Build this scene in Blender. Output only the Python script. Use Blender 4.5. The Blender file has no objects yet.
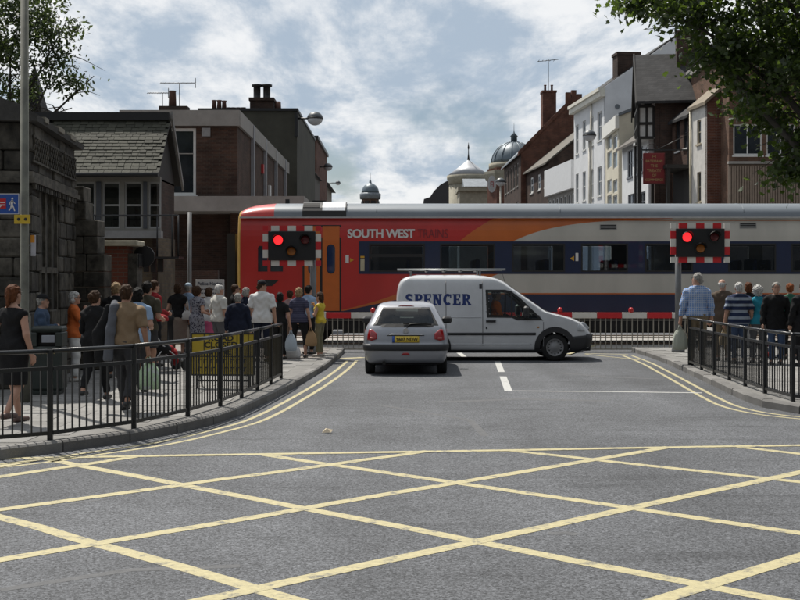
import bpy, bmesh, math, random
import numpy as np
from mathutils import Vector, Matrix
R = math.radians
random.seed(7)
SC = bpy.context.scene
COL = SC.collection

# ---------------------------------------------------------------- camera, sky, sun, exposure
F, CX, HY, CAMH = 1200.0, 400.0, 282.0, 1.8          # focal length in photo pixels, centre column, horizon row, eye height
cam_d = bpy.data.cameras.new('camera'); cam = bpy.data.objects.new('camera', cam_d); COL.objects.link(cam)
cam.location = (0, 0, CAMH); cam.rotation_euler = (R(90), 0, 0)
cam_d.sensor_width = 36; cam_d.lens = 36 * F / 800.0
cam_d.shift_y = -(300 - HY) / 800.0
cam_d.clip_start = 0.1; cam_d.clip_end = 6000
SC.camera = cam
SUN_EL, SUN_AZ = 60.0, 34.0                          # elevation, degrees left of straight ahead
def make_world():
    w = bpy.data.worlds.new('World'); SC.world = w; w.use_nodes = True
    nt = w.node_tree; N = nt.nodes; L = nt.links; N.clear()
    def nd(t, **k):
        n = N.new(t)
        for a, b in k.items(): setattr(n, a, b)
        return n
    def mth(op, a, b=None, clamp=False):
        n = nd('ShaderNodeMath', operation=op); n.use_clamp = clamp
        for i, v in enumerate((a, b)):
            if v is None: continue
            if isinstance(v, (int, float)): n.inputs[i].default_value = v
            else: L.new(v, n.inputs[i])
        return n.outputs[0]
    sky = nd('ShaderNodeTexSky', sky_type='NISHITA'); sky.sun_disc = False
    sky.sun_elevation = R(SUN_EL); sky.sun_rotation = R(-SUN_AZ)
    sky.air_density = 1.0; sky.dust_density = 1.2; sky.ozone_density = 1.3
    bs = nd('ShaderNodeBackground'); L.new(sky.outputs[0], bs.inputs[0]); bs.inputs[1].default_value = 0.07
    tc = nd('ShaderNodeTexCoord'); sp = nd('ShaderNodeSeparateXYZ'); L.new(tc.outputs['Generated'], sp.inputs[0])
    zz = mth('ADD', mth('MAXIMUM', sp.outputs[2], 0.0), 0.10)
    cb = nd('ShaderNodeCombineXYZ'); L.new(mth('DIVIDE', sp.outputs[0], zz), cb.inputs[0])
    L.new(mth('MULTIPLY', mth('DIVIDE', sp.outputs[1], zz), 0.40), cb.inputs[1]); cb.inputs[2].default_value = 3.7
    n1 = nd('ShaderNodeTexNoise'); n1.inputs['Scale'].default_value = 1.35; n1.inputs['Detail'].default_value = 9; n1.inputs['Roughness'].default_value = 0.55
    n1.inputs['Distortion'].default_value = 0.1; L.new(cb.outputs[0], n1.inputs['Vector'])
    mp = nd('ShaderNodeMapping'); mp.inputs['Location'].default_value = (2.2, 5.1, 0); L.new(cb.outputs[0], mp.inputs[0])
    n2 = nd('ShaderNodeTexNoise'); n2.inputs['Scale'].default_value = 2.6; n2.inputs['Detail'].default_value = 9; n2.inputs['Roughness'].default_value = 0.63
    n2.inputs['Distortion'].default_value = 0.15
    L.new(mp.outputs[0], n2.inputs['Vector'])
    cov = nd('ShaderNodeMapRange', interpolation_type='SMOOTHSTEP'); L.new(n1.outputs[0], cov.inputs[0])
    cov.inputs[1].default_value = 0.32; cov.inputs[2].default_value = 0.46
    shd = nd('ShaderNodeMapRange', interpolation_type='SMOOTHSTEP'); L.new(n2.outputs[0], shd.inputs[0])
    shd.inputs[1].default_value = 0.37; shd.inputs[2].default_value = 0.60
    cm = nd('ShaderNodeMix', data_type='RGBA'); L.new(shd.outputs[0], cm.inputs[0])
    cm.inputs[6].default_value = (0.45, 0.545, 0.66, 1); cm.inputs[7].default_value = (0.98, 0.99, 1.0, 1)
    dt = nd('ShaderNodeVectorMath', operation='DOT_PRODUCT'); L.new(tc.outputs['Generated'], dt.inputs[0])      # clouds scatter forward: brighter towards the sun
    dt.inputs[1].default_value = (-math.sin(R(SUN_AZ)) * math.cos(R(SUN_EL)), math.cos(R(SUN_AZ)) * math.cos(R(SUN_EL)), math.sin(R(SUN_EL)))
    hf = mth('MULTIPLY', mth('ADD', dt.outputs['Value'], 1.0), 0.5)
    bc = nd('ShaderNodeBackground'); L.new(cm.outputs[2], bc.inputs[0]); L.new(mth('ADD', mth('MINIMUM', mth('MULTIPLY', mth('MULTIPLY', hf, mth('MULTIPLY', hf, hf)), 2.45), 0.86), 0.02), bc.inputs[1])
    mx = nd('ShaderNodeMixShader'); L.new(mth('MULTIPLY', cov.outputs[0], 0.93), mx.inputs[0]); L.new(bs.outputs[0], mx.inputs[1]); L.new(bc.outputs[0], mx.inputs[2])
    out = nd('ShaderNodeOutputWorld'); L.new(mx.outputs[0], out.inputs[0])
make_world()
sd = bpy.data.lights.new('sun', 'SUN'); sun = bpy.data.objects.new('sun', sd); COL.objects.link(sun)
sd.energy = 5.0; sd.angle = R(0.53); sd.color = (1.0, 0.95, 0.87)
sv = Vector((-math.sin(R(SUN_AZ)) * math.cos(R(SUN_EL)), math.cos(R(SUN_AZ)) * math.cos(R(SUN_EL)), math.sin(R(SUN_EL))))
sun.rotation_euler = sv.to_track_quat('Z', 'Y').to_euler(); sun.location = (-20, 40, 60)
SC.view_settings.view_transform = 'Standard'; SC.view_settings.look = 'None'
SC.view_settings.exposure = 0.12; SC.view_settings.gamma = 1.0; SC.view_settings.use_curve_mapping = False
SC.cycles.use_denoising = True; SC.cycles.max_bounces = 6; SC.cycles.transparent_max_bounces = 12
SC.cycles.sample_clamp_indirect = 6

# ---------------------------------------------------------------- helpers
def px(x, y, D): return Vector(((x - CX) / F * D, D, CAMH + (HY - y) / F * D))
def gx(x, D): return (x - CX) / F * D
def gz(y, D): return CAMH + (HY - y) / F * D
def gd(x, y, z=0.0):                                  # photo pixel on a horizontal plane at height z
    D = F * (CAMH - z) / (y - HY); return Vector(((x - CX) / F * D, D, z))
KERB = 0.12
MATS = {}
def mat(name, c=(.5, .5, .5), rough=.6, metal=0., var=.14, sc=5., bump=0., bsc=30., spec=.5, coat=0., alpha=1., emit=0., trans=0., dirt=0., stretch=None):
    if name in MATS: return MATS[name]
    m = bpy.data.materials.new(name); m.use_nodes = True; MATS[name] = m
    nt = m.node_tree; b = nt.nodes['Principled BSDF']; L = nt.links
    b.inputs['Roughness'].default_value = rough; b.inputs['Metallic'].default_value = metal
    b.inputs['Specular IOR Level'].default_value = spec; b.inputs['Coat Weight'].default_value = coat
    b.inputs['Alpha'].default_value = alpha
    c4 = tuple(c) + (1,); b.inputs['Base Color'].default_value = c4
    if trans: b.inputs['Transmission Weight'].default_value = trans
    if emit: b.inputs['Emission Color'].default_value = c4; b.inputs['Emission Strength'].default_value = emit
    m.diffuse_color = c4
    tc = nt.nodes.new('ShaderNodeTexCoord'); vec = tc.outputs['Object']
    if stretch:
        mp = nt.nodes.new('ShaderNodeMapping'); mp.inputs['Scale'].default_value = stretch; L.new(vec, mp.inputs[0]); vec = mp.outputs[0]
    if var:
        n = nt.nodes.new('ShaderNodeTexNoise'); n.inputs['Scale'].default_value = sc; n.inputs['Detail'].default_value = 6; n.inputs['Roughness'].default_value = .62
        L.new(vec, n.inputs['Vector'])
        mr = nt.nodes.new('ShaderNodeMapRange'); mr.inputs[1].default_value = .3; mr.inputs[2].default_value = .7; L.new(n.outputs[0], mr.inputs[0])
        mx = nt.nodes.new('ShaderNodeMix'); mx.data_type = 'RGBA'; L.new(mr.outputs[0], mx.inputs[0])
        mx.inputs[6].default_value = tuple(v * (1 - var) for v in c) + (1,); mx.inputs[7].default_value = tuple(min(1, v * (1 + var)) for v in c) + (1,)
        o = mx.outputs[2]
        if dirt:
            n3 = nt.nodes.new('ShaderNodeTexNoise'); n3.inputs['Scale'].default_value = sc * .35; n3.inputs['Detail'].default_value = 7; n3.inputs['Roughness'].default_value = .7
            L.new(vec, n3.inputs['Vector'])
            m3 = nt.nodes.new('ShaderNodeMapRange'); m3.inputs[1].default_value = .48; m3.inputs[2].default_value = .72; m3.inputs[4].default_value = dirt; L.new(n3.outputs[0], m3.inputs[0])
            d3 = nt.nodes.new('ShaderNodeMix'); d3.data_type = 'RGBA'; L.new(m3.outputs[0], d3.inputs[0]); L.new(o, d3.inputs[6])
            d3.inputs[7].default_value = (.035, .032, .028, 1); o = d3.outputs[2]
        L.new(o, b.inputs['Base Color'])
    if bump:
        n2 = nt.nodes.new('ShaderNodeTexNoise'); n2.inputs['Scale'].default_value = bsc; n2.inputs['Detail'].default_value = 4
        L.new(vec, n2.inputs['Vector'])
        bp = nt.nodes.new('ShaderNodeBump'); bp.inputs['Strength'].default_value = bump; bp.inputs['Distance'].default_value = .01
        L.new(n2.outputs[0], bp.inputs['Height']); L.new(bp.outputs[0], b.inputs['Normal'])
    return m
def brick_mat(name, c1, c2, mortar, bw=.225, bh=.075, rough=.85):
    if name in MATS: return MATS[name]
    m = bpy.data.materials.new(name); m.use_nodes = True; MATS[name] = m
    nt = m.node_tree; b = nt.nodes['Principled BSDF']; L = nt.links; b.inputs['Roughness'].default_value = rough; b.inputs['Specular IOR Level'].default_value = .25
    tc = nt.nodes.new('ShaderNodeTexCoord'); sp = nt.nodes.new('ShaderNodeSeparateXYZ'); L.new(tc.outputs['Object'], sp.inputs[0])
    ad = nt.nodes.new('ShaderNodeMath'); ad.operation = 'ADD'; L.new(sp.outputs[0], ad.inputs[0]); L.new(sp.outputs[1], ad.inputs[1])
    cb = nt.nodes.new('ShaderNodeCombineXYZ'); L.new(ad.outputs[0], cb.inputs[0]); L.new(sp.outputs[2], cb.inputs[1])
    bt = nt.nodes.new('ShaderNodeTexBrick'); L.new(cb.outputs[0], bt.inputs['Vector'])
    bt.inputs['Scale'].default_value = 1; bt.inputs['Brick Width'].default_value = bw; bt.inputs['Row Height'].default_value = bh
    bt.inputs['Mortar Size'].default_value = .006; bt.inputs['Mortar Smooth'].default_value = .2
    bt.inputs['Color1'].default_value = tuple(c1) + (1,); bt.inputs['Color2'].default_value = tuple(c2) + (1,); bt.inputs['Mortar'].default_value = tuple(mortar) + (1,)
    n = nt.nodes.new('ShaderNodeTexNoise'); n.inputs['Scale'].default_value = 1.3; n.inputs['Detail'].default_value = 8; L.new(tc.outputs['Object'], n.inputs['Vector'])
    mr = nt.nodes.new('ShaderNodeMapRange'); mr.inputs[1].default_value = .3; mr.inputs[2].default_value = .7; mr.inputs[3].default_value = .6; mr.inputs[4].default_value = 1.25; L.new(n.outputs[0], mr.inputs[0])
    vm = nt.nodes.new('ShaderNodeVectorMath'); vm.operation = 'SCALE'; L.new(bt.outputs[0], vm.inputs[0]); L.new(mr.outputs[0], vm.inputs['Scale'])
    L.new(vm.outputs[0], b.inputs['Base Color'])
    bp = nt.nodes.new('ShaderNodeBump'); bp.inputs['Strength'].default_value = .5; bp.inputs['Distance'].default_value = .008; bp.invert = True
    L.new(bt.outputs['Fac'], bp.inputs['Height']); L.new(bp.outputs[0], b.inputs['Normal'])
    return m
def glass_mat(name, tint=(.5, .6, .6), fac=.75):
    if name in MATS: return MATS[name]
    m = bpy.data.materials.new(name); m.use_nodes = True; MATS[name] = m
    nt = m.node_tree; N = nt.nodes; L = nt.links; N.clear()
    tr = N.new('ShaderNodeBsdfTransparent'); tr.inputs[0].default_value = tuple(tint) + (1,)
    gl = N.new('ShaderNodeBsdfGlossy'); gl.inputs['Roughness'].default_value = .02; gl.inputs[0].default_value = (1, 1, 1, 1)
    fr = N.new('ShaderNodeFresnel'); fr.inputs[0].default_value = 1.5
    mx = N.new('ShaderNodeMixShader'); L.new(fr.outputs[0], mx.inputs[0]); L.new(tr.outputs[0], mx.inputs[1]); L.new(gl.outputs[0], mx.inputs[2])
    o = N.new('ShaderNodeOutputMaterial'); L.new(mx.outputs[0], o.inputs[0])
    return m
def tag(o, label=None, cat=None, group=None, kind=None):
    if label: o['label'] = label
    if cat: o['category'] = cat
    if group: o['group'] = group
    if kind: o['kind'] = kind
    return o
def empty(name, loc=(0, 0, 0), rz=0, label=None, cat=None, group=None):
    o = bpy.data.objects.new(name, None); COL.objects.link(o); o.empty_display_size = .2
    o.location = loc; o.rotation_euler = (0, 0, rz)
    return tag(o, label, cat, group)
def link(name, me, parent=None, loc=(0, 0, 0), rot=(0, 0, 0), scale=(1, 1, 1)):
    o = bpy.data.objects.new(name, me); COL.objects.link(o)
    o.location = loc; o.rotation_euler = rot; o.scale = scale
    if parent: o.parent = parent
    return o
def copy_tree(o, parent=None):
    c = o.copy(); COL.objects.link(c); c.parent = parent
    for ch in list(o.children): copy_tree(ch, c)
    return c
class MB:
    def __init__(s): s.v = []; s.f = []; s.m = []; s.sm = []
    def add(s, vs, fs, m=0, smooth=False):
        o = len(s.v); s.v += [tuple(v) for v in vs]
        s.f += [tuple(i + o for i in f) for f in fs]; s.m += [m] * len(fs); s.sm += [smooth] * len(fs); return s
    def box(s, x0, x1, y0, y1, z0, z1, m=0):
        vs = [(x, y, z) for z in (z0, z1) for y in (y0, y1) for x in (x0, x1)]
        return s.add(vs, [(0, 2, 3, 1), (4, 5, 7, 6), (0, 1, 5, 4), (2, 6, 7, 3), (0, 4, 6, 2), (1, 3, 7, 5)], m)
    def bbox(s, x0, x1, y0, y1, z0, z1, b=.01, m=0):   # chamfered box (all vertical and top/bottom edges)
        ring = lambda i: [(x0 + b + i, y0 + i), (x1 - b - i, y0 + i), (x1 - i, y0 + b + i), (x1 - i, y1 - b - i), (x1 - b - i, y1 - i), (x0 + b + i, y1 - i), (x0 + i, y1 - b - i), (x0 + i, y0 + b + i)]
        rs = [(b * .7, z0), (0, z0 + b), (0, z1 - b), (b * .7, z1)]
        vs = [(x, y, z) for i, z in rs for x, y in ring(i)]
        fs = [tuple(range(7, -1, -1)), tuple(range(24, 32))]
        for k in range(3):
            for i in range(8): fs.append((k * 8 + i, k * 8 + (i + 1) % 8, k * 8 + 8 + (i + 1) % 8, k * 8 + 8 + i))
        return s.add(vs, fs, m)
    def obox(s, p0, p1, w, h, m=0, up=(0, 0, 1)):      # beam from p0 to p1
        p0 = Vector(p0); p1 = Vector(p1); d = (p1 - p0).normalized(); u = Vector(up)
        if abs(d.dot(u)) > .95: u = Vector((0, 1, 0))
        a = d.cross(u).normalized() * w / 2; b = a.cross(d).normalized() * h / 2
        vs = [p + sa * a + sb * b for p in (p0, p1) for sa, sb in ((-1, -1), (1, -1), (1, 1), (-1, 1))]
        return s.add(vs, [(0, 1, 2, 3), (7, 6, 5, 4), (0, 4, 5, 1), (1, 5, 6, 2), (2, 6, 7, 3), (3, 7, 4, 0)], m)
    def tube(s, pts, r, n=8, m=0, caps=True, smooth=True):
        pts = [Vector(p) for p in pts]; rs = r if isinstance(r, (list, tuple)) else [r] * len(pts)
        vs = []; a = None
        for i, p in enumerate(pts):
            d = (pts[min(i + 1, len(pts) - 1)] - pts[max(i - 1, 0)]).normalized()
            if a is None: a = d.orthogonal().normalized()
            else: a = (a - d * a.dot(d)).normalized()
            b = d.cross(a)
            vs += [p + (a * math.cos(t) + b * math.sin(t)) * rs[i] for t in (2 * math.pi * k / n for k in range(n))]
        fs = [(i * n + k, i * n + (k + 1) % n, (i + 1) * n + (k + 1) % n, (i + 1) * n + k) for i in range(len(pts) - 1) for k in range(n)]
        s.add(vs, fs, m, smooth)
        if caps:
            o = len(s.v) - len(vs); s.f += [tuple(o + k for k in range(n - 1, -1, -1)), tuple(o + (len(pts) - 1) * n + k for k in range(n))]; s.m += [m, m]; s.sm += [False, False]
        return s
    def lathe(s, prof, c=(0, 0, 0), n=20, m=0, smooth=True, axis='z', caps=True):
        vs = []
        for r, z in prof:
            for k in range(n):
                t = 2 * math.pi * k / n; q = (r * math.cos(t), r * math.sin(t), z)
                if axis == 'x': q = (z, q[0], q[1])
                if axis == 'y': q = (q[0], z, q[1])
                vs.append((q[0] + c[0], q[1] + c[1], q[2] + c[2]))
        fs = [(i * n + k, i * n + (k + 1) % n, (i + 1) * n + (k + 1) % n, (i + 1) * n + k) for i in range(len(prof) - 1) for k in range(n)]
        s.add(vs, fs, m, smooth)
        if not caps: return s
        o = len(s.v) - len(vs); s.f += [tuple(o + k for k in range(n - 1, -1, -1)), tuple(o + (len(prof) - 1) * n + k for k in range(n))]; s.m += [m, m]; s.sm += [False, False]
        return s
    def prism(s, poly, axis, a, b, m=0):               # polygon extruded along an axis; poly in the two other coordinates in x,y,z order
        n = len(poly)
        def P(q, t): return (t, q[0], q[1]) if axis == 'x' else ((q[0], t, q[1]) if axis == 'y' else (q[0], q[1], t))
        vs = [P(q, a) for q in poly] + [P(q, b) for q in poly]
        fs = [tuple(range(n)), tuple(range(2 * n - 1, n - 1, -1))] + [(i, i + n, (i + 1) % n + n, (i + 1) % n) for i in range(n)]
        return s.add(vs, fs, m)
    def quad(s, a, b, c, d, m=0): return s.add([a, b, c, d], [(0, 1, 2, 3)], m)
    def mesh(s, name, mats):
        me = bpy.data.meshes.new(name); me.from_pydata(s.v, [], s.f)
        for q in (mats if isinstance(mats, (list, tuple)) else [mats]): me.materials.append(q)
        me.polygons.foreach_set('material_index', s.m); me.polygons.foreach_set('use_smooth', s.sm)
        bm = bmesh.new(); bm.from_mesh(me); bmesh.ops.recalc_face_normals(bm, faces=bm.faces); bm.to_mesh(me); bm.free()
        me.update(); return me
    def build(s, name, mats, parent=None, loc=(0, 0, 0), rot=(0, 0, 0)): return link(name, s.mesh(name, mats), parent, loc, rot)
def text_mesh(txt, size, depth=.003, bold=0., sx=1., spacing=1.0, align='CENTER'):
    cu = bpy.data.curves.new('lettering', 'FONT'); cu.body = txt; cu.size = size; cu.extrude = depth; cu.offset = bold
    cu.align_x = align; cu.align_y = 'CENTER'; cu.space_character = spacing; cu.resolution_u = 3
    o = bpy.data.objects.new('lettering', cu); COL.objects.link(o); bpy.context.view_layer.update()
    me = bpy.data.meshes.new_from_object(o.evaluated_get(bpy.context.evaluated_depsgraph_get()))
    bpy.data.objects.remove(o); bpy.data.curves.remove(cu)
    if sx != 1: me.transform(Matrix.Diagonal((sx, 1, 1, 1)))
    return me
def lettering(name, txt, size, material, parent, loc, rot=(R(90), 0, 0), **k):   # default: upright, read from -Y
    me = text_mesh(txt, size, **k); me.materials.clear(); me.materials.append(material)
    return link(name, me, parent, loc, rot)
# ---------------------------------------------------------------- ground, road, pavements, markings
def asphalt():
    m = bpy.data.materials.new('asphalt'); m.use_nodes = True; nt = m.node_tree; N = nt.nodes; L = nt.links; b = N['Principled BSDF']
    tc = N.new('ShaderNodeTexCoord'); v = tc.outputs['Object']
    def noise(s, d=5, r=.6, vec=None):
        n = N.new('ShaderNodeTexNoise'); n.inputs['Scale'].default_value = s; n.inputs['Detail'].default_value = d; n.inputs['Roughness'].default_value = r; L.new(vec or v, n.inputs['Vector']); return n.outputs[0]
    def ramp(x, a, bb, c, d):
        q = N.new('ShaderNodeMapRange'); L.new(x, q.inputs[0])
        for i, t in enumerate((a, bb, c, d)): q.inputs[i + 1].default_value = t
        return q.outputs[0]
    def mul(a, c):
        q = N.new('ShaderNodeMath'); q.operation = 'MULTIPLY'; L.new(a, q.inputs[0]); L.new(c, q.inputs[1]); return q.outputs[0]
    big = ramp(noise(.30, 6, .62), .36, .64, .78, 1.16)
    mid = ramp(noise(2.2, 6, .7), .3, .7, .88, 1.12)
    fine = ramp(noise(30, 5, .85), .36, .64, .55, 1.45)
    vo = N.new('ShaderNodeTexVoronoi'); vo.feature = 'DISTANCE_TO_EDGE'; vo.inputs['Scale'].default_value = .42
    ds = N.new('ShaderNodeVectorMath'); ds.operation = 'ADD'; n3 = N.new('ShaderNodeTexNoise'); n3.inputs['Scale'].default_value = 1.5; n3.inputs['Detail'].default_value = 5; L.new(v, n3.inputs['Vector'])
    L.new(v, ds.inputs[0]); L.new(n3.outputs[1], ds.inputs[1]); L.new(ds.outputs[0], vo.inputs['Vector'])
    crack = ramp(vo.outputs['Distance'], .003, .008, .72, 1.0)
    msk = ramp(noise(.5, 3), .56, .62, 0, 1)
    cm = N.new('ShaderNodeMix'); cm.data_type = 'FLOAT'; L.new(msk, cm.inputs[0]); cm.inputs[2].default_value = 1; L.new(crack, cm.inputs[3])
    mp = N.new('ShaderNodeMapping'); mp.inputs['Scale'].default_value = (.9, .06, 1); L.new(v, mp.inputs[0])
    wear = ramp(noise(1.0, 3, .5, mp.outputs[0]), .35, .65, .86, 1.10)
    mp2 = N.new('ShaderNodeMapping'); mp2.inputs['Scale'].default_value = (.25, 2.4, 1); mp2.inputs['Rotation'].default_value = (0, 0, .12); L.new(v, mp2.inputs[0])
    stain = ramp(noise(1.3, 6, .65, mp2.outputs[0]), .56, .72, 1.0, .62)
    vc = N.new('ShaderNodeTexVoronoi'); vc.inputs['Scale'].default_value = 85; L.new(v, vc.inputs['Vector']); sx_ = N.new('ShaderNodeSeparateColor'); L.new(vc.outputs['Color'], sx_.inputs[0])
    chip = ramp(sx_.outputs[0], 0, 1, .38, 1.62)
    k = mul(chip, mul(mul(mul(mul(big, mid), mul(fine, cm.outputs[0])), wear), stain))
    vm = N.new('ShaderNodeVectorMath'); vm.operation = 'SCALE'; vm.inputs[0].default_value = (.086, .0895, .0965); L.new(k, vm.inputs['Scale'])
    L.new(vm.outputs[0], b.inputs['Base Color']); b.inputs['Roughness'].default_value = .82; b.inputs['Specular IOR Level'].default_value = .35
    bp = N.new('ShaderNodeBump'); bp.inputs['Strength'].default_value = .5; bp.inputs['Distance'].default_value = .006; L.new(noise(75, 2), bp.inputs['Height']); L.new(bp.outputs[0], b.inputs['Normal'])
    return m
def paint(name, c, wear=.55):
    m = bpy.data.materials.new(name); m.use_nodes = True; nt = m.node_tree; N = nt.nodes; L = nt.links; b = N['Principled BSDF']; b.inputs['Roughness'].default_value = .75
    tc = N.new('ShaderNodeTexCoord')
    def nz(s, d, lo, hi, a=0, bb=1, r=.65):
        n = N.new('ShaderNodeTexNoise'); n.inputs['Scale'].default_value = s; n.inputs['Detail'].default_value = d; n.inputs['Roughness'].default_value = r; L.new(tc.outputs['Object'], n.inputs['Vector'])
        q = N.new('ShaderNodeMapRange'); L.new(n.outputs[0], q.inputs[0]); q.inputs[1].default_value = lo; q.inputs[2].default_value = hi; q.inputs[3].default_value = a; q.inputs[4].default_value = bb; return q.outputs[0]
    mx = N.new('ShaderNodeMix'); mx.data_type = 'RGBA'; L.new(nz(7, 9, wear, wear + .10, 0, .85, .75), mx.inputs[0]); mx.inputs[7].default_value = (.1, .1, .1, 1)
    mx2 = N.new('ShaderNodeMix'); mx2.data_type = 'RGBA'; L.new(nz(22, 4, .35, .65), mx2.inputs[0])
    mx2.inputs[6].default_value = tuple(v * .78 for v in c) + (1,); mx2.inputs[7].default_value = tuple(c) + (1,)
    L.new(mx2.outputs[2], mx.inputs[6]); L.new(mx.outputs[2], b.inputs['Base Color'])
    return m
M_ASPH = asphalt(); M_YEL = paint('yellow_road_paint', (.43, .38, .215), .525); M_WHT = paint('white_road_paint', (.46, .46, .44), .58)
def rnd_mat(name, c, var=.2, rough=.8, bump=.3, bsc=60, nv=.18, ns=3.5):
    if name in MATS: return MATS[name]
    m = mat(name, c, rough, var=nv, sc=ns, bump=bump, bsc=bsc, spec=.3)
    nt = m.node_tree; N = nt.nodes; L = nt.links; b = N['Principled BSDF']; src = b.inputs['Base Color'].links[0].from_socket
    oi = N.new('ShaderNodeObjectInfo'); mr = N.new('ShaderNodeMapRange'); mr.inputs[3].default_value = 1 - var; mr.inputs[4].default_value = 1 + var; L.new(oi.outputs['Random'], mr.inputs[0])
    vm = N.new('ShaderNodeVectorMath'); vm.operation = 'SCALE'; L.new(src, vm.inputs[0]); L.new(mr.outputs[0], vm.inputs['Scale']); L.new(vm.outputs[0], b.inputs['Base Color'])
    return m
M_SLAB = rnd_mat('concrete_slab', (.205, .20, .19), .13); M_KERB = rnd_mat('granite_kerb', (.16, .155, .148), .22); M_PAVE = mat('pavement_bed', (.165, .16, .15), .9, var=.2, sc=4, bump=.3)
M_BLOCK = rnd_mat('paving_block', (.20, .18, .165), .14)

tag(MB().quad((-900, -60, -.06), (900, -60, -.06), (900, 2500, -.06), (-900, 2500, -.06)).build('ground', mat('earth', (.12, .115, .10), .95, var=.3, sc=.2)), kind='structure')
tag(MB().quad((-60, -20, 0), (60, -20, 0), (60, 31.9, 0), (-60, 31.9, 0)).build('road', M_ASPH), kind='structure')
tag(MB().quad((-3.2, 40.6, 0), (9.5, 40.6, 0), (9.5, 240, 0), (-3.2, 240, 0)).build('road', M_ASPH), kind='structure')
KL = [(-30, 9.4), (-10, 9.8), (-7.2, 10.3), (-5.4, 11.1), (-4.04, 12.13), (-3.5, 12.82), (-3.0, 13.5), (-2.62, 14.4), (-2.25, 15.65), (-1.94, 18.6), (-1.66, 22.5), (-1.5, 26.0), (-1.44, 29.0), (-1.42, 31.0)]
KR = [(5.98, 31.0), (5.95, 28.5), (5.86, 26.3), (5.70, 24.2), (5.47, 21.4), (5.24, 18.6), (5.2, 17.2), (5.45, 16.35), (6.2, 15.7), (7.6, 15.2), (10, 15.0), (30, 14.9)]
def smooth_line(P, step=.15):
    P = [Vector(p) for p in P]; out = []
    for i in range(len(P) - 1):
        p0, p1, p2, p3 = P[max(i - 1, 0)], P[i], P[i + 1], P[min(i + 2, len(P) - 1)]
        n = max(2, int((p2 - p1).length / step))
        # centripetal-ish Hermite
        l = (p2 - p1).length; m1 = (p2 - p0).normalized() * l; m2 = (p3 - p1).normalized() * l
        for k in range(n):
            t = k / n; out.append((2*t**3-3*t*t+1)*p1 + (t**3-2*t*t+t)*m1 + (-2*t**3+3*t*t)*p2 + (t**3-t*t)*m2)
    out.append(P[-1]); return out
def offset_line(L, d):                                # positive = to the left of travel
    o = []
    for i, p in enumerate(L):
        t = (L[min(i + 1, len(L) - 1)] - L[max(i - 1, 0)]).normalized(); o.append(p + Vector((-t.y, t.x)) * d)
    return o
def resample(L, s):
    out = [L[0]]; acc = 0
    for a, b in zip(L, L[1:]):
        d = (b - a).length
        while acc + d >= s:
            r = (s - acc) / d; a = a + (b - a) * r; out.append(a); d = (b - a).length; acc = 0
        acc += d
    return out
SL = smooth_line(KL); SR = smooth_line(KR)
def pavement(line, back, inner):
    poly = [(p.x, p.y) for p in offset_line(line, .14 * inner)] + back
    return tag(MB().prism(poly, 'z', -.03, KERB - .007).build('pavement', M_PAVE), kind='structure')
PAV_L = pavement(SL, [(-4.4, 31.0), (-30, 31.0)], 1)
PAV_R = pavement(SR, [(30, 31.0)], 1)
def kerbs(line, parent, side):
    pts = resample(line, .92); 
    for a, b in zip(pts, pts[1:]):
        d = (b - a); l = d.length; t = d / l; n = Vector((-t.y, t.x)) * side
        g = .008 + random.random() * .006; dz = random.uniform(-.006, .004); dx = random.uniform(-.006, .006)
        a2 = a + t * g + n * dx; b2 = b - t * g + n * dx
        q = [a2, b2, b2 + n * .15, a2 + n * .15]; ins = [q[0] + n * .022, q[1] + n * .022, q[2], q[3]]
        mb = MB(); vs = [(p.x, p.y, -.05) for p in q] + [(p.x, p.y, KERB - .022 + dz) for p in q] + [(p.x, p.y, KERB + dz) for p in ins]
        fs = [(0, 1, 5, 4), (1, 2, 6, 5), (2, 3, 7, 6), (3, 0, 4, 7), (4, 5, 9, 8), (5, 6, 10, 9), (6, 7, 11, 10), (7, 4, 8, 11), (8, 9, 10, 11)]
        mb.add(vs, fs); mb.build('kerb_stone', M_KERB, parent)
kerbs([p for p in SL if p.x > -7.5], PAV_L, 1); kerbs([p for p in SR if p.x < 10], PAV_R, 1)
def inside(pt, poly):
    c = False; n = len(poly)
    for i in range(n):
        a = poly[i]; b = poly[i - 1]
        if (a[1] > pt[1]) != (b[1] > pt[1]) and pt[0] < (b[0] - a[0]) * (pt[1] - a[1]) / (b[1] - a[1]) + a[0]: c = not c
    return c
def slabs(parent, line, back, x0, x1, y0, y1, w, l, name, m, lim, skip=None, stagger=.5):
    poly = [(p.x, p.y) for p in offset_line(line, .17)] + back
    h = .014; me = MB().bbox(-w / 2 + .004, w / 2 - .004, -l / 2 + .004, l / 2 - .004, -h, 0, .004).mesh(name, m); c = []
    j = 0; y = y0
    while y < y1:
        x = x0 + (w * stagger if j % 2 else 0)
        while x < x1:
            if all(inside((x + sx * w / 2, y + sy * l / 2), poly) for sx in (-1, 1) for sy in (-1, 1)) and not (skip and skip(x, y)): c.append((x, y))
            x += w
        y += l; j += 1
    c.sort(key=lambda p: p[0] ** 2 + p[1] ** 2)
    for x, y in c[:lim]: link(name, me, parent, (x, y, KERB + random.uniform(-.002, .002)), (random.uniform(-.004, .004), random.uniform(-.004, .004), random.uniform(-.004, .004)))
    if len(c) > lim:
        mb = MB()
        for x, y in c[lim:]: mb.box(x - w / 2 + .004, x + w / 2 - .004, y - l / 2 + .004, y + l / 2 - .004, KERB - h, KERB)
        tag(mb.build(name, m, parent), kind='stuff')
slabs(PAV_L, SL, [(-1.6, 31), (-30, 31.0)], -8.6, -1.5, 10.4, 26.0, .62, .62, 'paving_slab', M_SLAB, 300, lambda x, y: x < -5.6 and y > 17.8)
slabs(PAV_L, SL, [(-1.6, 31), (-30, 31.0)], -7, -1.4, 26.1, 31.0, .42, .30, 'paving_block', M_BLOCK, 120)
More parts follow.
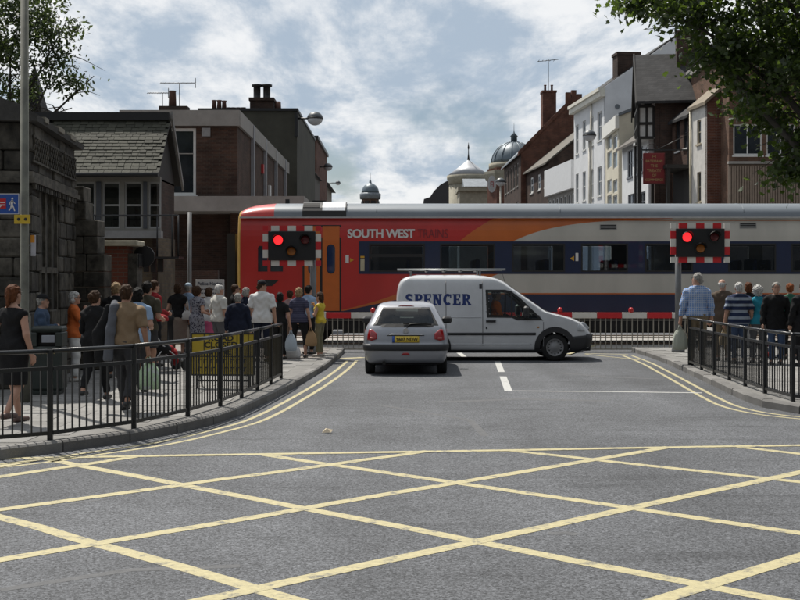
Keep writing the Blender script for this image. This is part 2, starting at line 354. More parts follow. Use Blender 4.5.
slabs(PAV_R, SR, [(30, 31.0)], 5.3, 11.5, 15, 30.9, .62, .62, 'paving_slab', M_SLAB, 260)
# yellow box, double yellow lines, white lines
def strip(mb, P, w, z):
    P = [Vector(p) for p in P]; vs = []
    for i, p in enumerate(P):
        t = (P[min(i + 1, len(P) - 1)] - P[max(i - 1, 0)]).normalized(); n = Vector((-t.y, t.x)) * w / 2
        vs += [(p.x - n.x, p.y - n.y, z), (p.x + n.x, p.y + n.y, z)]
    mb.add(vs, [(2 * i, 2 * i + 1, 2 * i + 3, 2 * i + 2) for i in range(len(P) - 1)])
def g2(x, y): q = gd(x, y); return Vector((q.x, q.y))
def ext(a, b, e0, e1):
    d = (b - a).normalized(); a2 = a - d * e0; b2 = b + d * e1
    n = 14; return [a2 + (b2 - a2) * (i / n) + Vector((random.uniform(-.012, .012), random.uniform(-.012, .012))) for i in range(n + 1)]
mb = MB(); W = .128
for a, b, e0, e1 in (((0, 517), (295, 600), 1.2, 3.5), ((47, 459), (780, 600), 0, 3.5), ((265, 455), (800, 533), 0, 4), ((505, 450), (800, 482), 0, 3), ((740, 447), (800, 454), 0, 3)): strip(mb, ext(g2(*a), g2(*b), e0, e1), W, .0016)
for a, b, e0, e1 in (((135, 457), (0, 477), 0, 2), ((430, 451), (0, 510), 0, 1.5), ((670, 447), (0, 560), 0, 2), ((800, 472), (205, 600), 3, 3.5), ((800, 557), (660, 600), 4, 3.5)): strip(mb, ext(g2(*a), g2(*b), e0, e1), W, .0028)
A = g2(47, 458); B = g2(800, 445.5); strip(mb, ext(A, B, .6, 4.5), W, .0040); strip(mb, ext(A, g2(-40, 474), .0, 4), W, .0052)
tag(mb.build('box_junction_marking', M_YEL), kind='structure')
def clipline(L, y0, y1): return [p for p in L if y0 <= p.y <= y1]
mb = MB()
for o in (-.26, -.47): strip(mb, [p for p in offset_line(SL, o) if p.x > -6.5 and p.y < 27.6], .068, .0016)
strip(mb, [g2(342, 358.5), g2(364, 357.5)], .30, .0028)
for o in (-.30, -.52): strip(mb, [p for p in offset_line(SR, o) if p.x < 9 and p.y < 29.4], .068, .0016)
strip(mb, [g2(628, 354.5), g2(585, 353.5)], .12, .0028); strip(mb, [g2(640, 360), g2(585, 354.3)], .08, .0040)
for a, b in (((3.9, 29.6), (5.4, 34.2)),): strip(mb, [a, b], .11, .024); strip(mb, [(a[0] + .25, a[1]), (b[0] + .25, b[1])], .11, .024)
tag(mb.build('yellow_line_marking', M_YEL), kind='structure')
mb = MB()
strip(mb, [g2(497.5, 361.5), g2(501.5, 372)], .13, .0016); strip(mb, [g2(503, 376.5), g2(508.5, 391)], .13, .0016)
strip(mb, [g2(508, 391), g2(600, 391.6), g2(702, 393)], .11, .0028)
strip(mb, [(1.55, 28.6), (1.5, 30.6)], .13, .0016)
tag(mb.build('white_line_marking', M_WHT), kind='structure')
# repaired strips of tarmac
mb = MB(); 
for pts, w in (([(440, 402), (520, 399), (610, 401)], .22), ([(560, 373), (610, 377), (660, 379)], .16), ([(380, 405), (470, 420), (485, 436)], .10), ([(0, 590), (130, 570), (240, 566)], .09), ([(548, 533), (556, 533.5), (566, 533), (578, 534.5)], .10), ([(60, 505), (100, 500)], .05)):
    strip(mb, [g2(*p) for p in pts], w, .0009)
tag(mb.build('tarmac_repair', mat('tar', (.082, .083, .086), .8, var=.3, sc=14, bump=.4, bsc=70)), kind='structure')
# litter on the road
lp = gd(327, 433); me = MB()
me.add([(-.06, -.02, .0), (.05, -.03, .005), (.07, .03, .03), (-.02, .05, .045), (0, 0, .05)], [(0, 1, 4), (1, 2, 4), (2, 3, 4), (3, 0, 4)])
tag(me.build('litter_scrap', mat('paper', (.5, .42, .3), .8), loc=(lp.x, lp.y, .006)), 'small crumpled buff paper scrap lying on the open road', 'litter')

# ---- level crossing and railway
TY = 35.15                                            # track centre
M_DECK = rnd_mat('crossing_panel', (.30, .29, .27), .1); M_RAIL = mat('rail_steel', (.22, .17, .13), .4, .8)
M_BALL = mat('ballast', (.20, .18, .16), .95, var=.5, sc=30, bump=1., bsc=50)
tag(MB().box(-4.0, 9.4, 31.88, 40.7, -.05, .008).build('level_crossing', mat('crossing_bed', (.1, .1, .1), .9)), kind='structure')
DECK = bpy.data.objects['level_crossing']
dk = MB().bbox(-.595, .595, -.4, .4, 0, .02, .006)
dme = dk.mesh('crossing_panel', M_DECK)
for i in range(11):
    for k in range(10):
        link('crossing_panel', dme, DECK, (-3.3 + i * 1.2, 32.3 + k * .84, .0))
for x0, x1 in ((-60, -4.02), (9.42, 60)): tag(MB().box(x0, x1, 31.9, 40.7, -.05, .01).build('track_bed', M_BALL), kind='structure')
for yy in (TY - .7175, TY + .7175, TY + 3.0, TY + 4.435):
    tag(MB().box(-60, 60, yy - .035, yy + .035, -.02, .055).build('rail', M_RAIL), kind='structure')
for x0, x1 in ((-12, -3.22), (9.52, 24)):
    tag(MB().box(x0, x1, 40.75, 230, -.03, KERB).build('pavement', M_SLAB), kind='structure')
# ---------------------------------------------------------------- buildings
M_PANE = mat('window_pane', (.018, .022, .026), .06, var=.5, sc=1.2, spec=.6)
M_FRW = mat('white_frame', (.62, .62, .60), .5, var=.08); M_FRD = mat('dark_frame', (.03, .03, .032), .5)
M_SLATE = brick_mat('slate', (.048, .047, .048), (.030, .030, .032), (.012, .012, .012), .26, .13, .75)
M_LEAD = mat('lead', (.16, .18, .20), .5, .3, var=.25, sc=2)
M_WREND = mat('white_render', (.70, .71, .72), .8, var=.07, sc=1.5, bump=.1, dirt=.12)
M_CREAM = mat('cream_render', (.60, .56, .45), .8, var=.08, sc=1.5, dirt=.1)
M_RED = brick_mat('red_brick', (.15, .06, .038), (.10, .042, .03), (.15, .12, .10))
M_BRN = brick_mat('brown_brick', (.085, .045, .031), (.052, .030, .022), (.085, .07, .058))
M_DKB = brick_mat('dark_brick', (.07, .042, .032), (.045, .03, .025), (.07, .06, .05))
M_YLB = brick_mat('buff_brick', (.20, .14, .085), (.13, .09, .06), (.16, .14, .12))
M_CONC = mat('pale_fascia', (.29, .275, .255), .8, var=.1, sc=2, dirt=.25)
M_STONE = mat('ashlar', (.30, .28, .22), .85, var=.18, sc=2, dirt=.25)
M_BLK = mat('black_paint', (.012, .012, .013), .45, var=.2); M_TIMB = mat('black_timber', (.018, .016, .014), .7)
M_POT = mat('chimney_pot', (.12, .06, .045), .8)
class Bld:
    def __init__(s, name, label, F_, N_, cat='building', group=None):
        s.F = Vector(F_); s.N = Vector(N_); d = s.N - s.F; s.L = d.length; s.u = d / s.L; s.v = Vector((-s.u.y, s.u.x))
        s.o = empty(name, (s.F.x, s.F.y, 0), math.atan2(d.y, d.x), label, cat, group)
    def _hit(s, O, d, x):
        k = (x - CX) / F; return (k * O.y - O.x) / (d.x - k * d.y)
    def at(s, x, y):
        t = s._hit(s.F, s.u, x); D = s.F.y + s.u.y * t; return t, gz(y, D)
    def atr(s, x, y):
        t = s._hit(s.N, s.v, x); D = s.N.y + s.v.y * t; return t, gz(y, D)
    def P(s, face):
        L = s.L
        return {'front': lambda u, z, d=0: (u, d, z), 'right': lambda u, z, d=0: (L - d, u, z), 'left': lambda u, z, d=0: (d, u, z)}[face]
    def wall(s, face, u0, u1, z0, z1, m, ops=(), rev=.14, name='wall', off=0., parent=None):
        P0 = s.P(face); P = lambda u, z, d=0: P0(u, z, d - off)
        us = sorted({u0, u1, *[o[0] for o in ops], *[o[1] for o in ops]}); zs = sorted({z0, z1, *[o[2] for o in ops], *[o[3] for o in ops]}); mb = MB()
        for a, b in zip(us, us[1:]):
            for c, d in zip(zs, zs[1:]):
                cu, cz = (a + b) / 2, (c + d) / 2
                if any(o[0] < cu < o[1] and o[2] < cz < o[3] for o in ops): continue
                mb.quad(P(a, c), P(b, c), P(b, d), P(a, d))
        for o in ops:
            q = [(o[0], o[2]), (o[1], o[2]), (o[1], o[3]), (o[0], o[3])]
            for i in range(4): mb.quad(P(*q[i]), P(*q[(i + 1) % 4]), P(*q[(i + 1) % 4], rev), P(*q[i], rev))
        for (ua, za), (ub, zb) in (((u0, z0), (u1, z0)), ((u1, z0), (u1, z1)), ((u1, z1), (u0, z1)), ((u0, z1), (u0, z0))): mb.quad(P(ua, za), P(ub, zb), P(ub, zb, .25), P(ua, za, .25))
        return mb.build(name, m, parent or s.o)
    def window(s, face, o, nx=1, nz=2, fm=None, fw=.05, rev=.1, sill=True, off=0., pane=None):
        P0 = s.P(face); u0, u1, z0, z1 = o; P = lambda u, z, d: P0(u, z, d - off)
        def bx(mb, a, b, c, d, e, f):
            vs = [P(u, z, k) for k in (e, f) for z in (c, d) for u in (a, b)]
            mb.add(vs, [(0, 1, 3, 2), (4, 6, 7, 5), (0, 4, 5, 1), (2, 3, 7, 6), (0, 2, 6, 4), (1, 5, 7, 3)])
        mb = MB(); e, f = rev - .045, rev + .01
        bx(mb, u0, u0 + fw, z0, z1, e, f); bx(mb, u1 - fw, u1, z0, z1, e, f); bx(mb, u0 + fw, u1 - fw, z0, z0 + fw, e, f); bx(mb, u0 + fw, u1 - fw, z1 - fw, z1, e, f)
        for i in range(1, nx): c = u0 + (u1 - u0) * i / nx; bx(mb, c - fw * .4, c + fw * .4, z0 + fw, z1 - fw, e + .004, f)
        for i in range(1, nz): c = z0 + (z1 - z0) * i / nz; bx(mb, u0 + fw, u1 - fw, c - fw * .35, c + fw * .35, e + .008, f)
        w = mb.build('window', fm or M_FRW, s.o)
        p = MB(); p.quad(P(u0 + .01, z0 + .01, rev - .012), P(u1 - .01, z0 + .01, rev - .012), P(u1 - .01, z1 - .01, rev - .012), P(u0 + .01, z1 - .01, rev - .012)); p.build('pane', pane or M_PANE, w)
        if sill:
            q = MB(); bx(q, u0 - .06, u1 + .06, z0 - .09, z0 + .004, -.06, rev - .05); q.build('sill', fm if fm and fm is not M_FRD else M_FRW, w)
        return w
    def part(s, name, mb, m): return mb.build(name, m, s.o)
    def gable_roof(s, W, ze, zr, m, ov=.25, x0=None, x1=None, th=.14, gm=None):
        x0 = -.1 if x0 is None else x0; x1 = s.L + .1 if x1 is None else x1; sl = (zr - ze) / (W / 2)
        pf = [(-ov, ze - ov * sl), (W / 2, zr), (W + ov, ze - ov * sl), (W + ov, ze - ov * sl + th), (W / 2, zr + th), (-ov, ze - ov * sl + th)]
        r = s.part('roof', MB().prism(pf, 'x', x0, x1), m)
        if gm:
            for xx in (.02, s.L - .02):
                g = MB(); g.prism([(0.02, ze - .4), (W - .02, ze - .4), (W - .02, ze - .01), (W / 2, zr - .02), (.02, ze - .01)], 'x', xx - .1, xx + .019); s.part('gable', g, gm)
        return r
    def chimney(s, roof, x, y, w, d, z0, z1, m, pots=2):
        mb = MB().box(x - w / 2, x + w / 2, y - d / 2, y + d / 2, z0, z1 - .18).box(x - w / 2 - .06, x + w / 2 + .06, y - d / 2 - .06, y + d / 2 + .06, z1 - .18, z1)
        c = mb.build('chimney', m, roof)
        for i in range(pots):
            q = MB(); yy = y + (i - (pots - 1) / 2) * (d / max(1, pots)); q.lathe([(.11, z1), (.10, z1 + .5), (.13, z1 + .52), (.13, z1 + .6)], (x, yy, 0), 10); q.build('chimney_pot', M_POT, roof)
        return c
    def back(s, W, z0, z1, m):                        # hidden back and flank walls close the volume
        s.part('rear_wall', MB().box(.26, s.L - .26, W - .2, W, z0, z1).box(0.005, .25, .26, W, z0, z1 - .002), m)

def fp(x, D): return (gx(x, D), D)
# --- right-hand side, nearest first -------------------------------------------------
# modern brick building behind the tree, facing the camera
b = Bld('brick_office', 'modern brown brick office with ribbed lower cladding behind the leafy tree', fp(729, 56), (34, 56))
zt = 12.6; zs = gz(124, 56), gz(155, 56)
ops = [(.2 + i * 1.55, 1.55 + i * 1.55, zs[1], zs[0]) for i in range(4)] + [(.2, 6, .4, 3.2)]
M_OFF = brick_mat('office_brick', (.17, .095, .062), (.12, .068, .046), (.15, .12, .10))
b.wall('front', 0, b.L, zs[1] - .4, zt, M_OFF, [o for o in ops if o[2] > 4]); 
for o in ops[:4]: b.window('front', o, 2, 1, M_FRW, .07)
rb = MB()
for i in range(150): rb.box(i * .12, i * .12 + .075, -.07, .05, 3.6, zs[1] - .52)
tag(b.part('ribbed_cladding', rb, mat('ribbed_concrete', (.24, .19, .15), .9, var=.2, sc=3, dirt=.15)), kind='stuff')
b.part('cladding_back', MB().box(0, b.L, -.02, .2, .12, zs[1] - .44), mat('cladding_back', (.16, .12, .095), .9))
b.part('window_sill', MB().box(-.05, 7, -.12, .1, zs[1] - .42, zs[1] - .3), M_CONC)
b.part('side_wall', MB().box(.005, .25, .26, 16, 0, zt - .01), M_OFF); b.part('roof', MB().box(-.15, b.L, -.2, 16, zt, zt + .35), M_CONC)

# white-painted house with brick gable, and its brown brick neighbour, one terrace
b = Bld('white_brick_house', 'narrow white painted house with red brick end wall above the train', fp(691, 59.6), fp(707, 57.4))
zeF = gz(104, 58.0)
W = 7.0; o1 = (*sorted((b.at(697, 0)[0], b.at(701, 0)[0])), b.at(699, 144)[1], b.at(699, 120)[1]); o2 = (o1[0], o1[1], b.at(699, 202)[1], b.at(699, 172)[1])
b.wall('front', 0, b.L, .12, zeF, mat('white_painted_brick', (.62, .60, .56), .85, var=.12, sc=3, bump=.5, bsc=25, dirt=.15), [o1, o2])
for o in (o1, o2): b.window('front', o, 1, 2, mat('cream_frame', (.40, .35, .26), .6), .06)
b.part('end_wall', MB().prism([(.0, .12), (W, .12), (W, zeF), (W / 2, zeF + 2.9), (0, zeF)], 'x', b.L - .25, b.L + .01), M_RED)
b.back(W, .12, zeF, M_RED)
r = b.gable_roof(W, zeF, zeF + 3.0, mat('tan_tiles', (.20, .165, .12), .8, var=.25, sc=4, bump=.6, bsc=14), .15, th=.16)
b.part('drainpipe', MB().tube([(.08, -.07, .2), (.08, -.07, zeF)], .05), mat('cream_pipe', (.5, .45, .33), .5))

b = Bld('brown_brick_house', 'brown brick house with two tall dark sash windows beside the pub', fp(672.2, 62.6), fp(690.7, 59.75))
zeB = zeF - .25; W = 7.5
ops = [(*sorted((b.at(xa, 0)[0], b.at(xb, 0)[0])), b.at(xa, yb)[1], b.at(xa, ya)[1]) for xa, xb, ya, yb in ((675.5, 680, 122, 152), (683.5, 688, 117, 149))]
b.wall('front', 0, b.L, .12, zeB, M_BRN, ops)
for o in ops: b.window('front', o, 1, 2, M_FRD, .05)
b.back(W, .12, zeB, M_BRN); r = b.gable_roof(W, zeB, zeB + 3.1, M_SLATE, .2)
z = b.at(680, 168)[1]
b.part('shop_canopy', MB().box(.3, b.L + .2, -1.3, -.005, z - .18, z).box(.3, .45, -1.25, -1.1, .12, z - .18).box(b.L, b.L + .15, -1.25, -1.1, .12, z - .18).box(.35, b.L + .1, -.06, -.003, 1, z - .2), M_TIMB)

# pub: gable end with timber oriel towards the street
Dp = 63.0
b = Bld('timbered_pub', 'black and white timbered pub with jettied oriel and slate gable roof', fp(650, Dp + 4.6), fp(655, Dp))
ze = gz(95, Dp); L = b.L; zr = gz(57, Dp + 2.3); Wp = 8.0; x0 = 0
b.wall('front', 0, L, .12, ze, M_DKB, [(L - 2.0, L - .6, 4.2, 6.6), (.8, 2.2, 4.2, 6.6)])
for o in ((L - 2.0, L - .6, 4.2, 6.6), (.8, 2.2, 4.2, 6.6)): b.window('front', o, 3, 3, M_FRW, .05)
b.part('gable', MB().prism([(0.03, ze), (L - .03, ze), (L / 2, zr - .15)], 'y', -.55, -.4), M_TIMB)
b.part('side_wall', MB().box(L - .2, L, .26, Wp, .12, ze), M_DKB)
rf = MB(); t = .14; pr = [(-.45, ze - .5), (L / 2, zr), (L + .45, ze - .5), (L + .45, ze - .5 + t), (L / 2, zr + t), (-.45, ze - .5 + t)]
rf.prism(pr, 'y', -.95, Wp)
roof = b.part('roof', rf, M_SLATE)
MB().prism([(-.5, ze - .75), (L / 2, zr - .12), (L + .5, ze - .75), (L + .5, ze - .45), (L / 2, zr + .2), (-.5, ze - .45)], 'y', -1.03, -.955).build('bargeboard', M_TIMB, roof)
b.chimney(roof, L / 2 + .2, 2.0, 1.1, 1.5, zr - 1.2, gz(33, Dp + 2), M_DKB, 0)
# oriel
oz0, oz1 = gz(137, Dp), ze - .55
orl = b.part('oriel', MB().box(.7, L - .25, -.85, -.002, oz0, oz1), mat('oriel_plaster', (.55, .55, .53), .8, dirt=.1))
tb = MB()
for i in range(5): c = .7 + (L - .95) * i / 4; tb.box(c - .07, c + .07, -.89, -.78, oz0 - .02, oz1 + .02)
for zz in (oz0, oz0 + .75, oz1): tb.box(.66, L - .21, -.895, -.775, zz - .07, zz + .07); tb.box(L - .33, L - .205, -.775, -.05, zz - .07, zz + .07)
for yy in (-.84, -.42, -.06): tb.box(L - .34, L - .215, yy - .06, yy + .06, oz0, oz1)
tb.build('timber_frame', M_TIMB, orl)
for i in range(4):
    a = .7 + (L - .95) * i / 4 + .1; q = MB().box(a, a + (L - .95) / 4 - .2, -.865, -.85, oz0 + .85, oz1 - .1); q.build('pane', M_PANE, orl)
b.part('post', MB().box(L + .02, L + .18, -.9, -.7, .12, oz0).box(.7, .86, -.9, -.7, .12, oz0), M_TIMB)
# hanging pub sign
Ds = 60.0; pc = px(654, 168.5, Ds); sw, sh = 22 / F * Ds, 31 / F * Ds
s_ = empty('pub_sign', (pc.x, pc.y, pc.z - sh / 2), 0, 'dark red hanging pub sign lettered in gold on an iron bracket', 'sign')
bo = MB().bbox(-sw / 2, sw / 2, -.04, .04, 0, sh, .02).build('board', mat('sign_red', (.17, .012, .014), .55, var=.1), s_)
MB().box(-sw / 2 + .01, sw / 2 - .01, -.055, -.04, .0, .05).box(-sw / 2 + .01, -sw / 2 + .05, -.0545, -.04, .04, sh - .02).box(sw / 2 - .05, sw / 2 - .01, -.0545, -.04, .04, sh - .02).build('frame', mat('sign_frame', (.09, .01, .01), .5), bo)
br = MB().box(-sw / 2 - .1, 1.75, -.03, .03, sh + .12, sh + .19).tube([(-.4, 0, sh), (-.4, 0, sh + .14)], .015).tube([(.4, 0, sh), (.4, 0, sh + .14)], .015)
br.tube([(1.65, 0, sh + .9), (.2, 0, sh + .18)], .02).box(1.68, 1.8, -.05, .05, sh - 1.2, sh + 1)
for i in range(7): a = i / 6 * math.pi; br.tube([(-.1 + .28 * math.cos(a), 0, sh + .2 + .28 * math.sin(a)), (-.1 + .28 * math.cos(a + .5), 0, sh + .2 + .28 * math.sin(a + .5))], .015)
br.build('bracket', M_BLK, s_)
gold = mat('gold_leaf', (.30, .20, .08), .5, var=.1)
for t, z, k in (('BATEMANS', 1.13, .17), ('THE', .90, .19), ('TREATY', .66, .20), ('OF', .43, .17), ('COMMERCE', .20, .165)): lettering('lettering', t, k, gold, bo, (0, -.045, z / 1.55 * sh), bold=.004)
em = MB()
for k in (-.10, .06): em.box(k, k + .03, -.046, -.041, sh - .25, sh - .1)
em.box(-.10, .09, -.046, -.041, sh - .19, sh - .16).build('emblem', gold, bo)

# small white house with slate roof
b = Bld('small_white_house', 'low white rendered house with dark slate roof next to the pub', fp(622, 70.5), fp(648.5, 64.2))
ze = gz(134, 64.2); W = 6.5
ops = []
for xa, xb, ya, yb in ((627.6, 632.6, 151, 178), (637.5, 643, 148, 174), (628, 635, 195, 214), (638.5, 645.5, 193, 212)):
    ua = b.at(xa, 0)[0]; ub = b.at(xb, 0)[0]; ops.append((ua, ub, b.at(xa, yb)[1], b.at(xa, ya)[1]))
b.wall('front', 0, b.L, .12, ze, M_WREND, ops)
for o in ops: b.window('front', o, 2, 2, mat('grey_frame', (.12, .13, .15), .5), .07)
b.back(W, .12, ze, M_WREND); b.part('end_wall', MB().box(b.L - .24, b.L - .002, .26, W, .12, ze), M_WREND)
b.gable_roof(W, ze, ze + 2.6, mat('brown_slate', (.10, .09, .08), .8, var=.3, sc=5, bump=.7, bsc=16), .35, gm=M_WREND)
b.part('security_light', MB().box(b.L - 2.0, b.L - 1.6, -.35, -.003, ze - .42, ze - .28), M_FRW)

# cream modern block with sloping parapet
b = Bld('cream_shop_block', 'cream modern shop block with sloping parapet and gridded windows', fp(605.6, 76.5), fp(619, 71.0))
zc = gz(116, 71.0); ops = []
for xa, xb in ((607.3, 611.6), (613.0, 617.4)):
    for ya, yb in ((137, 151), (153, 170), (181, 194), (196, 214)):
        ops.append((b.at(xa, 0)[0], b.at(xb, 0)[0], b.at(xa, yb)[1] + .03, b.at(xa, ya)[1]))
b.wall('front', 0, b.L, .12, zc, M_CREAM, ops)
for o in ops: b.window('front', o, 1, 1, M_FRW, .07, sill=False, pane=mat('pale_pane', (.20, .24, .28), .08, var=.3, sc=2))
b.part('fascia', MB().box(-.05, b.L + .02, -.22, -.004, b.at(612, 134)[1], zc + .05), mat('white_fascia', (.72, .71, .66), .6, var=.05))
e = b.atr(650, 100); z1 = gz(101, 71 + 1)
b.part('end_wall', MB().prism([(.0, .12), (9, .12), (9, zc + 2.6), (2.0, zc + .75), (0, zc + .0)], 'x', b.L - .25, b.L + .02), M_CREAM)
b.part('roof', MB().prism([(-.05, zc), (2.0, zc + .76), (9, zc + 2.62), (9, zc + 2.85), (2.0, zc + .95), (-.05, zc + .16)], 'x', 0, b.L + .1), M_LEAD)

# tall white Georgian front
b = Bld('tall_white_house', 'tall white rendered house with cornice, four bays and big end chimney', fp(574, 86.0), fp(605, 77.6))
ze = gz(91, 77.6); W = 9.5; ops = []
for xa, xb in ((575.8, 578.6), (582.6, 585.8), (589.8, 593.4), (597.4, 601.6)):
    for r0, r1 in ((124.5, 153), (174.5, 203)):
        k = (602 - xa); dy = k * .6 if r0 < 150 else k * .32
        ya = (110 if r0 < 150 else 166) + dy; ops.append((b.at(xa, 0)[0], b.at(xb, 0)[0], b.at(xa, ya + 29)[1], b.at(xa, ya)[1]))
b.wall('front', 0, b.L, .12, ze, M_WREND, ops)
for o in ops: b.window('front', o, 2, 2, M_FRW, .08, rev=.12, pane=mat('blue_pane', (.12, .15, .19), .07, var=.3, sc=2))
b.part('cornice', MB().box(-.1, b.L + .1, -.35, -.002, ze - .35, ze).box(-.1, b.L + .1, -.45, -.002, ze, ze + .22), mat('cornice', (.66, .64, .56), .7))
b.part('downpipe', MB().tube([(b.L * .62, -.09, 1), (b.L * .62, -.09, ze - .3)], .05), M_CREAM)
M_SHADEW = mat('gable_shade_white', (.66, .67, .69), .8, var=.08, sc=1, dirt=.12)  # render white turned darker and bluer: the end wall's shade in its colour
b.part('end_wall', MB().prism([(.0, .12), (W, .12), (W, ze), (W / 2, ze + 3.6), (0, ze + .3)], 'x', b.L - .25, b.L + .01), M_SHADEW)
rf = b.gable_roof(W, ze + .2, ze + 3.6, M_SLATE, .1, x1=b.L - .26); b.back(W, .12, ze, M_WREND)
b.chimney(rf, b.L - 1.2, 1.75, 1.2, 1.5, ze, gz(52, 78.4), M_DKB, 0)
b.part('gable_vent', MB().lathe([(.16, b.L + .011), (.16, b.L + .06)], (0, .8, ze - 1.0), 10, axis='x'), M_LEAD)

# low white-fascia shop, dark brick houses behind
b = Bld('white_fascia_shop', 'low shop with broad white fascia panel beyond the tall white house', fp(548, 97), fp(575, 88))
z0, z1 = b.at(560, 193)[1], b.at(560, 166)[1]
b.wall('front', 0, b.L, .12, z0, M_CONC, [(i * b.L / 7 + .2, (i + 1) * b.L / 7 - .2, .5, z0 - .3) for i in range(7)])
for i in range(7): b.window('front', (i * b.L / 7 + .2, (i + 1) * b.L / 7 - .2, .5, z0 - .3), 1, 2, M_FRW, .08, sill=False)
b.part('fascia', MB().box(-.05, b.L + .02, -.3, .2, z0, z1), mat('fascia_white', (.66, .67, .68), .6, var=.05)); b.part('roof', MB().box(0, b.L, .21, 7, z0, z1 - .1), M_LEAD); b.part('side_wall', MB().box(b.L - .2, b.L - .003, .27, 7, .12, z0), M_BRN)

b = Bld('slate_roof_house', 'brown brick house with three white sashes under a long slate roof', fp(526, 108), fp(549, 98))
ze = gz(161, 98); W = 8; ops = []
for xa in (530.4, 537.6, 544.6):
    dy = (549 - xa) * .42; ops.append((b.at(xa, 0)[0], b.at(xa + 2.8, 0)[0], b.at(xa, 186 + dy)[1], b.at(xa, 173 + dy - 3)[1]))
b.wall('front', 0, b.L, .12, ze, M_DKB, ops)
for o in ops: b.window('front', o, 1, 2, M_FRW, .16)
b.back(W, .12, ze, M_DKB); b.part('end_wall', MB().prism([(.02, .12), (W, .12), (W, ze), (W / 2, ze + 3.2), (.02, ze)], 'x', b.L - .25, b.L - .004), M_DKB)
b.gable_roof(W, ze, ze + 3.3, mat('tan_slate', (.12, .108, .09), .8, var=.25, sc=3), .3)

b = Bld('dark_gable_house', 'large dark brick house with steep gable, chimney and aerial', fp(504, 122), fp(521, 108))
ze = gz(152, 108); W = 9.2; zr = gz(95, 108)
ops = [(1.2 + i * 2.4, 2.3 + i * 2.4, zz, zz + 2.2) for i in range(int(b.L / 2.5)) for zz in (ze - 2.9, ze - 6.5)]
b.wall('front', 0, b.L, .12, ze, M_DKB, ops)
for o in ops: b.window('front', o, 1, 2, mat('dull_frame', (.30, .29, .27), .6), .1)
b.part('end_wall', MB().prism([(.0, .12), (W, .12), (W, ze), (W / 2, zr - .5), (0, ze)], 'x', b.L - .3, b.L + .01), M_RED)
b.back(W, .12, ze, M_DKB); rf = b.gable_roof(W, ze, zr - .6, M_LEAD, .3, x1=b.L - .31)
sp = MB(); k_ = (zr - .5 - ze) / (W / 2)
sp.prism([(-.25, ze - .25 * k_ - .1), (W / 2, zr - .6), (W / 2, zr - .15), (-.25, ze - .25 * k_ + .3)], 'x', b.L - .34, b.L + .06)
for i in range(3): sp.box(b.L - .36, b.L + .08, W / 2 - .55 + i * .5, W / 2 - .1 + i * .5, zr - .8, zr + (.25, .45, .1)[i])
b.part('gable_coping', sp, M_RED)
c = b.chimney(rf, b.L - 3.2, 2.95, 1.3, 1.25, ze + .5, gz(91, 111), M_RED, 2)
an = px(549, 82, 113); t = b.atr(549, 82)
ae = MB(); ax, ay = b.L - 3.2, 2.95; zc = gz(91, 111); ae.tube([(ax, ay, zc), (ax, ay, zc + 3.0)], .03).tube([(ax - .2, ay - 1.0, zc + 2.8), (ax + .2, ay + .9, zc + 2.95)], .03)
for i in range(5): ae.tube([(ax - .3, ay - .9 + i * .35, zc + 2.85), (ax + .35, ay - .9 + i * .35, zc + 2.85)], .02)
ae.build('aerial', M_BLK, rf)

# domed corner building
Dd = 134; X0 = gx(487, Dd); rr = 22.5 / F * Dd
o = empty('domed_building', (gx(514, Dd), Dd, 0), 0, 'brick corner building with blue-grey ribbed dome and lantern', 'building')
zb = gz(164, Dd)
MB().lathe([(rr * 1.18, 0), (rr * 1.18, zb - .6)], n=8, smooth=False).build('wall', M_RED, o)
MB().lathe([(rr * 1.26, zb - 1.9), (rr * 1.32, zb - 1.2), (rr * 1.32, zb - .9), (rr * 1.22, zb - .85)], n=8, smooth=False).lathe([(rr * 1.12, zb - .6), (rr * 1.12, zb)], n=16).build('cornice', M_STONE, o)
M_DOME = mat('dome_lead', (.10, .13, .155), .45, .2, var=.2, sc=1)
dm = MB().lathe([(rr * math.cos(a), zb + rr * .98 * math.sin(a)) for a in [i * math.pi / 2 / 10 for i in range(10)]], n=28).build('dome', M_DOME, o)
rib = MB()
for k in range(14):
    t = 2 * math.pi * k / 14
    rib.tube([(1.01 * rr * math.cos(a) * math.cos(t), 1.01 * rr * math.cos(a) * math.sin(t), zb + rr * .985 * math.sin(a)) for a in [i * math.pi / 2 / 8 for i in range(8)]], .06, 5)
rib.build('rib', M_DOME, dm)
MB().lathe([(.36, zb + rr * .92), (.34, zb + rr + .5), (.46, zb + rr + .55), (.1, zb + rr + .95), (.03, zb + rr + 1.2), (.02, zb + rr + 2.1)], n=10).build('lantern', M_DOME, o)
# oval hanging sign
oc = px(492, 184, 120)
ov = empty('oval_sign', (oc.x, oc.y, oc.z), 0, 'pale oval hanging sign with faded red device beneath the dome', 'sign')
pts = [(.42 * math.cos(t), .85 * math.sin(t)) for t in [i * math.pi / 12 for i in range(24)]]
MB().prism(pts, 'y', -.05, .05).build('board', mat('oval_white', (.5, .5, .5), .5), ov)
MB().box(-.17, -.07, -.06, -.051, -.25, .3).box(-.07, .16, -.062, -.051, .16, .26).box(-.07, .13, -.062, -.051, -.08, .02).box(.08, .17, -.06, -.051, -.3, .16).build('device', mat('faded_red', (.36, .12, .12), .6), ov)
MB().tube([(.42, 0, .2), (1.8, .2, .2)], .04).build('bracket', M_BLK, ov)
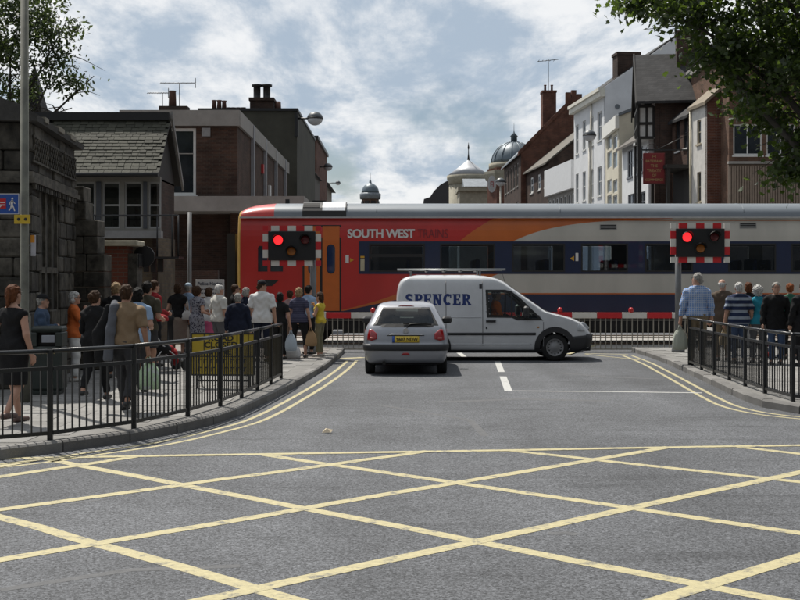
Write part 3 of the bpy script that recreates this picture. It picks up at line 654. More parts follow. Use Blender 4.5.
# stone rotunda with conical roof
Dc = 150; o = empty('conical_roof_building', (gx(468.5, Dc), Dc, 0), 0, 'pale stone rotunda with bright conical lead roof and finial', 'building')
rr = 19.5 / F * Dc; zb = gz(176, Dc); za = gz(160, Dc)
MB().lathe([(rr, 0), (rr, zb - 1.1)], n=28).build('wall', M_STONE, o)
MB().lathe([(rr * 1.03, zb - 1.1), (rr * 1.03, zb - .7), (rr * 1.1, zb - .45), (rr * 1.12, zb)], n=28).build('cornice', M_STONE, o)
MB().lathe([(rr * 1.1, zb + .005), (rr * .58, zb + (za - zb) * .48), (.12, za)], n=28).build('roof', mat('bright_lead', (.40, .41, .43), .5, .2, var=.2, sc=.8), o)
MB().lathe([(.15, za), (.06, za + .8), (.05, za + 1.3), (.12, za + 1.5), (.02, za + 2.2)], n=8).build('finial', M_BLK, o)
Dl = 142; o = empty('stone_pavilion', (gx(474, Dl), Dl, 0), 0, 'low stone building with shallow lead roof in front of the rotunda', 'building')
w1 = 17 / F * Dl; zl = gz(191, Dl)
MB().box(-w1 * .85, w1, 0, 6, 0, zl).build('wall', M_STONE, o); MB().box(-w1 * .95, w1 * 1.1, -.3, 6.3, zl, zl + .5).build('cornice', M_STONE, o)
MB().prism([(-.4, zl + .5), (6.4, zl + .5), (3, zl + 1.7)], 'x', -w1 * .6, w1 * 1.3).build('roof', M_LEAD, o)
Dk = 165; o = empty('dark_hall_roof', (gx(437, Dk), Dk, 0), 0, 'dark curved hall roof left of the stone rotunda', 'building')
pf = [(gx(424, Dk) - gx(437, Dk), 0), (gx(449, Dk) - gx(437, Dk), 0)] + [(gx(x, Dk) - gx(437, Dk), gz(y, Dk)) for x, y in ((449, 180), (445, 182), (440, 185), (434, 191), (430, 197), (424, 199))]
MB().prism(pf, 'y', 0, 12).build('wall', mat('dark_cladding', (.035, .035, .04), .7), o)
# cupola
Du = 230; o = empty('clock_cupola', (gx(370.3, Du), Du, 0), 0, 'small distant cupola with blue dome and tall finial', 'building')
rr = 9.3 / F * Du; zb = gz(193, Du)
MB().lathe([(rr * .92, 0), (rr * .92, zb - 1.2)], n=8, smooth=False).build('wall', mat('cupola_brick', (.12, .075, .055), .8), o)
tag(MB().box(-16, 16, 2, 14, 0, gz(206, Du)).build('distant_terrace', M_DKB, loc=(gx(370, Du), Du + 3, 0)), 'long low brick terrace closing the street below the cupola', 'building')
lv = MB()
for k in range(8): t = 2 * math.pi * (k + .5) / 8; lv.obox((rr * .9 * math.cos(t), rr * .9 * math.sin(t), gz(203, Du) - 1), (rr * .9 * math.cos(t), rr * .9 * math.sin(t), zb - 1.6), .9, .22, up=(math.cos(t), math.sin(t), 0))
lv.build('louvre', M_BLK, o)
MB().lathe([(rr * 1.1, zb - 1.2), (rr * 1.15, zb - .2), (rr * .95, zb)], n=16).build('cornice', M_LEAD, o)
MB().lathe([(rr * .95 * math.cos(a), zb + rr * 1.05 * math.sin(a)) for a in [i * math.pi / 2 / 8 for i in range(8)]] + [(.25, zb + rr * 1.1), (.2, zb + rr * 1.3), (.06, zb + rr * 1.4), (.04, zb + rr * 2.2)], n=20).build('dome', M_DOME, o)

# --- left-hand side ------------------------------------------------------------------
# modern brick shop with pale fascias, across the tracks
Da = 45.0; zt = gz(112, Da)
b = Bld('brick_shop_block', 'flat-roofed brown brick shop with pale parapet and tall window', fp(120, Da), fp(237.5, Da))
zb1, zb0 = gz(198.5, Da), gz(213, Da); wx = lambda x: gx(x, Da) - b.F.x
ow = (wx(160), wx(196), gz(195.5, Da), gz(128, Da))
b.wall('front', 0, b.L, zb1, zt - .02, M_BRN, [ow]); w = b.window('front', ow, 1, 1, M_FRW, .11, rev=.1)
MB().box(ow[0] + .1, ow[1] - .1, .04, .06, gz(154, Da), gz(153, Da)).build('transom', M_CONC, w)
b.part('parapet', MB().box(0, b.L + .08, -.12, -.004, gz(126, Da), zt + .06), M_CONC)
b.part('vent', MB().box(wx(202), wx(210.5), -.06, -.003, gz(136.5, Da), gz(128, Da)), mat('vent_grey', (.25, .25, .25), .6))
b.part('canopy', MB().box(-1, b.L + 2.6, -1.3, 1.0, zb0, zb1), M_CONC)
b.part('ground_floor', MB().box(0, b.L, .8, 1.2, .12, zb0 - .003), M_DKB)
# street-side flank with pilasters (runs away from the camera)
Df = 65.0; sl = Df - Da
flank = MB().box(b.L - .25, b.L, .27, sl, zb1, zt - .05).box(b.L - .3, b.L - .02, .27, sl, .12, zb1 - .003); b.part('side_wall', flank, M_BRN)
b.part('side_parapet', MB().box(b.L - .3, b.L + .1, .002, sl, gz(126, Da), zt + .06), M_CONC)
b.part('roof', MB().box(.3, b.L - .31, .3, sl, zt - .5, zt - .06), M_LEAD)
for i in range(4): b.part('pilaster', MB().box(b.L + .003, b.L + .14, 4 + i * 4.6, 4.18 + i * 4.6, zb1, zt + .02), mat('grey_strip', (.30, .31, .33), .5))
b.part('alarm_box', MB().box(b.L + .003, b.L + .10, 7.7, 8.0, zt - 1.6, zt - 1.2), mat('alarm_red', (.45, .03, .03), .5))
b.part('shop_sign', MB().box(b.L + .003, b.L + .1, 10.4, 10.9, zt - 3.2, zt - 1.9), M_FRW)
rl = MB().lathe([(.0 + .62, 0), (.6, .12), (.42, .32), (.2, .42), (.02, .45)], (wx(181), 3, zt), 18); b.part('rooflight', rl, mat('rooflight', (.75, .78, .8), .3))
# chimney and aerials on the roof behind
ch = empty('aerial_chimney', (gx(172.5, 60), 60, 0), 0, 'small brick stack with clay pot and two television aerials', 'chimney')
zc = gz(107, 60)
MB().box(-.6, .8, -.4, .4, zt - .5, zc).build('stack', M_DKB, ch); MB().lathe([(.2, zc), (.17, zc + .75), (.21, zc + .8)], n=10).build('pot', M_POT, ch)
for ax, hh, l0, l1 in ((.35, 1.2, -.95, .8), (-.5, .7, -.75, .3)):
    a = MB().tube([(ax, 0, zc), (ax, 0, zc + hh)], .022, 6).tube([(ax + l0, 0, zc + hh), (ax + l1, 0, zc + hh)], .02, 6)
    for i in range(9): xx = ax + l0 + (l1 - l0) * i / 8; a.tube([(xx, -.12, zc + hh - .05), (xx, .12, zc + hh + .05)], .012, 5)
    a.tube([(ax + l1, 0, zc + hh - .25), (ax + l1, 0, zc + hh + .25)], .02, 5); a.build('aerial', M_BLK, ch)
# tall dark rendered end wall with chimney stacks
Dg = 66.0; b = Bld('dark_rendered_house', 'tall house with blank dark olive end wall and clustered chimneys', fp(200, Dg), fp(297, Dg))
zg = gz(111, Dg)
b.part('end_wall', MB().box(0, b.L, 0, 14, .12, zg), mat('dark_render', (.052, .05, .038), .9, var=.25, sc=1, dirt=.3)); rf = b.part('coping', MB().box(-.1, b.L + .06, -.1, 14, zg, zg + .14), M_BLK)
wx = lambda x: gx(x, Dg) - b.F.x
for x, y0 in ((211.5, 97.5), (216.5, 97.5), (221.5, 98)): MB().lathe([(.15, zg + .1), (.11, gz(y0, Dg) - .1), (.15, gz(y0, Dg))], (wx(x), 1.0, 0), 10).build('chimney_pot', M_POT, rf)
for x in (226.5, 231, 236, 241): MB().lathe([(.14, zg + .1), (.13, gz(105.5, Dg)), (.17, gz(105, Dg))], (wx(x), 1.0, 0), 10).build('chimney_pot', M_POT, rf)
st = MB().box(wx(248.5), wx(272), .6, 2.2, zg + .1, gz(99, Dg)).box(wx(247.5), wx(273), .5, 2.3, gz(99, Dg), gz(96, Dg)); st.build('chimney', M_DKB, rf)
for x in (254, 264): MB().lathe([(.27, gz(96, Dg)), (.2, gz(94, Dg)), (.2, gz(83, Dg)), (.3, gz(82.5, Dg)), (.3, gz(80.5, Dg))], (wx(x), 1.4, 0), 12).build('chimney_pot', M_BLK, rf)
MB().lathe([(.2, zg + .1), (.17, gz(99, Dg))], (wx(276), 1.0, 0), 10).build('chimney_pot', M_POT, rf)
# further left frontages
b = Bld('far_brick_house', 'far brick house with flat parapet beyond the dark end wall', fp(290, 96), fp(316.5, 96))
zz = gz(139, 96); b.part('wall', MB().box(0, b.L, 0, 14, .12, zz), M_RED); b.part('coping', MB().box(-.1, b.L + .15, -.15, 14, zz, zz + .25), M_BLK)
b = Bld('far_terrace', 'dark low terrace with clay roof along the left of the street', fp(292, 84), fp(309, 84))
zz = gz(168, 84); b.part('wall', MB().box(0, b.L, 0, 11, .12, zz), mat('dull_stucco', (.11, .10, .09), .9, dirt=.3))
rf = b.part('roof', MB().prism([(0, zz), (b.L + .2, zz), (b.L * .1, zz + 1.7), (0, zz + 1.7)], 'y', 0, 11), M_SLATE)
b = Bld('end_gable_house', 'small buff gable house at the far end of the left side', fp(314, 130), fp(325.5, 130))
zz = gz(184, 130); b.part('wall', MB().box(0, b.L, 0, 12, .12, zz), mat('buff_render', (.22, .20, .17), .9)); b.part('roof', MB().prism([(-.2, zz), (b.L + .5, zz - .1), (b.L * .3, zz + 1.4), (-.2, zz + 1.7)], 'y', -.3, 12), M_SLATE)
for i in range(2):
    o = (.5, 1.0, zz - 1.6 - i * 2.4, zz - .5 - i * 2.4)
    b.window('front', (.55, 1.15, o[2], o[3]), 1, 2, M_FRW, .1, off=.06)
# --- stone conduit house at the left edge
M_STB = rnd_mat('weathered_stone', (.055, .05, .041), .5, bump=1.0, bsc=14, nv=.75, ns=4.5); M_STC = mat('stone_core', (.03, .028, .024), .95, var=.3, sc=6)
M_STK = mat('sooty_stone', (.045, .043, .04), .9, var=.4, sc=5, bump=.5)
b = Bld('stone_conduit_house', 'weathered grey stone conduit house with tracery and sooty stone roof', (-5.85, 18.9), (-6.20, 22.8))
ZE = 4.32; L = b.L
core = MB().box(.05, L - .02, .05, 5, 0, ZE)
b.part('wall', core, M_STC)
bm_u = MB().bbox(-.5, .5, -.06, .0, -.5, .5, .02)     # unit block, scaled per stone
def stones(face, u0, u1, z0, z1, holes, ch=.30, lmin=.38, lmax=.72, proud=.055):
    z = z0
    while z < z1 - .05:
        h = min(ch * random.uniform(.9, 1.12), z1 - z)
        if z1 - z - h < .1: h = z1 - z
        u = u0 - random.random() * .25
        while u < u1:
            l = random.uniform(lmin, lmax); a, c = max(u, u0), min(u + l, u1); u += l
            segs = [(a, c)]
            for q in holes:
                if q[2] < z + h - .03 and q[3] > z + .03:
                    ns = []
                    for s0, s1 in segs:
                        if q[1] <= s0 or q[0] >= s1: ns.append((s0, s1))
                        else:
                            if q[0] > s0: ns.append((s0, q[0]))
                            if q[1] < s1: ns.append((q[1], s1))
                    segs = ns
            for s0, s1 in segs:
                if s1 - s0 < .06: continue
                d = random.uniform(.0, proud); g = .006
                mb = MB()
                if face == 'front': mb.bbox(s0 + g, s1 - g, -d, .06, z + g, z + h - g, .022)
                else: mb.bbox(-d, .06, s0 + g, s1 - g, z + g, z + h - g, .022)
                mb.build('stone', M_STB, b.o)
        z += h
tw = (.85, 2.35, 1.3, 3.35)
stones('front', .0, L, .1, 3.35, [tw]); stones('front', .0, L, 3.55, ZE, [], .33, .45, .8)
arch = (.55, 2.2, .1, 3.1)
stones('left', .08, 3.6, .1, 3.35, [arch]); stones('left', .08, 3.6, 3.55, ZE, [], .33, .5, .9)
mo = MB().box(-.12, L + .05, -.12, -.032, 3.36, 3.44).box(-.08, L + .02, -.08, .04, 3.44, 3.54).box(-.13, -.032, -.031, 4, 3.36, 3.44).box(-.08, .04, .041, 4, 3.44, 3.54); b.part('string_course', mo, M_STB)
for i in range(22): MB().box(.05 + i * .165, .13 + i * .165, -.1, -.04, 3.27, 3.355).build('dentil', M_STB, b.o)
# carved lattice panels in the parapet
for i in range(3):
    pq = MB(); u0 = .12 + i * 1.26
    for k in range(7):
        for r_ in range(2):
            a_, z_ = u0 + k * .165, 3.74 + r_ * .18
            pq.obox((a_, -.058, z_), (a_ + .165, -.058, z_ + .18), .02, .022).obox((a_, -.061, z_ + .18), (a_ + .165, -.061, z_), .02, .022)
    pq.box(u0 - .02, u0 + 1.18, -.07, -.04, 3.70, 3.735).box(u0 - .02, u0 + 1.18, -.07, -.04, 4.10, 4.135)
    b.part('lattice_panel', pq, M_STB)
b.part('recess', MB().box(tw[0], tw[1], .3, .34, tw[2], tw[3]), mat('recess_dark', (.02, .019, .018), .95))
tr = MB()
for i in range(4): u = tw[0] + (tw[1] - tw[0]) * i / 3; tr.box(u - .045, u + .045, .0, .14, tw[2], tw[3])
for i in range(3):
    c = tw[0] + (tw[1] - tw[0]) * (i + .5) / 3; hw = (tw[1] - tw[0]) / 6
    for sgn in (-1, 1):
        tr.tube([(c + sgn * hw, .07, 2.55), (c + sgn * hw * .8, .07, 2.8), (c + sgn * hw * .4, .07, 3.0), (c, .07, 3.12)], .035, 6)
        tr.tube([(c, .07, 2.35), (c + sgn * hw * .6, .07, 2.65), (c, .07, 3.0)], .028, 6)
tr.box(tw[0], tw[1], .0, .12, 1.95, 2.05)
b.part('window_tracery', tr, M_STB)
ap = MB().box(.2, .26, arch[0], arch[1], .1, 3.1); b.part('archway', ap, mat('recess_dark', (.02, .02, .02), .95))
ar = MB()
cy = (arch[0] + arch[1]) / 2; hw = (arch[1] - arch[0]) / 2
for sgn in (-1, 1): ar.tube([(.03, cy + sgn * hw, .1), (.03, cy + sgn * hw, 1.9), (.03, cy + sgn * hw * .85, 2.4), (.03, cy + sgn * hw * .45, 2.85), (.03, cy, 3.1)], .1, 8)
b.part('arch_moulding', ar, M_STB)
rf = MB().prism([(-.16, ZE + .0), (-.18, ZE + .09), (.1, ZE + .26), (.6, ZE + .42), (4.2, ZE + .66), (4.2, ZE)], 'x', -.18, L + .12); b.part('roof', rf, M_STK)
pt = MB()
for u, l in ((.35, .3), (1.5, .5), (2.6, .5)): pt.box(u, u + l, -.19, -.10, ZE + .05, ZE + .13)
b.part('coping_stone', pt, mat('pale_coping', (.22, .20, .16), .9, dirt=.4))
# stepped buttress: its own rows of stone
Dq = 23.0; bt = empty('stone_buttress', (gx(75, Dq), Dq, KERB), 0, 'stepped stone buttress between the conduit house and signal box', 'buttress')
pr = [(370, 105), (257, 104.5), (246, 98), (222, 95), (212, 86), (205, 84), (189, 76)]   # y, right x
z = 0; zt = gz(189, Dq) - KERB
while z < zt - .1:
    h = random.uniform(.28, .36); y = HY - (z + KERB + h * .5 - CAMH) * F / Dq
    xr = 76
    for (ya, xa), (yb, xb) in zip(pr, pr[1:]):
        if yb <= y <= ya: xr = xa
    u = -.45; ue = gx(xr, Dq) - gx(75, Dq)
    while u < ue - .05:
        l = min(random.uniform(.4, .7), ue - u)
        if ue - u - l < .18: l = ue - u
        d = random.uniform(0, .03); MB().bbox(u + .005, u + l - .005, -d, .55, z + .005, z + h - .005, .014).build('stone', M_STB, bt); u += l
    z += h
# brick pier with pale cap
Dw = 24.0; pw = empty('brick_pier', (gx(118, Dw), Dw, KERB), 0, 'red brick pier with pale stone cap under the signal box', 'wall')
wl = gx(138, Dw) - gx(100, Dw); zc = gz(246, Dw) - KERB
MB().box(-wl / 2, wl * .25, 0, .5, 0, zc).build('brickwork', brick_mat('pier_brick', (.19, .06, .035), (.14, .045, .03), (.12, .1, .08)), pw)
MB().box(wl * .25 + .002, wl / 2, .03, .5, 0, zc - .15).build('stone_jamb', M_STB, pw)
MB().bbox(-wl / 2 - .08, wl / 2 + .03, -.1, .6, zc, zc + .11, .02).build('cap', mat('cap_stone', (.40, .37, .28), .85, var=.2), pw)
MB().lathe([(.22, .48), (.22, .53)], (wl / 2 + .03, 0, zc - .2), 20, axis='y').box(wl * .25, wl / 2 + .02, .1, .45, zc - .42, zc - .16).build('curved_canopy', M_BLK, pw)  # black disc and block standing for the curved canopy beside the pier

# --- signal box
sb = empty('signal_box', (-5.55, 27.3, KERB), 0, 'railway signal box with white framed windows and mossy stone-slate roof', 'signal box')
O = Vector((-5.55, 27.3, KERB))
ey, ez, ry, rz = 27.0 - O.y, 4.25 - KERB, 28.35 - O.y, 5.66 - KERB
fy = 29.7 - O.y; XL = -5.5
sz0, sz1 = gz(231, 27.3) - KERB, ez - .05
def lx(x): return gx(x, 27.3) - O.x
# upper storey: frame with openings
class SB(Bld):
    pass
w = Bld.__new__(SB); w.F = Vector((O.x + XL, O.y)); w.N = Vector((O.x, O.y)); w.L = -XL; w.u = Vector((1, 0)); w.v = Vector((0, 1)); w.o = sb
ops = []
for xa, xb in ((74.5, 95), (102.5, 120), (124.5, 142), (148.5, 160.5)): ops.append((lx(xa), lx(xb), sz0 + .06, sz1 - .12))
ops = [(lx(30), lx(45), sz0 + .06, sz1 - .12), (lx(50), lx(68), sz0 + .06, sz1 - .12)] + ops
P_ = lambda u, z, d=0: (u, d, z)
mb = MB(); us = sorted({XL, 0.0, *[q for o in ops for q in o[:2]]}); zs = [sz0, sz0 + .06, sz1 - .12, sz1]
for a, c in zip(us, us[1:]):
    for d, e in zip(zs, zs[1:]):
        if any(o[0] < (a + c) / 2 < o[1] and o[2] < (d + e) / 2 < o[3] for o in ops): continue
        mb.box(a, c, 0, .1, d, e)
for xa, xb in ((95, 102.5), (142, 148.5)): mb.box(lx(xa) + .03, lx(xb) - .03, -.02, -.001, sz0 + .06, sz1 - .12, 1)
mb.build('window_wall', [mat('cream_timber', (.22, .21, .185), .6, var=.1, dirt=.1), mat('grey_timber', (.06, .065, .075), .6)], sb)
M_SBP = glass_mat('signal_box_glass', (.75, .8, .8))
for o in ops:
    fr = MB().box(o[0], o[0] + .035, .03, .08, o[2], o[3]).box(o[1] - .035, o[1], .03, .08, o[2], o[3]).box(o[0] + .035, o[1] - .035, .03, .08, o[2], o[2] + .04).box(o[0] + .035, o[1] - .035, .03, .08, o[3] - .04, o[3]).box(o[0] + .035, o[1] - .035, .035, .08, (o[2] + o[3]) / 2 - .02, (o[2] + o[3]) / 2 + .02)
    f = fr.build('window', mat('white_sash', (.30, .30, .29), .5), sb); MB().box(o[0] + .01, o[1] - .01, .05, .056, o[2] + .01, o[3] - .01).build('pane', M_SBP, f)
MB().box(XL, -.2, 2.0, 2.1, sz0, sz1).box(-.1, 0, .101, 2.2, 0, sz1 - .01, 1).box(XL, -.101, .13, 2.0, sz0 - .1, sz0 - .02).build('rear_wall', [mat('cream_timber', (.3, .28, .24)), M_DKB], sb)
MB().box(lx(126) + .1, lx(130), .5, .8, sz0, sz0 + .75).box(lx(104), lx(118), .9, 1.2, sz0, sz0 + .45).build('lever_frame', mat('signal_console', (.08, .08, .085), .6), sb)
MB().box(XL, .02, .12, 2.2, 0, sz0 - .12).build('base_wall', brick_mat('signal_box_brick', (.13, .10, .065), (.09, .07, .05), (.1, .09, .08)), sb)
MB().box(XL, .16, -.26, .0 - .001, sz0 - .17, sz0 - .01).build('sill', mat('white_sill', (.26, .26, .26), .6, dirt=.15), sb)
rd = MB().prism([(ey + .02, ez), (ry, rz - .02), (fy, ez), (fy, ez - .08), (ry, rz - .12), (ey + .02, ez - .08)], 'x', XL - .2, .12)
roof = rd.build('roof', M_TIMB, sb)
sl = Vector((0, ry - ey, rz - ez)); nrow = 17; step = sl.length / nrow; ang = math.atan2(rz - ez, ry - ey)
M_SL = rnd_mat('stone_slate', (.055, .055, .041), .24, bump=.5, bsc=30)
wv = [.145, .165, .185, .205]; sme = [MB().bbox(-q / 2, q / 2, -.02, step + .05, 0, .013, .004).mesh('slate', M_SL) for q in wv]
for r in range(nrow):
    t = r / nrow; yy = ey + (ry - ey) * t; zz = ez + (rz - ez) * t; x = .14 - (r % 2) * .08
    while x > -2.55:
        k = random.randrange(4); q = wv[k]
        link('slate', sme[k], roof, (x - q / 2, yy - math.sin(ang) * .012 + random.uniform(-.006, .006), zz + .014 + random.uniform(0, .004)), (ang - .10 + random.uniform(-.012, .012), random.uniform(-.01, .01), random.uniform(-.012, .012)))
        x -= q + .006
MB().box(XL - .2, .12, ry - .16, ry + .14, rz - .05, rz + .13).build('ridge', M_BLK, roof)
MB().tube([(XL, ey - .06, ez - .04), (.12, ey - .06, ez - .04)], .05).build('gutter', M_BLK, roof)
bgm = mat('bargeboard', (.22, .21, .20), .7, dirt=.2)
MB().prism([(ry - .02, rz + .0), (fy + .12, ez - .18), (fy + .12, ez - .02), (ry - .02, rz + .17)], 'x', .13, .18).build('bargeboard', bgm, roof)
MB().prism([(.13, ez - .1), (ry, rz - .13), (fy - .15, ez - .1)], 'x', -.06, .0).build('gable', M_TIMB, sb)
# walkway in front with railings
wk = MB().box(lx(150), lx(186), -.9, -.27, gz(259, 26.9) - KERB, gz(257, 26.9) - KERB)
for x in (152, 159, 166): wk.obox((lx(x), -.6, gz(257, 26.9) - KERB), (lx(x), -.6, gz(272, 26.9) - KERB), .12, .05)
wk.build('walkway', M_BLK, sb)
rl = MB().tube([(lx(93), -.7, gz(215.5, 26.6) - KERB), (lx(184), -.7, gz(215.5, 26.6) - KERB)], .022, 6)
for x in (103, 163.5, 178, 184): rl.tube([(lx(x), -.7, gz(215, 26.6) - KERB), (lx(x), -.7, gz(258, 26.6) - KERB)], .02, 6)
rl.tube([(lx(103), -.7, gz(258, 26.6) - KERB), (lx(184), -.7, gz(258, 26.6) - KERB)], .018, 6)
rl.build('handrail', M_BLK, sb)
# lineside pole and notice
po = gd(189, 340, KERB); po = Vector((gx(189.5, 30.2), 30.2, KERB))
tag(MB().tube([(0, 0, 0), (0, 0, gz(212, 30.2) - KERB)], .055).build('steel_pole', mat('grey_pole', (.20, .20, .20), .5, .3), loc=po), 'plain grey steel pole rising behind the waiting crowd', 'pole')
Dn = 30.6; nt_ = empty('police_notice', (gx(210, Dn), Dn, KERB), 0, 'white police notice board on posts above the waiting crowd', 'sign')
nz0, nz1 = gz(297, Dn) - KERB, gz(279.5, Dn) - KERB; nw = 14.3 / F * Dn
bd = MB().bbox(-nw, nw, -.02, .02, nz0, nz1, .01).build('board', mat('notice_white', (.48, .48, .47), .5, var=.06), nt_)
MB().box(-nw + .05, -nw + .1, .021, .07, 0, nz1).box(nw - .1, nw - .05, .021, .07, 0, nz1).build('post', M_BLK, nt_)
ink = mat('notice_ink', (.03, .035, .06), .6); lettering('lettering', 'Police Notice', .115, ink, bd, (0, -.024, nz1 - .11), bold=.002)
q = MB()
for r_ in range(2): 
    for i in range(9): q.box(-nw + .07 + i * .07, -nw + .12 + i * .07 + random.uniform(-.01, .012), -.024, -.0205, nz1 - .26 - r_ * .1, nz1 - .235 - r_ * .1)
q.build('small_print', ink, bd)
# dark yard wall beyond the tracks at left, below the shop canopy
tag(MB().box(-12, -6.3, 41.5, 41.8, 0, 2.2).build('yard_wall', M_DKB), 'dark brick yard wall across the tracks behind the notice', 'wall')
# dark slate pinnacle beyond the conduit roof
pn = empty('slate_spirelet', (gx(31, 33), 33, 0), 0, 'dark slate spirelet seen among the left tree branches', 'roof')
MB().box(-1.2, .28, 0, 2, 0, gz(106, 33)).build('wall', M_STK, pn)
zb = gz(106, 33); MB().add([(-.36, 0, zb), (.26, 0, zb), (.26, .7, zb), (-.36, .7, zb), (-.0, .35, gz(62, 33))], [(0, 1, 4), (1, 2, 4), (2, 3, 4), (3, 0, 4)]).build('roof', M_SLATE, pn)
# ---------------------------------------------------------------- train
class E:                                              # tiny expression builder for shader maths
    nt = None
    def __init__(s, o): s.o = o
    @staticmethod
    def op(k, a, b=None):
        n = E.nt.nodes.new('ShaderNodeMath'); n.operation = k
        for i, v in enumerate((a, b)):
            if v is None: continue
            if isinstance(v, E): E.nt.links.new(v.o, n.inputs[i])
            else: n.inputs[i].default_value = v
        return E(n.outputs[0])
    def __add__(s, b): return E.op('ADD', s, b)
    def __sub__(s, b): return E.op('SUBTRACT', s, b)
    def __rsub__(s, a): return E.op('SUBTRACT', a, s)
    def __mul__(s, b): return E.op('MULTIPLY', s, b)
    __rmul__ = __mul__; __radd__ = __add__
    def __gt__(s, b): return E.op('GREATER_THAN', s, b)
    def __lt__(s, b): return E.op('LESS_THAN', s, b)
RED, ORG, NAVY, TWHT = (.44, .020, .015), (.48, .115, .016), (.007, .015, .050), (.46, .44, .39)
def livery():
    m = bpy.data.materials.new('train_livery'); m.use_nodes = True; nt = m.node_tree; E.nt = nt; N = nt.nodes; L = nt.links; b = N['Principled BSDF']
    tc = N.new('ShaderNodeTexCoord'); sp = N.new('ShaderNodeSeparateXYZ'); L.new(tc.outputs['Object'], sp.inputs[0]); x = E(sp.outputs[0]); z = E(sp.outputs[2])
    def rgb(c): n = N.new('ShaderNodeRGB'); n.outputs[0].default_value = tuple(c) + (1,); return n.outputs[0]
    def mixc(f, a, c): n = N.new('ShaderNodeMix'); n.data_type = 'RGBA'; L.new(f.o, n.inputs[0]); L.new(a, n.inputs[6]); L.new(c, n.inputs[7]); return n.outputs[2]
    dz = z - 2.955
    xr = 6.19 + 1.166 * dz + .49 * dz * dz
    up = mixc(x > xr, rgb(RED), rgb(ORG))
    zo = 3.605 - .65 * E.op('EXPONENT', (7.71 - x) * (1 / 1.30))
    wz = E.op('MULTIPLY', z < zo, x > 7.0)
    up = mixc(wz, up, rgb(TWHT)); up = mixc(x > 12.2, up, rgb(TWHT)); up = mixc(E.op('MULTIPLY', E.op('MULTIPLY', z > 3.53, z < 3.555), x > 9.5), up, rgb(ORG))
    dx = E.op('MAXIMUM', x - 2.81, 0.)
    zr = 1.005 + .2 * dx + .053 * dx * dx
    lo = mixc(z < zr, rgb(RED), rgb(ORG))
    zn = E.op('MINIMUM', .985 + .21 * E.op('MAXIMUM', x - 2.9, 0.), 1.43)
    lo = mixc(E.op('MULTIPLY', x > (6.0 + (z - 1.5) * 2.4), z > 1.49), lo, rgb(TWHT))
    lo = mixc(z < zn, lo, rgb(NAVY))
    lo = mixc(E.op('MULTIPLY', z < 1.455, x > 6.2), lo, rgb(NAVY))
    c = mixc(z > 2.5, lo, up)
    n = N.new('ShaderNodeTexNoise'); n.inputs['Scale'].default_value = 1.5; n.inputs['Detail'].default_value = 6; mp = N.new('ShaderNodeMapping'); mp.inputs['Scale'].default_value = (1, 1, .35); L.new(tc.outputs['Object'], mp.inputs[0]); L.new(mp.outputs[0], n.inputs['Vector'])
    k = N.new('ShaderNodeMapRange'); k.inputs[1].default_value = .3; k.inputs[2].default_value = .7; k.inputs[3].default_value = .86; k.inputs[4].default_value = 1.06; L.new(n.outputs[0], k.inputs[0])
    vm = N.new('ShaderNodeVectorMath'); vm.operation = 'SCALE'; L.new(c, vm.inputs[0]); L.new(k.outputs[0], vm.inputs['Scale']); L.new(vm.outputs[0], b.inputs['Base Color'])
    b.inputs['Roughness'].default_value = .38; b.inputs['Coat Weight'].default_value = .25; b.inputs['Coat Roughness'].default_value = .2
    return m
M_LIV = livery(); M_NAVY = mat('navy_paint', NAVY, .35, var=.1, coat=.3); M_REDP = mat('train_red', RED, .38, var=.06, coat=.2); M_ORG = mat('train_orange', ORG, .4, var=.06)
M_TROOF = mat('train_roof', (.145, .165, .185), .5, .2, var=.14, sc=2.5, stretch=(.3, 1, 1), dirt=.12); M_TYEL = mat('train_yellow', (.45, .25, .02), .5)
M_TG = glass_mat('train_glass', (.56, .61, .66)); M_RUB = mat('black_rubber', (.012, .012, .012), .6); M_UND = mat('underframe', (.014, .013, .012), .85, var=.3)
TX, TD = -4.5, 33.8
tr = empty('passenger_train', (TX, TD, 0), 0, 'red, orange and white diesel passenger train passing over the crossing', 'train')
TS = F / TD
def tx(x): return gx(x, TD) - TX
def tz(y): return gz(y, TD)
def prof(z): return 0. if z < 2.95 else .12 * ((z - 2.95) / .68) ** 2
LEN = 23.2; TW = 2.72
wins = [(369, 425), (440, 495), (512, 565), (581, 628), (645, 693), (728, 776), (791, 842), (858, 910), (926, 978), (994, 1046)]
WZ0, WZ1 = tz(272), tz(243.5)
ops = [(tx(a), tx(c)) for a, c in wins]
def side(y, name):
    us = sorted({0., LEN, *[q for o in ops for q in o]}); mb = MB()
    for a, c in zip(us, us[1:]):
        for d, e in ((.96, WZ0), (WZ0, WZ1), (WZ1, 2.95)):
            if d == WZ0 and any(o[0] < (a + c) / 2 < o[1] for o in ops): continue
            mb.quad((a, y, d), (c, y, d), (c, y, e), (a, y, e))
    for a, c in ops:
        y2 = y + (.08 if y < 1 else -.08); q = [(a, WZ0), (c, WZ0), (c, WZ1), (a, WZ1)]
        for i in range(4): (u0, z0), (u1, z1) = q[i], q[(i + 1) % 4]; mb.quad((u0, y, z0), (u1, y, z1), (u1, y2, z1), (u0, y2, z0))
    zz = [2.95, 3.1, 3.25, 3.4, 3.52, 3.63]
    for d, e in zip(zz, zz[1:]):
        s = 1 if y < 1 else -1
        mb.quad((0, y + s * prof(d), d), (LEN, y + s * prof(d), d), (LEN, y + s * prof(e), e), (0, y + s * prof(e), e))
    return mb.build(name, M_LIV, tr)
side(0, 'body_side'); side(TW, 'body_side')
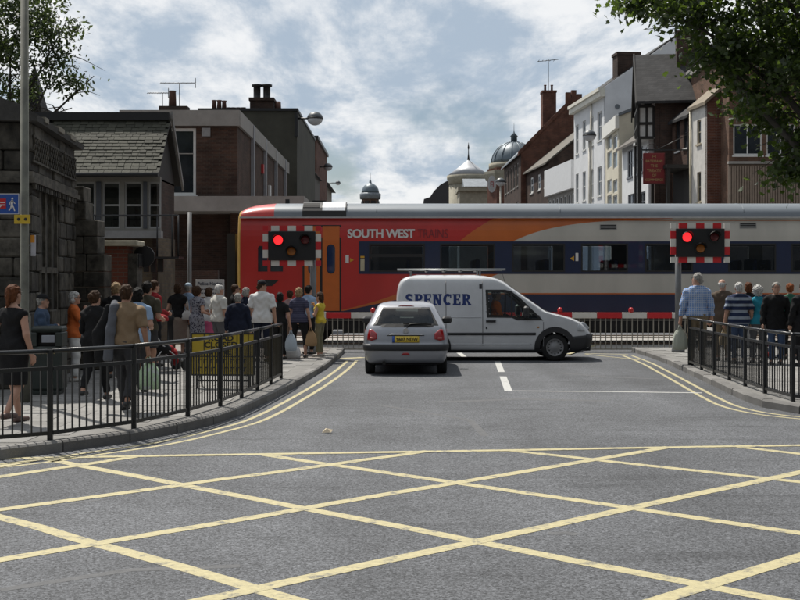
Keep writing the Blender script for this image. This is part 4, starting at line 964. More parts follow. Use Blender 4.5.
# roof arc
ra = []
for i in range(15):
    t = math.pi * i / 14; ra.append((TW / 2 - (TW / 2 - .12) * (abs(math.cos(t)) ** .75) * (1 if math.cos(t) > 0 else -1), 3.63 + .45 * math.sin(t) ** .8))
def roofsec(x, k, dz): return [(x, TW / 2 + (y - TW / 2) * k, 3.63 + (z - 3.63) * dz) for y, z in ra]
def loft(secs, m, name, mats):
    mb = MB(); n = len(secs[0]); vs = [p for s in secs for p in s]
    mb.add(vs, [(i * n + j, i * n + j + 1, (i + 1) * n + j + 1, (i + 1) * n + j) for i in range(len(secs) - 1) for j in range(n - 1)], 0, True); return mb.build(name, mats, tr)
rxs = tx(273.5)
roof = loft([roofsec(rxs, 1, 1), roofsec(LEN, 1, 1)], 0, 'roof', M_TROOF)
loft([roofsec(-.0, .97, .55), roofsec(.12, .99, .72), roofsec(.35, 1, .86), roofsec(.65, 1, .95), roofsec(rxs, 1, 1)], 0, 'cab_roof', M_REDP)
for i in range(4): x = rxs + 2.9 + i * 5.2; MB().tube([(x, y, z + .002) for y, z in ra[1:-1]], .008, 4).build('roof_seam', M_TROOF, roof)
MB().box(-.02, LEN, -.018, .10, 3.60, 3.64).build('gutter', mat('gutter_grey', (.40, .40, .40), .4), roof)
# yellow end, gangway
ed = MB()
pe = [(0, .96), (0, 2.95)] + [(prof(z), z) for z in (3.2, 3.45, 3.63)] + [(TW / 2 + (y - TW / 2) * .97, 3.63 + (z - 3.63) * .55) for y, z in ra[1:-1]] + [(TW - prof(z), z) for z in (3.63, 3.45, 3.2)] + [(TW, 2.95), (TW, .96)]
ins = [(TW / 2 + (y - TW / 2) * .82, .96 + (z - .96) * .97) for y, z in pe]
n = len(pe); ed.add([(-.002, y, z) for y, z in pe] + [(-.06, TW / 2 + (y - TW / 2) * .95, z * .995) for y, z in pe] + [(-.10, y, z) for y, z in ins], [(i, (i + 1) % n, n + (i + 1) % n, n + i) for i in range(n)] + [(n + i, n + (i + 1) % n, 2 * n + (i + 1) % n, 2 * n + i) for i in range(n)] + [tuple(range(2 * n, 3 * n))], 0)
ed.build('cab_end', M_TYEL, tr)
MB().box(-.5, -.25, TW / 2 - .55, TW / 2 + .55, 1.0, 3.2).build('gangway', M_RUB, tr)
MB().tube([(-.62, .5, 1.0), (-.2, .5, 1.0)], .1).tube([(-.62, TW - .5, 1.0), (-.2, TW - .5, 1.0)], .1).build('buffer', M_UND, tr)
MB().box(.05, LEN - .1, .08, TW - .08, .93, .99).build('floor', M_UND, tr)
MB().box(LEN - .05, LEN, .02, TW - .02, .96, 3.63).build('rear_end', M_TYEL, tr)
# navy window band (with the openings) and glass
bx0, bx1 = tx(359), LEN - .01
us = sorted({bx0, bx1, *[q for o in ops for q in o]}); mb = MB(); bz0, bz1 = tz(274), tz(241.3)
for a, c in zip(us, us[1:]):
    for d, e in ((bz0, WZ0), (WZ0, WZ1), (WZ1, bz1)):
        if d == WZ0 and any(o[0] < (a + c) / 2 < o[1] for o in ops): continue
        mb.box(a, c, -.006, -.002, d, e)
mb.build('window_band', M_NAVY, tr)
for i, (a, c) in enumerate(ops):
    f = MB(); fw = .045
    f.box(a, c, -.012, .03, WZ0, WZ0 + fw).box(a, c, -.012, .03, WZ1 - fw, WZ1).box(a, a + fw, -.0115, .03, WZ0 + fw, WZ1 - fw).box(c - fw, c, -.0115, .03, WZ0 + fw, WZ1 - fw)
    if i == 0: f.box(a + fw, c - fw, -.011, .03, tz(257), tz(254))
    w = f.build('window', M_RUB, tr); MB().box(a + .01, c - .01, .004, .010, WZ0 + .01, WZ1 - .01).build('pane', M_TG, w)
    MB().box(a + .01, c - .01, TW - .02, TW - .014, WZ0 + .01, WZ1 - .01).build('far_pane', M_TG, w)
# interior: seats and ceiling
seat = MB().bbox(0, .12, 0, .95, 1.3, 2.45, .04).bbox(.12, .5, 0, .95, 1.3, 1.5, .03).mesh('seat', mat('seat_moquette', (.03, .045, .12), .9, var=.3))
for i in range(18):
    for y in (.12, TW - 1.1): link('seat', seat, tr, (3.7 + i * .98, y, 0), (0, 0, 0), (1 if i % 2 else -1, 1, 1))
MB().box(.3, LEN - .3, .1, TW - .1, 3.02, 3.05).build('ceiling', mat('train_ceiling', (.5, .5, .48), .7), tr)
MB().box(.3, LEN - .3, .09, .45, 2.92, 3.0).box(.3, LEN - .3, TW - .45, TW - .09, 2.92, 3.0).build('luggage_rack', mat('rack_grey', (.25, .25, .26), .5), tr)
for x in (2.95, 12.2): MB().box(x, x + .06, .1, TW - .1, 1, 3.0).build('partition', mat('partition', (.30, .30, .29), .6), tr)
def spatch(x0, x1, z0, z1, off, m, name, parent=tr, n=6):
    mb = MB(); zz = [z0 + (z1 - z0) * i / n for i in range(n + 1)]
    vs = [(x, prof(z) - o_, z) for z in zz for o_ in (off, -.01) for x in (x0, x1)]
    for i in range(n): k = i * 4; mb.add([], []); 
    mb.add(vs, [f for i in range(n) for k in (i * 4,) for f in ((k, k + 1, k + 5, k + 4), (k, k + 4, k + 6, k + 2), (k + 1, k + 3, k + 7, k + 5))] + [(0, 2, 3, 1), (n * 4, n * 4 + 1, n * 4 + 3, n * 4 + 2)])
    return mb.build(name, m, parent)
dz0, dz1 = .99, tz(226)
spatch(tx(302.5), tx(341), dz0 - .02, dz1 + .03, .004, M_RUB, 'door_surround')
for a, c in ((304.5, 320), (322.5, 339.5)):
    d = spatch(tx(a), tx(c), dz0, dz1, .018, M_ORG, 'door'); mid = (a + c) / 2
    pts = []; w2, h2, cx_, cz_ = 4.2 / TS, 14.6 / TS, tx(mid), tz(259); r_ = w2
    for k in range(24):
        t = 2 * math.pi * k / 24; pts.append((cx_ + w2 * math.cos(t), cz_ + (h2 - r_) * (1 if math.sin(t) >= 0 else -1) + r_ * math.sin(t)))
    MB().prism(pts, 'y', -.026, -.016).build('door_window', M_PANE, d)
    MB().prism([(cx_ + (x - cx_) * .86, cz_ + (z - cz_) * .95) for x, z in pts], 'y', -.029, -.027).build('pane', mat('door_glass', (.015, .03, .08), .08), d)
# cab windows and black shapes on the red end
MB().prism([(tx(258), tz(271.5)), (tx(267.5), tz(271.5)), (tx(267.5), tz(248)), (tx(265), tz(246)), (tx(259), tz(246)), (tx(258), tz(248))], 'y', -.006, .02).build('cab_window', M_PANE, tr)
MB().box(tx(270.5), tx(283), -.006, .02, tz(271.5), tz(246)).build('cab_window', M_PANE, tr)
MB().prism([(tx(257.5), tz(286)), (tx(272), tz(286)), (tx(279), tz(280)), (tx(257.5), tz(280))], 'y', -.006, .02).build('black_flash', M_RUB, tr)
for a, c, y0, y1 in ((600, 617, 224.5, 230), (740, 757, 223.5, 228.5)):
    g = spatch(tx(a), tx(c), tz(y1), tz(y0), .008, mat('grille_frame', (.25, .25, .24), .5), 'vent_grille')
    for k in range(3): zz = tz(y1) + .03 + k * .045; MB().box(tx(a) + .02, tx(c) - .02, prof(zz) - .014, prof(zz) - .0085, zz, zz + .028).build('slat', M_RUB, g)
# roof equipment
def rpatch(x0, x1, j0, j1, off, m, name):
    mb = MB(); P = [(y, z) for y, z in ra[j0:j1 + 1]]
    vs = [(x, y, z + o_) for o_ in (0, off) for x in (x0, x1) for y, z in P]; n = len(P)
    fs = []
    for i in range(n - 1): fs += [(i, i + 1, n + i + 1, n + i), (2 * n + i, 3 * n + i, 3 * n + i + 1, 2 * n + i + 1), (i, 2 * n + i, 2 * n + i + 1, i + 1), (n + i, n + i + 1, 3 * n + i + 1, 3 * n + i)]
    fs += [(0, n, 3 * n, 2 * n), (n - 1, 3 * n - 1, 4 * n - 1, 2 * n - 1)]
    return mb.add(vs, fs).build(name, m, tr)
rpatch(tx(302), tx(346), 0, 5, .05, M_RUB, 'roof_vent'); rpatch(tx(302.5), tx(319), 2, 4, .06, M_UND, 'vent_opening'); rpatch(tx(322), tx(345), 1, 5, .062, mat('bright_alloy', (.62, .63, .64), .35, .6), 'roof_cover')
MB().box(tx(310), tx(324), .9, 1.4, 4.06, 4.16).build('exhaust', M_RUB, tr); MB().box(tx(282), tx(286), 1.0, 1.2, 4.05, 4.2).build('aerial', M_RUB, tr)
# lettering and marks
M_LW = mat('letter_white', (.62, .60, .58), .5, var=.04); M_LR = mat('letter_dark_red', (.20, .02, .025), .5, var=.04); M_LY = mat('letter_yellow', (.55, .30, .02), .5)
def fit(txt, x0, x1, y0, y1, m, parent, ypos, X, Z, bold=0., name='lettering', **k):
    me = text_mesh(txt, 1., .002, bold, **k); xs = [v.co.x for v in me.vertices]; ys = [v.co.y for v in me.vertices]
    a, c, d, e = min(xs), max(xs), min(ys), max(ys); sx = (X(x1) - X(x0)) / (c - a); sy = (Z(y0) - Z(y1)) / (e - d)
    me.transform(Matrix.Translation((-a, -d, 0))); me.transform(Matrix.Diagonal((sx, sy, 1, 1))); me.materials.clear(); me.materials.append(m)
    return link(name, me, parent, (X(x0), ypos, Z(y1)), (R(90), 0, 0))
fit('SOUTH WEST', 347.5, 415, 229, 238, M_LW, tr, -.004, tx, tz, .035, spacing=.92); fit('TRAINS', 417.5, 448, 229, 238, M_LR, tr, -.004, tx, tz, 0)
fit('1', 345.5, 348.8, 255, 263, M_LW, tr, -.004, tx, tz, .03); MB().prism([(tx(350), tz(262)), (tx(354), tz(260)), (tx(350), tz(258))], 'y', -.006, -.001).build('arrow', M_LY, tr)
fit('1', 575.5, 578.3, 253, 261, M_LW, tr, -.012, tx, tz, .03); MB().prism([(tx(570), tz(258.5)), (tx(574), tz(261)), (tx(574), tz(256))], 'y', -.012, -.007).build('arrow', M_LY, tr)
MB().box(tx(360.5), tx(364.5), -.012, -.006, tz(271), tz(259)).build('door_control', mat('control_plate', (.42, .38, .26), .5), tr); MB().box(tx(360.5), tx(364.5), -.012, -.0065, tz(258), tz(256)).build('control_label', M_LY, tr)
# running gear
for bc in (3.4, 18.2):
    bg = MB().box(bc - 1.9, bc + 1.9, .25, .4, .45, .7).box(bc - .5, bc + .5, .22, .42, .35, .8).box(bc - 1.9, bc + 1.9, TW - .4, TW - .25, .45, .7).build('bogie', M_UND, tr)
    for wx_ in (bc - 1.3, bc + 1.3):
        for y in (.55, TW - .67): MB().lathe([(.36, 0), (.42, .02), (.42, .1), (.36, .12)], (wx_, y, .475), 24, axis='y').build('wheel', M_UND, bg)
for a, c, z0 in ((5.8, 8.0, .38), (8.3, 9.6, .5), (9.9, 13.2, .36), (13.5, 15.6, .48)): MB().bbox(a, c, .15, TW - .15, z0, .95, .05).build('underfloor_unit', M_UND, tr)

# ---------------------------------------------------------------- road vehicles
class Shell:
    def __init__(s, tab, rc=.12, bow_r=.05, bow_f=.10):
        t = np.array(tab, float); zz = np.linspace(t[0, 0], t[-1, 0], 200); s.z = zz
        s.c = [np.interp(zz, t[:, 0], t[:, k]) for k in (1, 2, 3)]
        ker = np.ones(9) / 9
        s.c = [np.convolve(np.pad(q, 4, mode='edge'), ker, 'valid') for q in s.c]
        for q, k in zip(s.c, (1, 2, 3)): q[-1] = t[-1, k]; q[0] = t[0, k]
        s.rc, s.br, s.bf = rc, bow_r, bow_f
    def par(s, z): return tuple(float(np.interp(z, s.z, q)) for q in s.c)
    def rc_at(s, z, hw, ry, fy): return min(s.rc, hw * .6, (fy - ry) * .4)
    def rear(s, x, z, off=0):
        hw, ry, fy = s.par(z); r = s.rc_at(z, hw, ry, fy); ax = min(abs(x), hw - .002); y = ry + s.br * (ax / hw) ** 2
        if ax > hw - r: q = ax - (hw - r); y += r - math.sqrt(max(0, r * r - q * q))
        return y - off
    def front(s, x, z, off=0):
        hw, ry, fy = s.par(z); r = s.rc_at(z, hw, ry, fy); ax = min(abs(x), hw - .002); y = fy - s.bf * (ax / hw) ** 2
        if ax > hw - r: q = ax - (hw - r); y -= r - math.sqrt(max(0, r * r - q * q))
        return y + off
    def sidex(s, y, z, off=0):
        hw, ry, fy = s.par(z); r = s.rc_at(z, hw, ry, fy); y0 = ry + s.br + r; y1 = fy - s.bf - r; x = hw
        if y < y0: q = min(r, y0 - y); x = hw - r + math.sqrt(max(0, r * r - q * q))
        if y > y1: q = min(r, y - y1); x = hw - r + math.sqrt(max(0, r * r - q * q))
        return x + off
    def P(s, reg, u, z, off=0):
        if reg == 'rear': return (u, s.rear(u, z, off), z)
        if reg == 'front': return (u, s.front(u, z, off), z)
        return ((1 if reg == 'right' else -1) * s.sidex(u, z, off), u, z)
    def ring(s, z, ns=40, ne=16, nc=5):
        hw, ry, fy = s.par(z); r = s.rc_at(z, hw, ry, fy); o = []; reg = []
        for i in range(ne): x = -(hw - r) + 2 * (hw - r) * i / ne; o.append((x, ry + s.br * (x / hw) ** 2)); reg.append('rear')
        yb = ry + s.br * ((hw - r) / hw) ** 2
        for i in range(nc): t = math.pi / 2 * i / nc; o.append((hw - r + r * math.sin(t), yb + r - r * math.cos(t))); reg.append('corner')
        y0 = yb + r; yf = fy - s.bf * ((hw - r) / hw) ** 2; y1 = yf - r
        for i in range(ns): o.append((hw, y0 + (y1 - y0) * i / ns)); reg.append('right')
        for i in range(nc): t = math.pi / 2 * i / nc; o.append((hw - r + r * math.cos(t), y1 + r * math.sin(t))); reg.append('corner')
        for i in range(ne): x = (hw - r) - 2 * (hw - r) * i / ne; o.append((x, fy - s.bf * (x / hw) ** 2)); reg.append('front')
        for i in range(nc): t = math.pi / 2 * i / nc; o.append((-(hw - r) - r * math.sin(t), yf - r + r * math.cos(t))); reg.append('corner')
        for i in range(ns): o.append((-hw, y1 + (y0 - y1) * i / ns)); reg.append('left')
        for i in range(nc): t = math.pi / 2 * i / nc; o.append((-(hw - r) - r * math.cos(t), y0 - r * math.sin(t))); reg.append('corner')
        return o, reg
    def body(s, name, m, parent, holes, nz=46, wheels=(), wr=.34):
        zs = list(np.linspace(s.z[0], s.z[-1], nz)); vs = []; reg = None
        for z in zs:
            o, reg = s.ring(z); vs += [(x, y, z) for x, y in o]
        n = len(reg); fs = []
        for i in range(nz - 1):
            for j in range(n):
                k = (j + 1) % n; f = (i * n + j, i * n + k, (i + 1) * n + k, (i + 1) * n + j)
                c = [sum(vs[q][t] for q in f) / 4 for t in range(3)]; rg = reg[j]; skip = False
                if abs(c[0]) > s.par(c[2])[0] * .9:
                    for wy, wz in wheels:
                        if (c[1] - wy) ** 2 + (c[2] - wz) ** 2 < wr ** 2: skip = True
                for hr, poly in holes:
                    if hr == rg or (rg == 'corner' and hr in ('rear', 'front') and ((c[1] < 1.5) == (hr == 'rear'))):
                        if inside((c[0] if hr in ('rear', 'front') else c[1], c[2]), poly): skip = True
                if not skip: fs.append(f)
        mb = MB().add(vs, fs, 0, True); top = [(nz - 1) * n + j for j in range(n)]
        zt = zs[-1]; mb.f += [tuple(top)]; mb.m += [0]; mb.sm += [True]
        mb.f += [tuple(range(n - 1, -1, -1))]; mb.m += [0]; mb.sm += [False]
        return mb.build(name, m, parent)
    def patch(s, name, reg, poly, m, parent, off=.004, th=.02, nu=18, nz=6):
        us = [p[0] for p in poly]; u0, u1 = min(us), max(us); cols = []
        for i in range(nu + 1):
            u = u0 + (u1 - u0) * (i + (0.001 if i == 0 else (-.001 if i == nu else 0))) / nu; zz = []
            for k in range(len(poly)):
                (a, za), (b_, zb) = poly[k], poly[(k + 1) % len(poly)]
                if (a - u) * (b_ - u) <= 0 and a != b_: zz.append(za + (zb - za) * (u - a) / (b_ - a))
            cols.append((u, min(zz), max(zz)))
        top = []; bot = []
        for u, z0, z1 in cols:
            for k in range(nz + 1): z = z0 + (z1 - z0) * k / nz; top.append(s.P(reg, u, z, off)); bot.append(s.P(reg, u, z, off - th))
        w = nz + 1; N_ = len(top); fs = [(i * w + k, (i + 1) * w + k, (i + 1) * w + k + 1, i * w + k + 1) for i in range(nu) for k in range(nz)]
        edge = [i * w for i in range(nu + 1)] + [nu * w + k for k in range(1, w)] + [i * w + nz for i in range(nu - 1, -1, -1)] + [k for k in range(nz - 1, 0, -1)]
        fs += [(a, b_, b_ + N_, a + N_) for a, b_ in zip(edge, edge[1:] + edge[:1])]
        mb = MB().add(top + bot, fs, 0, True); return mb.build(name, m, parent)
    def band(s, name, z0, z1, j0, j1, m, parent, off=.01, nz=3):
        zs = [z0 + (z1 - z0) * k / nz for k in range(nz + 1)]; vs = []; 
        for z in zs:
            o, reg = s.ring(z); n = len(o); hw, ry, fy = s.par(z); my = (ry + fy) / 2
            L_ = [Vector(o[j % n]) for j in range(j0, j1 + 1)]
            for i, p in enumerate(L_):
                a = Vector(o[(j0 + i - 1) % n]); c = Vector(o[(j0 + i + 1) % n]); t = (c - a).normalized(); nn = Vector((t.y, -t.x)); q = p + nn * off; vs.append((q.x, q.y, z))
        w = j1 - j0 + 1
        inner = [(x * .985, y, z) for x, y, z in vs]
        fs = [(k * w + i, k * w + i + 1, (k + 1) * w + i + 1, (k + 1) * w + i) for k in range(nz) for i in range(w - 1)]
        o_ = len(vs); fs += [(i, i + 1, o_ + i + 1, o_ + i) for i in range(w - 1)] + [(nz * w + i, nz * w + i + 1, o_ + nz * w + i + 1, o_ + nz * w + i) for i in range(w - 1)]
        return MB().add(vs + inner, fs, 0, True).build(name, m, parent)
def shrink(poly, d):
    c = Vector((sum(p[0] for p in poly) / len(poly), sum(p[1] for p in poly) / len(poly))); out = []
    n = len(poly)
    for i in range(n):
        a, p, b_ = Vector(poly[i - 1]), Vector(poly[i]), Vector(poly[(i + 1) % n])
        n1 = Vector((-(p - a).y, (p - a).x)).normalized(); n2 = Vector((-(b_ - p).y, (b_ - p).x)).normalized()
        if n1.dot(c - p) < 0: n1 = -n1
        if n2.dot(c - p) < 0: n2 = -n2
        bis = (n1 + n2); bis = bis / max(.35, bis.dot(n1)); q = p + bis * d; out.append((q.x, q.y))
    return out
def frame_ring(sh, name, reg, poly, d, m, parent, off=.006):
    inn = shrink(poly, d); n = len(poly); P, Q = [], []
    for i in range(n):
        for k in range(6): t = k / 6; P.append(tuple(np.array(poly[i]) * (1 - t) + np.array(poly[(i + 1) % n]) * t)); Q.append(tuple(np.array(inn[i]) * (1 - t) + np.array(inn[(i + 1) % n]) * t))
    N_ = len(P); vs = [sh.P(reg, u, z, off) for u, z in P] + [sh.P(reg, u, z, off) for u, z in Q] + [sh.P(reg, u, z, off - .03) for u, z in P] + [sh.P(reg, u, z, off - .03) for u, z in Q]
    fs = []
    for i in range(N_): k = (i + 1) % N_; fs += [(i, k, N_ + k, N_ + i), (i, 2 * N_ + i, 2 * N_ + k, k), (N_ + i, N_ + k, 3 * N_ + k, 3 * N_ + i)]
    return MB().add(vs, fs).build(name, m, parent), inn
M_TYRE = mat('tyre', (.012, .012, .012), .85, var=.2); M_HUB = mat('wheel_silver', (.26, .27, .28), .4, .6); M_STEELW = mat('wheel_steel', (.24, .24, .245), .5, .3)
def wheel(parent, x, y, r, w, side_, hubm, holes=14):
    s_ = side_
    t = MB().lathe([(r * .66, 0), (r * .92, 0), (r, .025), (r, w - .025), (r * .92, w), (r * .66, w)], n=30, axis='x', caps=False).build('wheel', M_TYRE, parent, (x - (w if s_ > 0 else 0), y, r))
    hx = w - .02 if s_ > 0 else .02
    rim = MB().lathe([(r * .66, 0), (r * .66, s_ * .012), (r * .60, s_ * .012), (r * .56, -s_ * .02), (r * .32, -s_ * .005), (r * .2, s_ * .015), (r * .02, s_ * .02)], (hx, 0, 0), 30, axis='x', caps=False).build('rim', hubm, t)
    hb = MB()
    for k in range(holes): a = 2 * math.pi * k / holes; hb.lathe([(r * .045, 0), (r * .045, s_ * .004)], (hx - s_ * .012 + s_ * .003, r * .46 * math.cos(a), r * .46 * math.sin(a)), 8, axis='x')
    tag(hb.build('rim_hole', M_RUB, t), kind='stuff')
    return t
M_CGL = glass_mat('car_glass', (.62, .70, .68)); M_BLACKP = mat('black_plastic', (.022, .022, .024), .55, var=.15); M_INT = mat('car_interior', (.05, .05, .055), .9)
# ---- silver hatchback seen from behind
car = empty('silver_hatchback', (.11, 23.1, 0), R(-1.0), 'silver three-door hatchback with yellow rear plate waiting behind the van', 'car')
M_SIL = mat('silver_paint', (.30, .31, .335), .34, .5, var=.04, coat=.5)
S = Shell([(.20, .68, .16, 3.66), (.26, .76, .05, 3.78), (.40, .80, .01, 3.83), (.55, .82, .0, 3.83), (.62, .825, .04, 3.80), (.70, .82, .055, 3.74), (.80, .81, .08, 3.58), (.88, .79, .11, 3.28), (.94, .765, .14, 2.92), (1.0, .73, .19, 2.75), (1.15, .655, .34, 2.47), (1.28, .59, .50, 2.2), (1.34, .555, .60, 2.05), (1.385, .50, .78, 1.85), (1.41, .34, 1.05, 1.6)], rc=.17, bow_r=.07, bow_f=.16)
rg = [(-.615, .955), (.615, .955), (.585, 1.02), (.505, 1.26), (.44, 1.315), (-.44, 1.315), (-.505, 1.26), (-.585, 1.02)]
fg = [(-.60, 1.0), (.60, 1.0), (.50, 1.31), (-.50, 1.31)]
sg = [(.75, 1.0), (2.35, 1.0), (1.95, 1.30), (1.0, 1.30)]
whl = [(.62, .29), (3.06, .29)]
S.body('body', M_SIL, car, [('rear', rg), ('front', fg), ('right', sg), ('left', sg)], wheels=whl, wr=.33)
for reg, poly, d in (('rear', rg, .035), ('front', fg, .03), ('right', sg, .03), ('left', sg, .03)):
    f, inn = frame_ring(S, 'rear_window' if reg == 'rear' else ('windscreen' if reg == 'front' else 'side_window'), reg, shrink(poly, -.03), d + .03, M_RUB, car)
    S.patch('glass', reg, poly, M_CGL, f, off=-.002, th=.004, nu=20, nz=8)
MB().box(-.70, .70, .35, 3.3, .22, .30).box(-.68, .68, 2.3, 3.3, .3, .92).box(-.6, .6, .35, .9, .3, .82).build('interior', M_INT, car)
for x in (-.36, .36):
    MB().bbox(x - .24, x + .24, 1.75, 1.92, .5, 1.08, .05).bbox(x - .13, x + .13, 1.78, 1.88, 1.1, 1.28, .04).build('seat', M_INT, car); MB().bbox(x - .26, x + .26, .95, 1.1, .5, .98, .05).bbox(x - .12, x + .12, .97, 1.06, .99, 1.10, .03).build('rear_seat', M_INT, car)
for sgn in (-1, 1):
    lt = S.patch('tail_light', 'rear', [(sgn * .822, .69), (sgn * .80, .875), (sgn * .66, .885), (sgn * .555, .80), (sgn * .555, .70), (sgn * .66, .665)], mat('tail_red', (.30, .008, .01), .18, var=.2, sc=20, coat=.6), car, off=.014, th=.03, nu=10)
    S.patch('reverse_lens', 'rear', [(sgn * .70, .70), (sgn * .62, .70), (sgn * .62, .735), (sgn * .70, .735)], mat('tail_lens', (.45, .12, .10), .2), lt, off=.019, th=.01, nu=4, nz=2)
n_ = 16 + 5
S.band('bumper_strip', .475, .60, -8, 16 + 8, M_BLACKP, car, off=.014)
S.band('bumper_lip', .205, .235, -6, 16 + 6, M_BLACKP, car, off=.01)
pl = S.patch('number_plate', 'rear', [(-.26, .635), (.26, .635), (.26, .755), (-.26, .755)], mat('plate_yellow', (.66, .47, .05), .45, var=.05), car, off=.016, th=.015, nu=8, nz=2)
py = S.rear(0, .695, .022)
S.patch('country_strip', 'rear', [(-.262, .634), (-.215, .634), (-.215, .756), (-.262, .756)], mat('plate_blue', (.03, .09, .35), .5), pl, off=.0185, th=.004, nu=2, nz=2)
def fit2(txt, x0, x1, z0, z1, m, parent, y, bold, name='lettering'): return fit(txt, x0, x1, z1, z0, m, parent, y, lambda q: q, lambda q: q, bold, name)
fit2('Y607 NDW', -.195, .235, .655, .735, M_RUB, pl, S.rear(.1, .695, .023), .02)
S.patch('boot_handle', 'rear', [(-.35, .775), (.35, .775), (.33, .80), (-.33, .80)], mat('chrome', (.55, .55, .56), .2, .9), car, off=.02, th=.03, nu=10, nz=2)
S.patch('plate_recess', 'rear', [(-.36, .76), (.36, .76), (.36, .772), (-.36, .772)], M_RUB, car, off=.006, th=.01, nu=10, nz=2)
S.patch('fog_lamp', 'rear', [(-.09, .39), (.09, .39), (.075, .44), (-.075, .44)], mat('tail_red', (.3, .01, .01), .2), car, off=.012, th=.012, nu=4, nz=2)
S.patch('brake_light', 'rear', [(-.16, 1.325), (.16, 1.325), (.15, 1.345), (-.15, 1.345)], mat('tail_dark', (.12, .01, .01), .2), car, off=.012, th=.01, nu=4, nz=2)
wy = lambda x, z: S.rear(x, z, .02)
MB().tube([(.02, wy(.02, .93), .925), (.08, wy(.08, .985) - .015, .985), (.40, wy(.4, 1.0) - .012, 1.0)], .012, 6).obox((-.05, wy(0, 1.0) - .01, 1.0), (.5, wy(.5, .975) - .01, .975), .012, .03).build('rear_wiper', M_RUB, car)
MB().lathe([(.05, 0), (.05, .06)], (0, -.03, .91), 14, axis='y').build('badge', mat('chrome', (.5, .5, .5), .2, .9), car).location = (0, S.rear(0, .86) - .01, -.05)
MB().tube([(-.42, .08, .24), (-.42, -.0, .235)], .035, 10).build('exhaust_pipe', M_UND, car)
for sgn in (-1, 1): 
    x = sgn * S.sidex(2.25, .98); MB().bbox(min(x, x + sgn * .2), max(x, x + sgn * .2), 2.2, 2.34, .93, 1.07, .035).build('door_mirror', M_BLACKP, car)
for y in (.62, 3.06):
    for sgn in (-1, 1): wheel(car, sgn * .80, y, .287, .185, sgn, M_HUB)
MB().box(-.6, .6, .3, 3.4, .19, .40).build('underbody', M_UND, car)
# ---- white van, side on, facing right
van = empty('white_van', (-.11, 28.2, 0), R(-90), 'white panel van lettered in blue turning across in front of the barrier', 'van')
M_VW = mat('van_white', (.52, .53, .545), .35, var=.05, coat=.5, dirt=.05)
V = Shell([(.20, .82, .08, 4.36), (.30, .88, .02, 4.50), (.45, .895, .0, 4.57), (.60, .90, .0, 4.55), (.72, .90, .0, 4.46), (.85, .90, .0, 4.34), (.95, .895, .005, 4.16), (1.0, .89, .01, 4.0), (1.06, .885, .01, 3.74), (1.12, .875, .015, 3.52), (1.3, .855, .02, 3.27), (1.5, .825, .03, 2.98), (1.7, .79, .06, 2.70), (1.8, .765, .10, 2.56), (1.88, .73, .17, 2.38), (1.93, .66, .28, 2.2), (1.965, .5, .5, 1.9)], rc=.12, bow_r=.02, bow_f=.10)
vx = lambda x: (x - 395) / (F / 27.3); vz = lambda y: gz(y, 27.3)
dw = [(vx(487), vz(291)), (vx(488), vz(316.2)), (vx(512), vz(316.5)), (vx(517.5), vz(319)), (vx(540.5), vz(319.3)), (vx(520), vz(299.5)), (vx(511), vz(292.5)), (vx(505), vz(291))]
ws = [(-.74, 1.14), (.74, 1.14), (.66, 1.72), (-.66, 1.72)]
vw = [(.86, .31), (3.64, .31)]
V.body('body', M_VW, van, [('right', dw), ('left', dw), ('front', ws)], wheels=vw, wr=.36, nz=56)
for reg, poly in (('right', dw), ('left', dw)):
    f, inn = frame_ring(V, 'door_window', reg, shrink(poly, -.03), .055, M_RUB, van); V.patch('glass', reg, poly, M_CGL, f, off=-.002, th=.004, nu=24, nz=8)
    V.patch('window_bar', reg, [(vx(511), vz(317)), (vx(512.5), vz(317)), (vx(512.5), vz(293.5)), (vx(511), vz(292.6))], M_RUB, f, off=.005, th=.02, nu=2)
f, inn = frame_ring(V, 'windscreen', 'front', shrink(ws, -.03), .05, M_RUB, van); V.patch('glass', 'front', ws, M_CGL, f, off=-.002, th=.004, nu=16, nz=8)
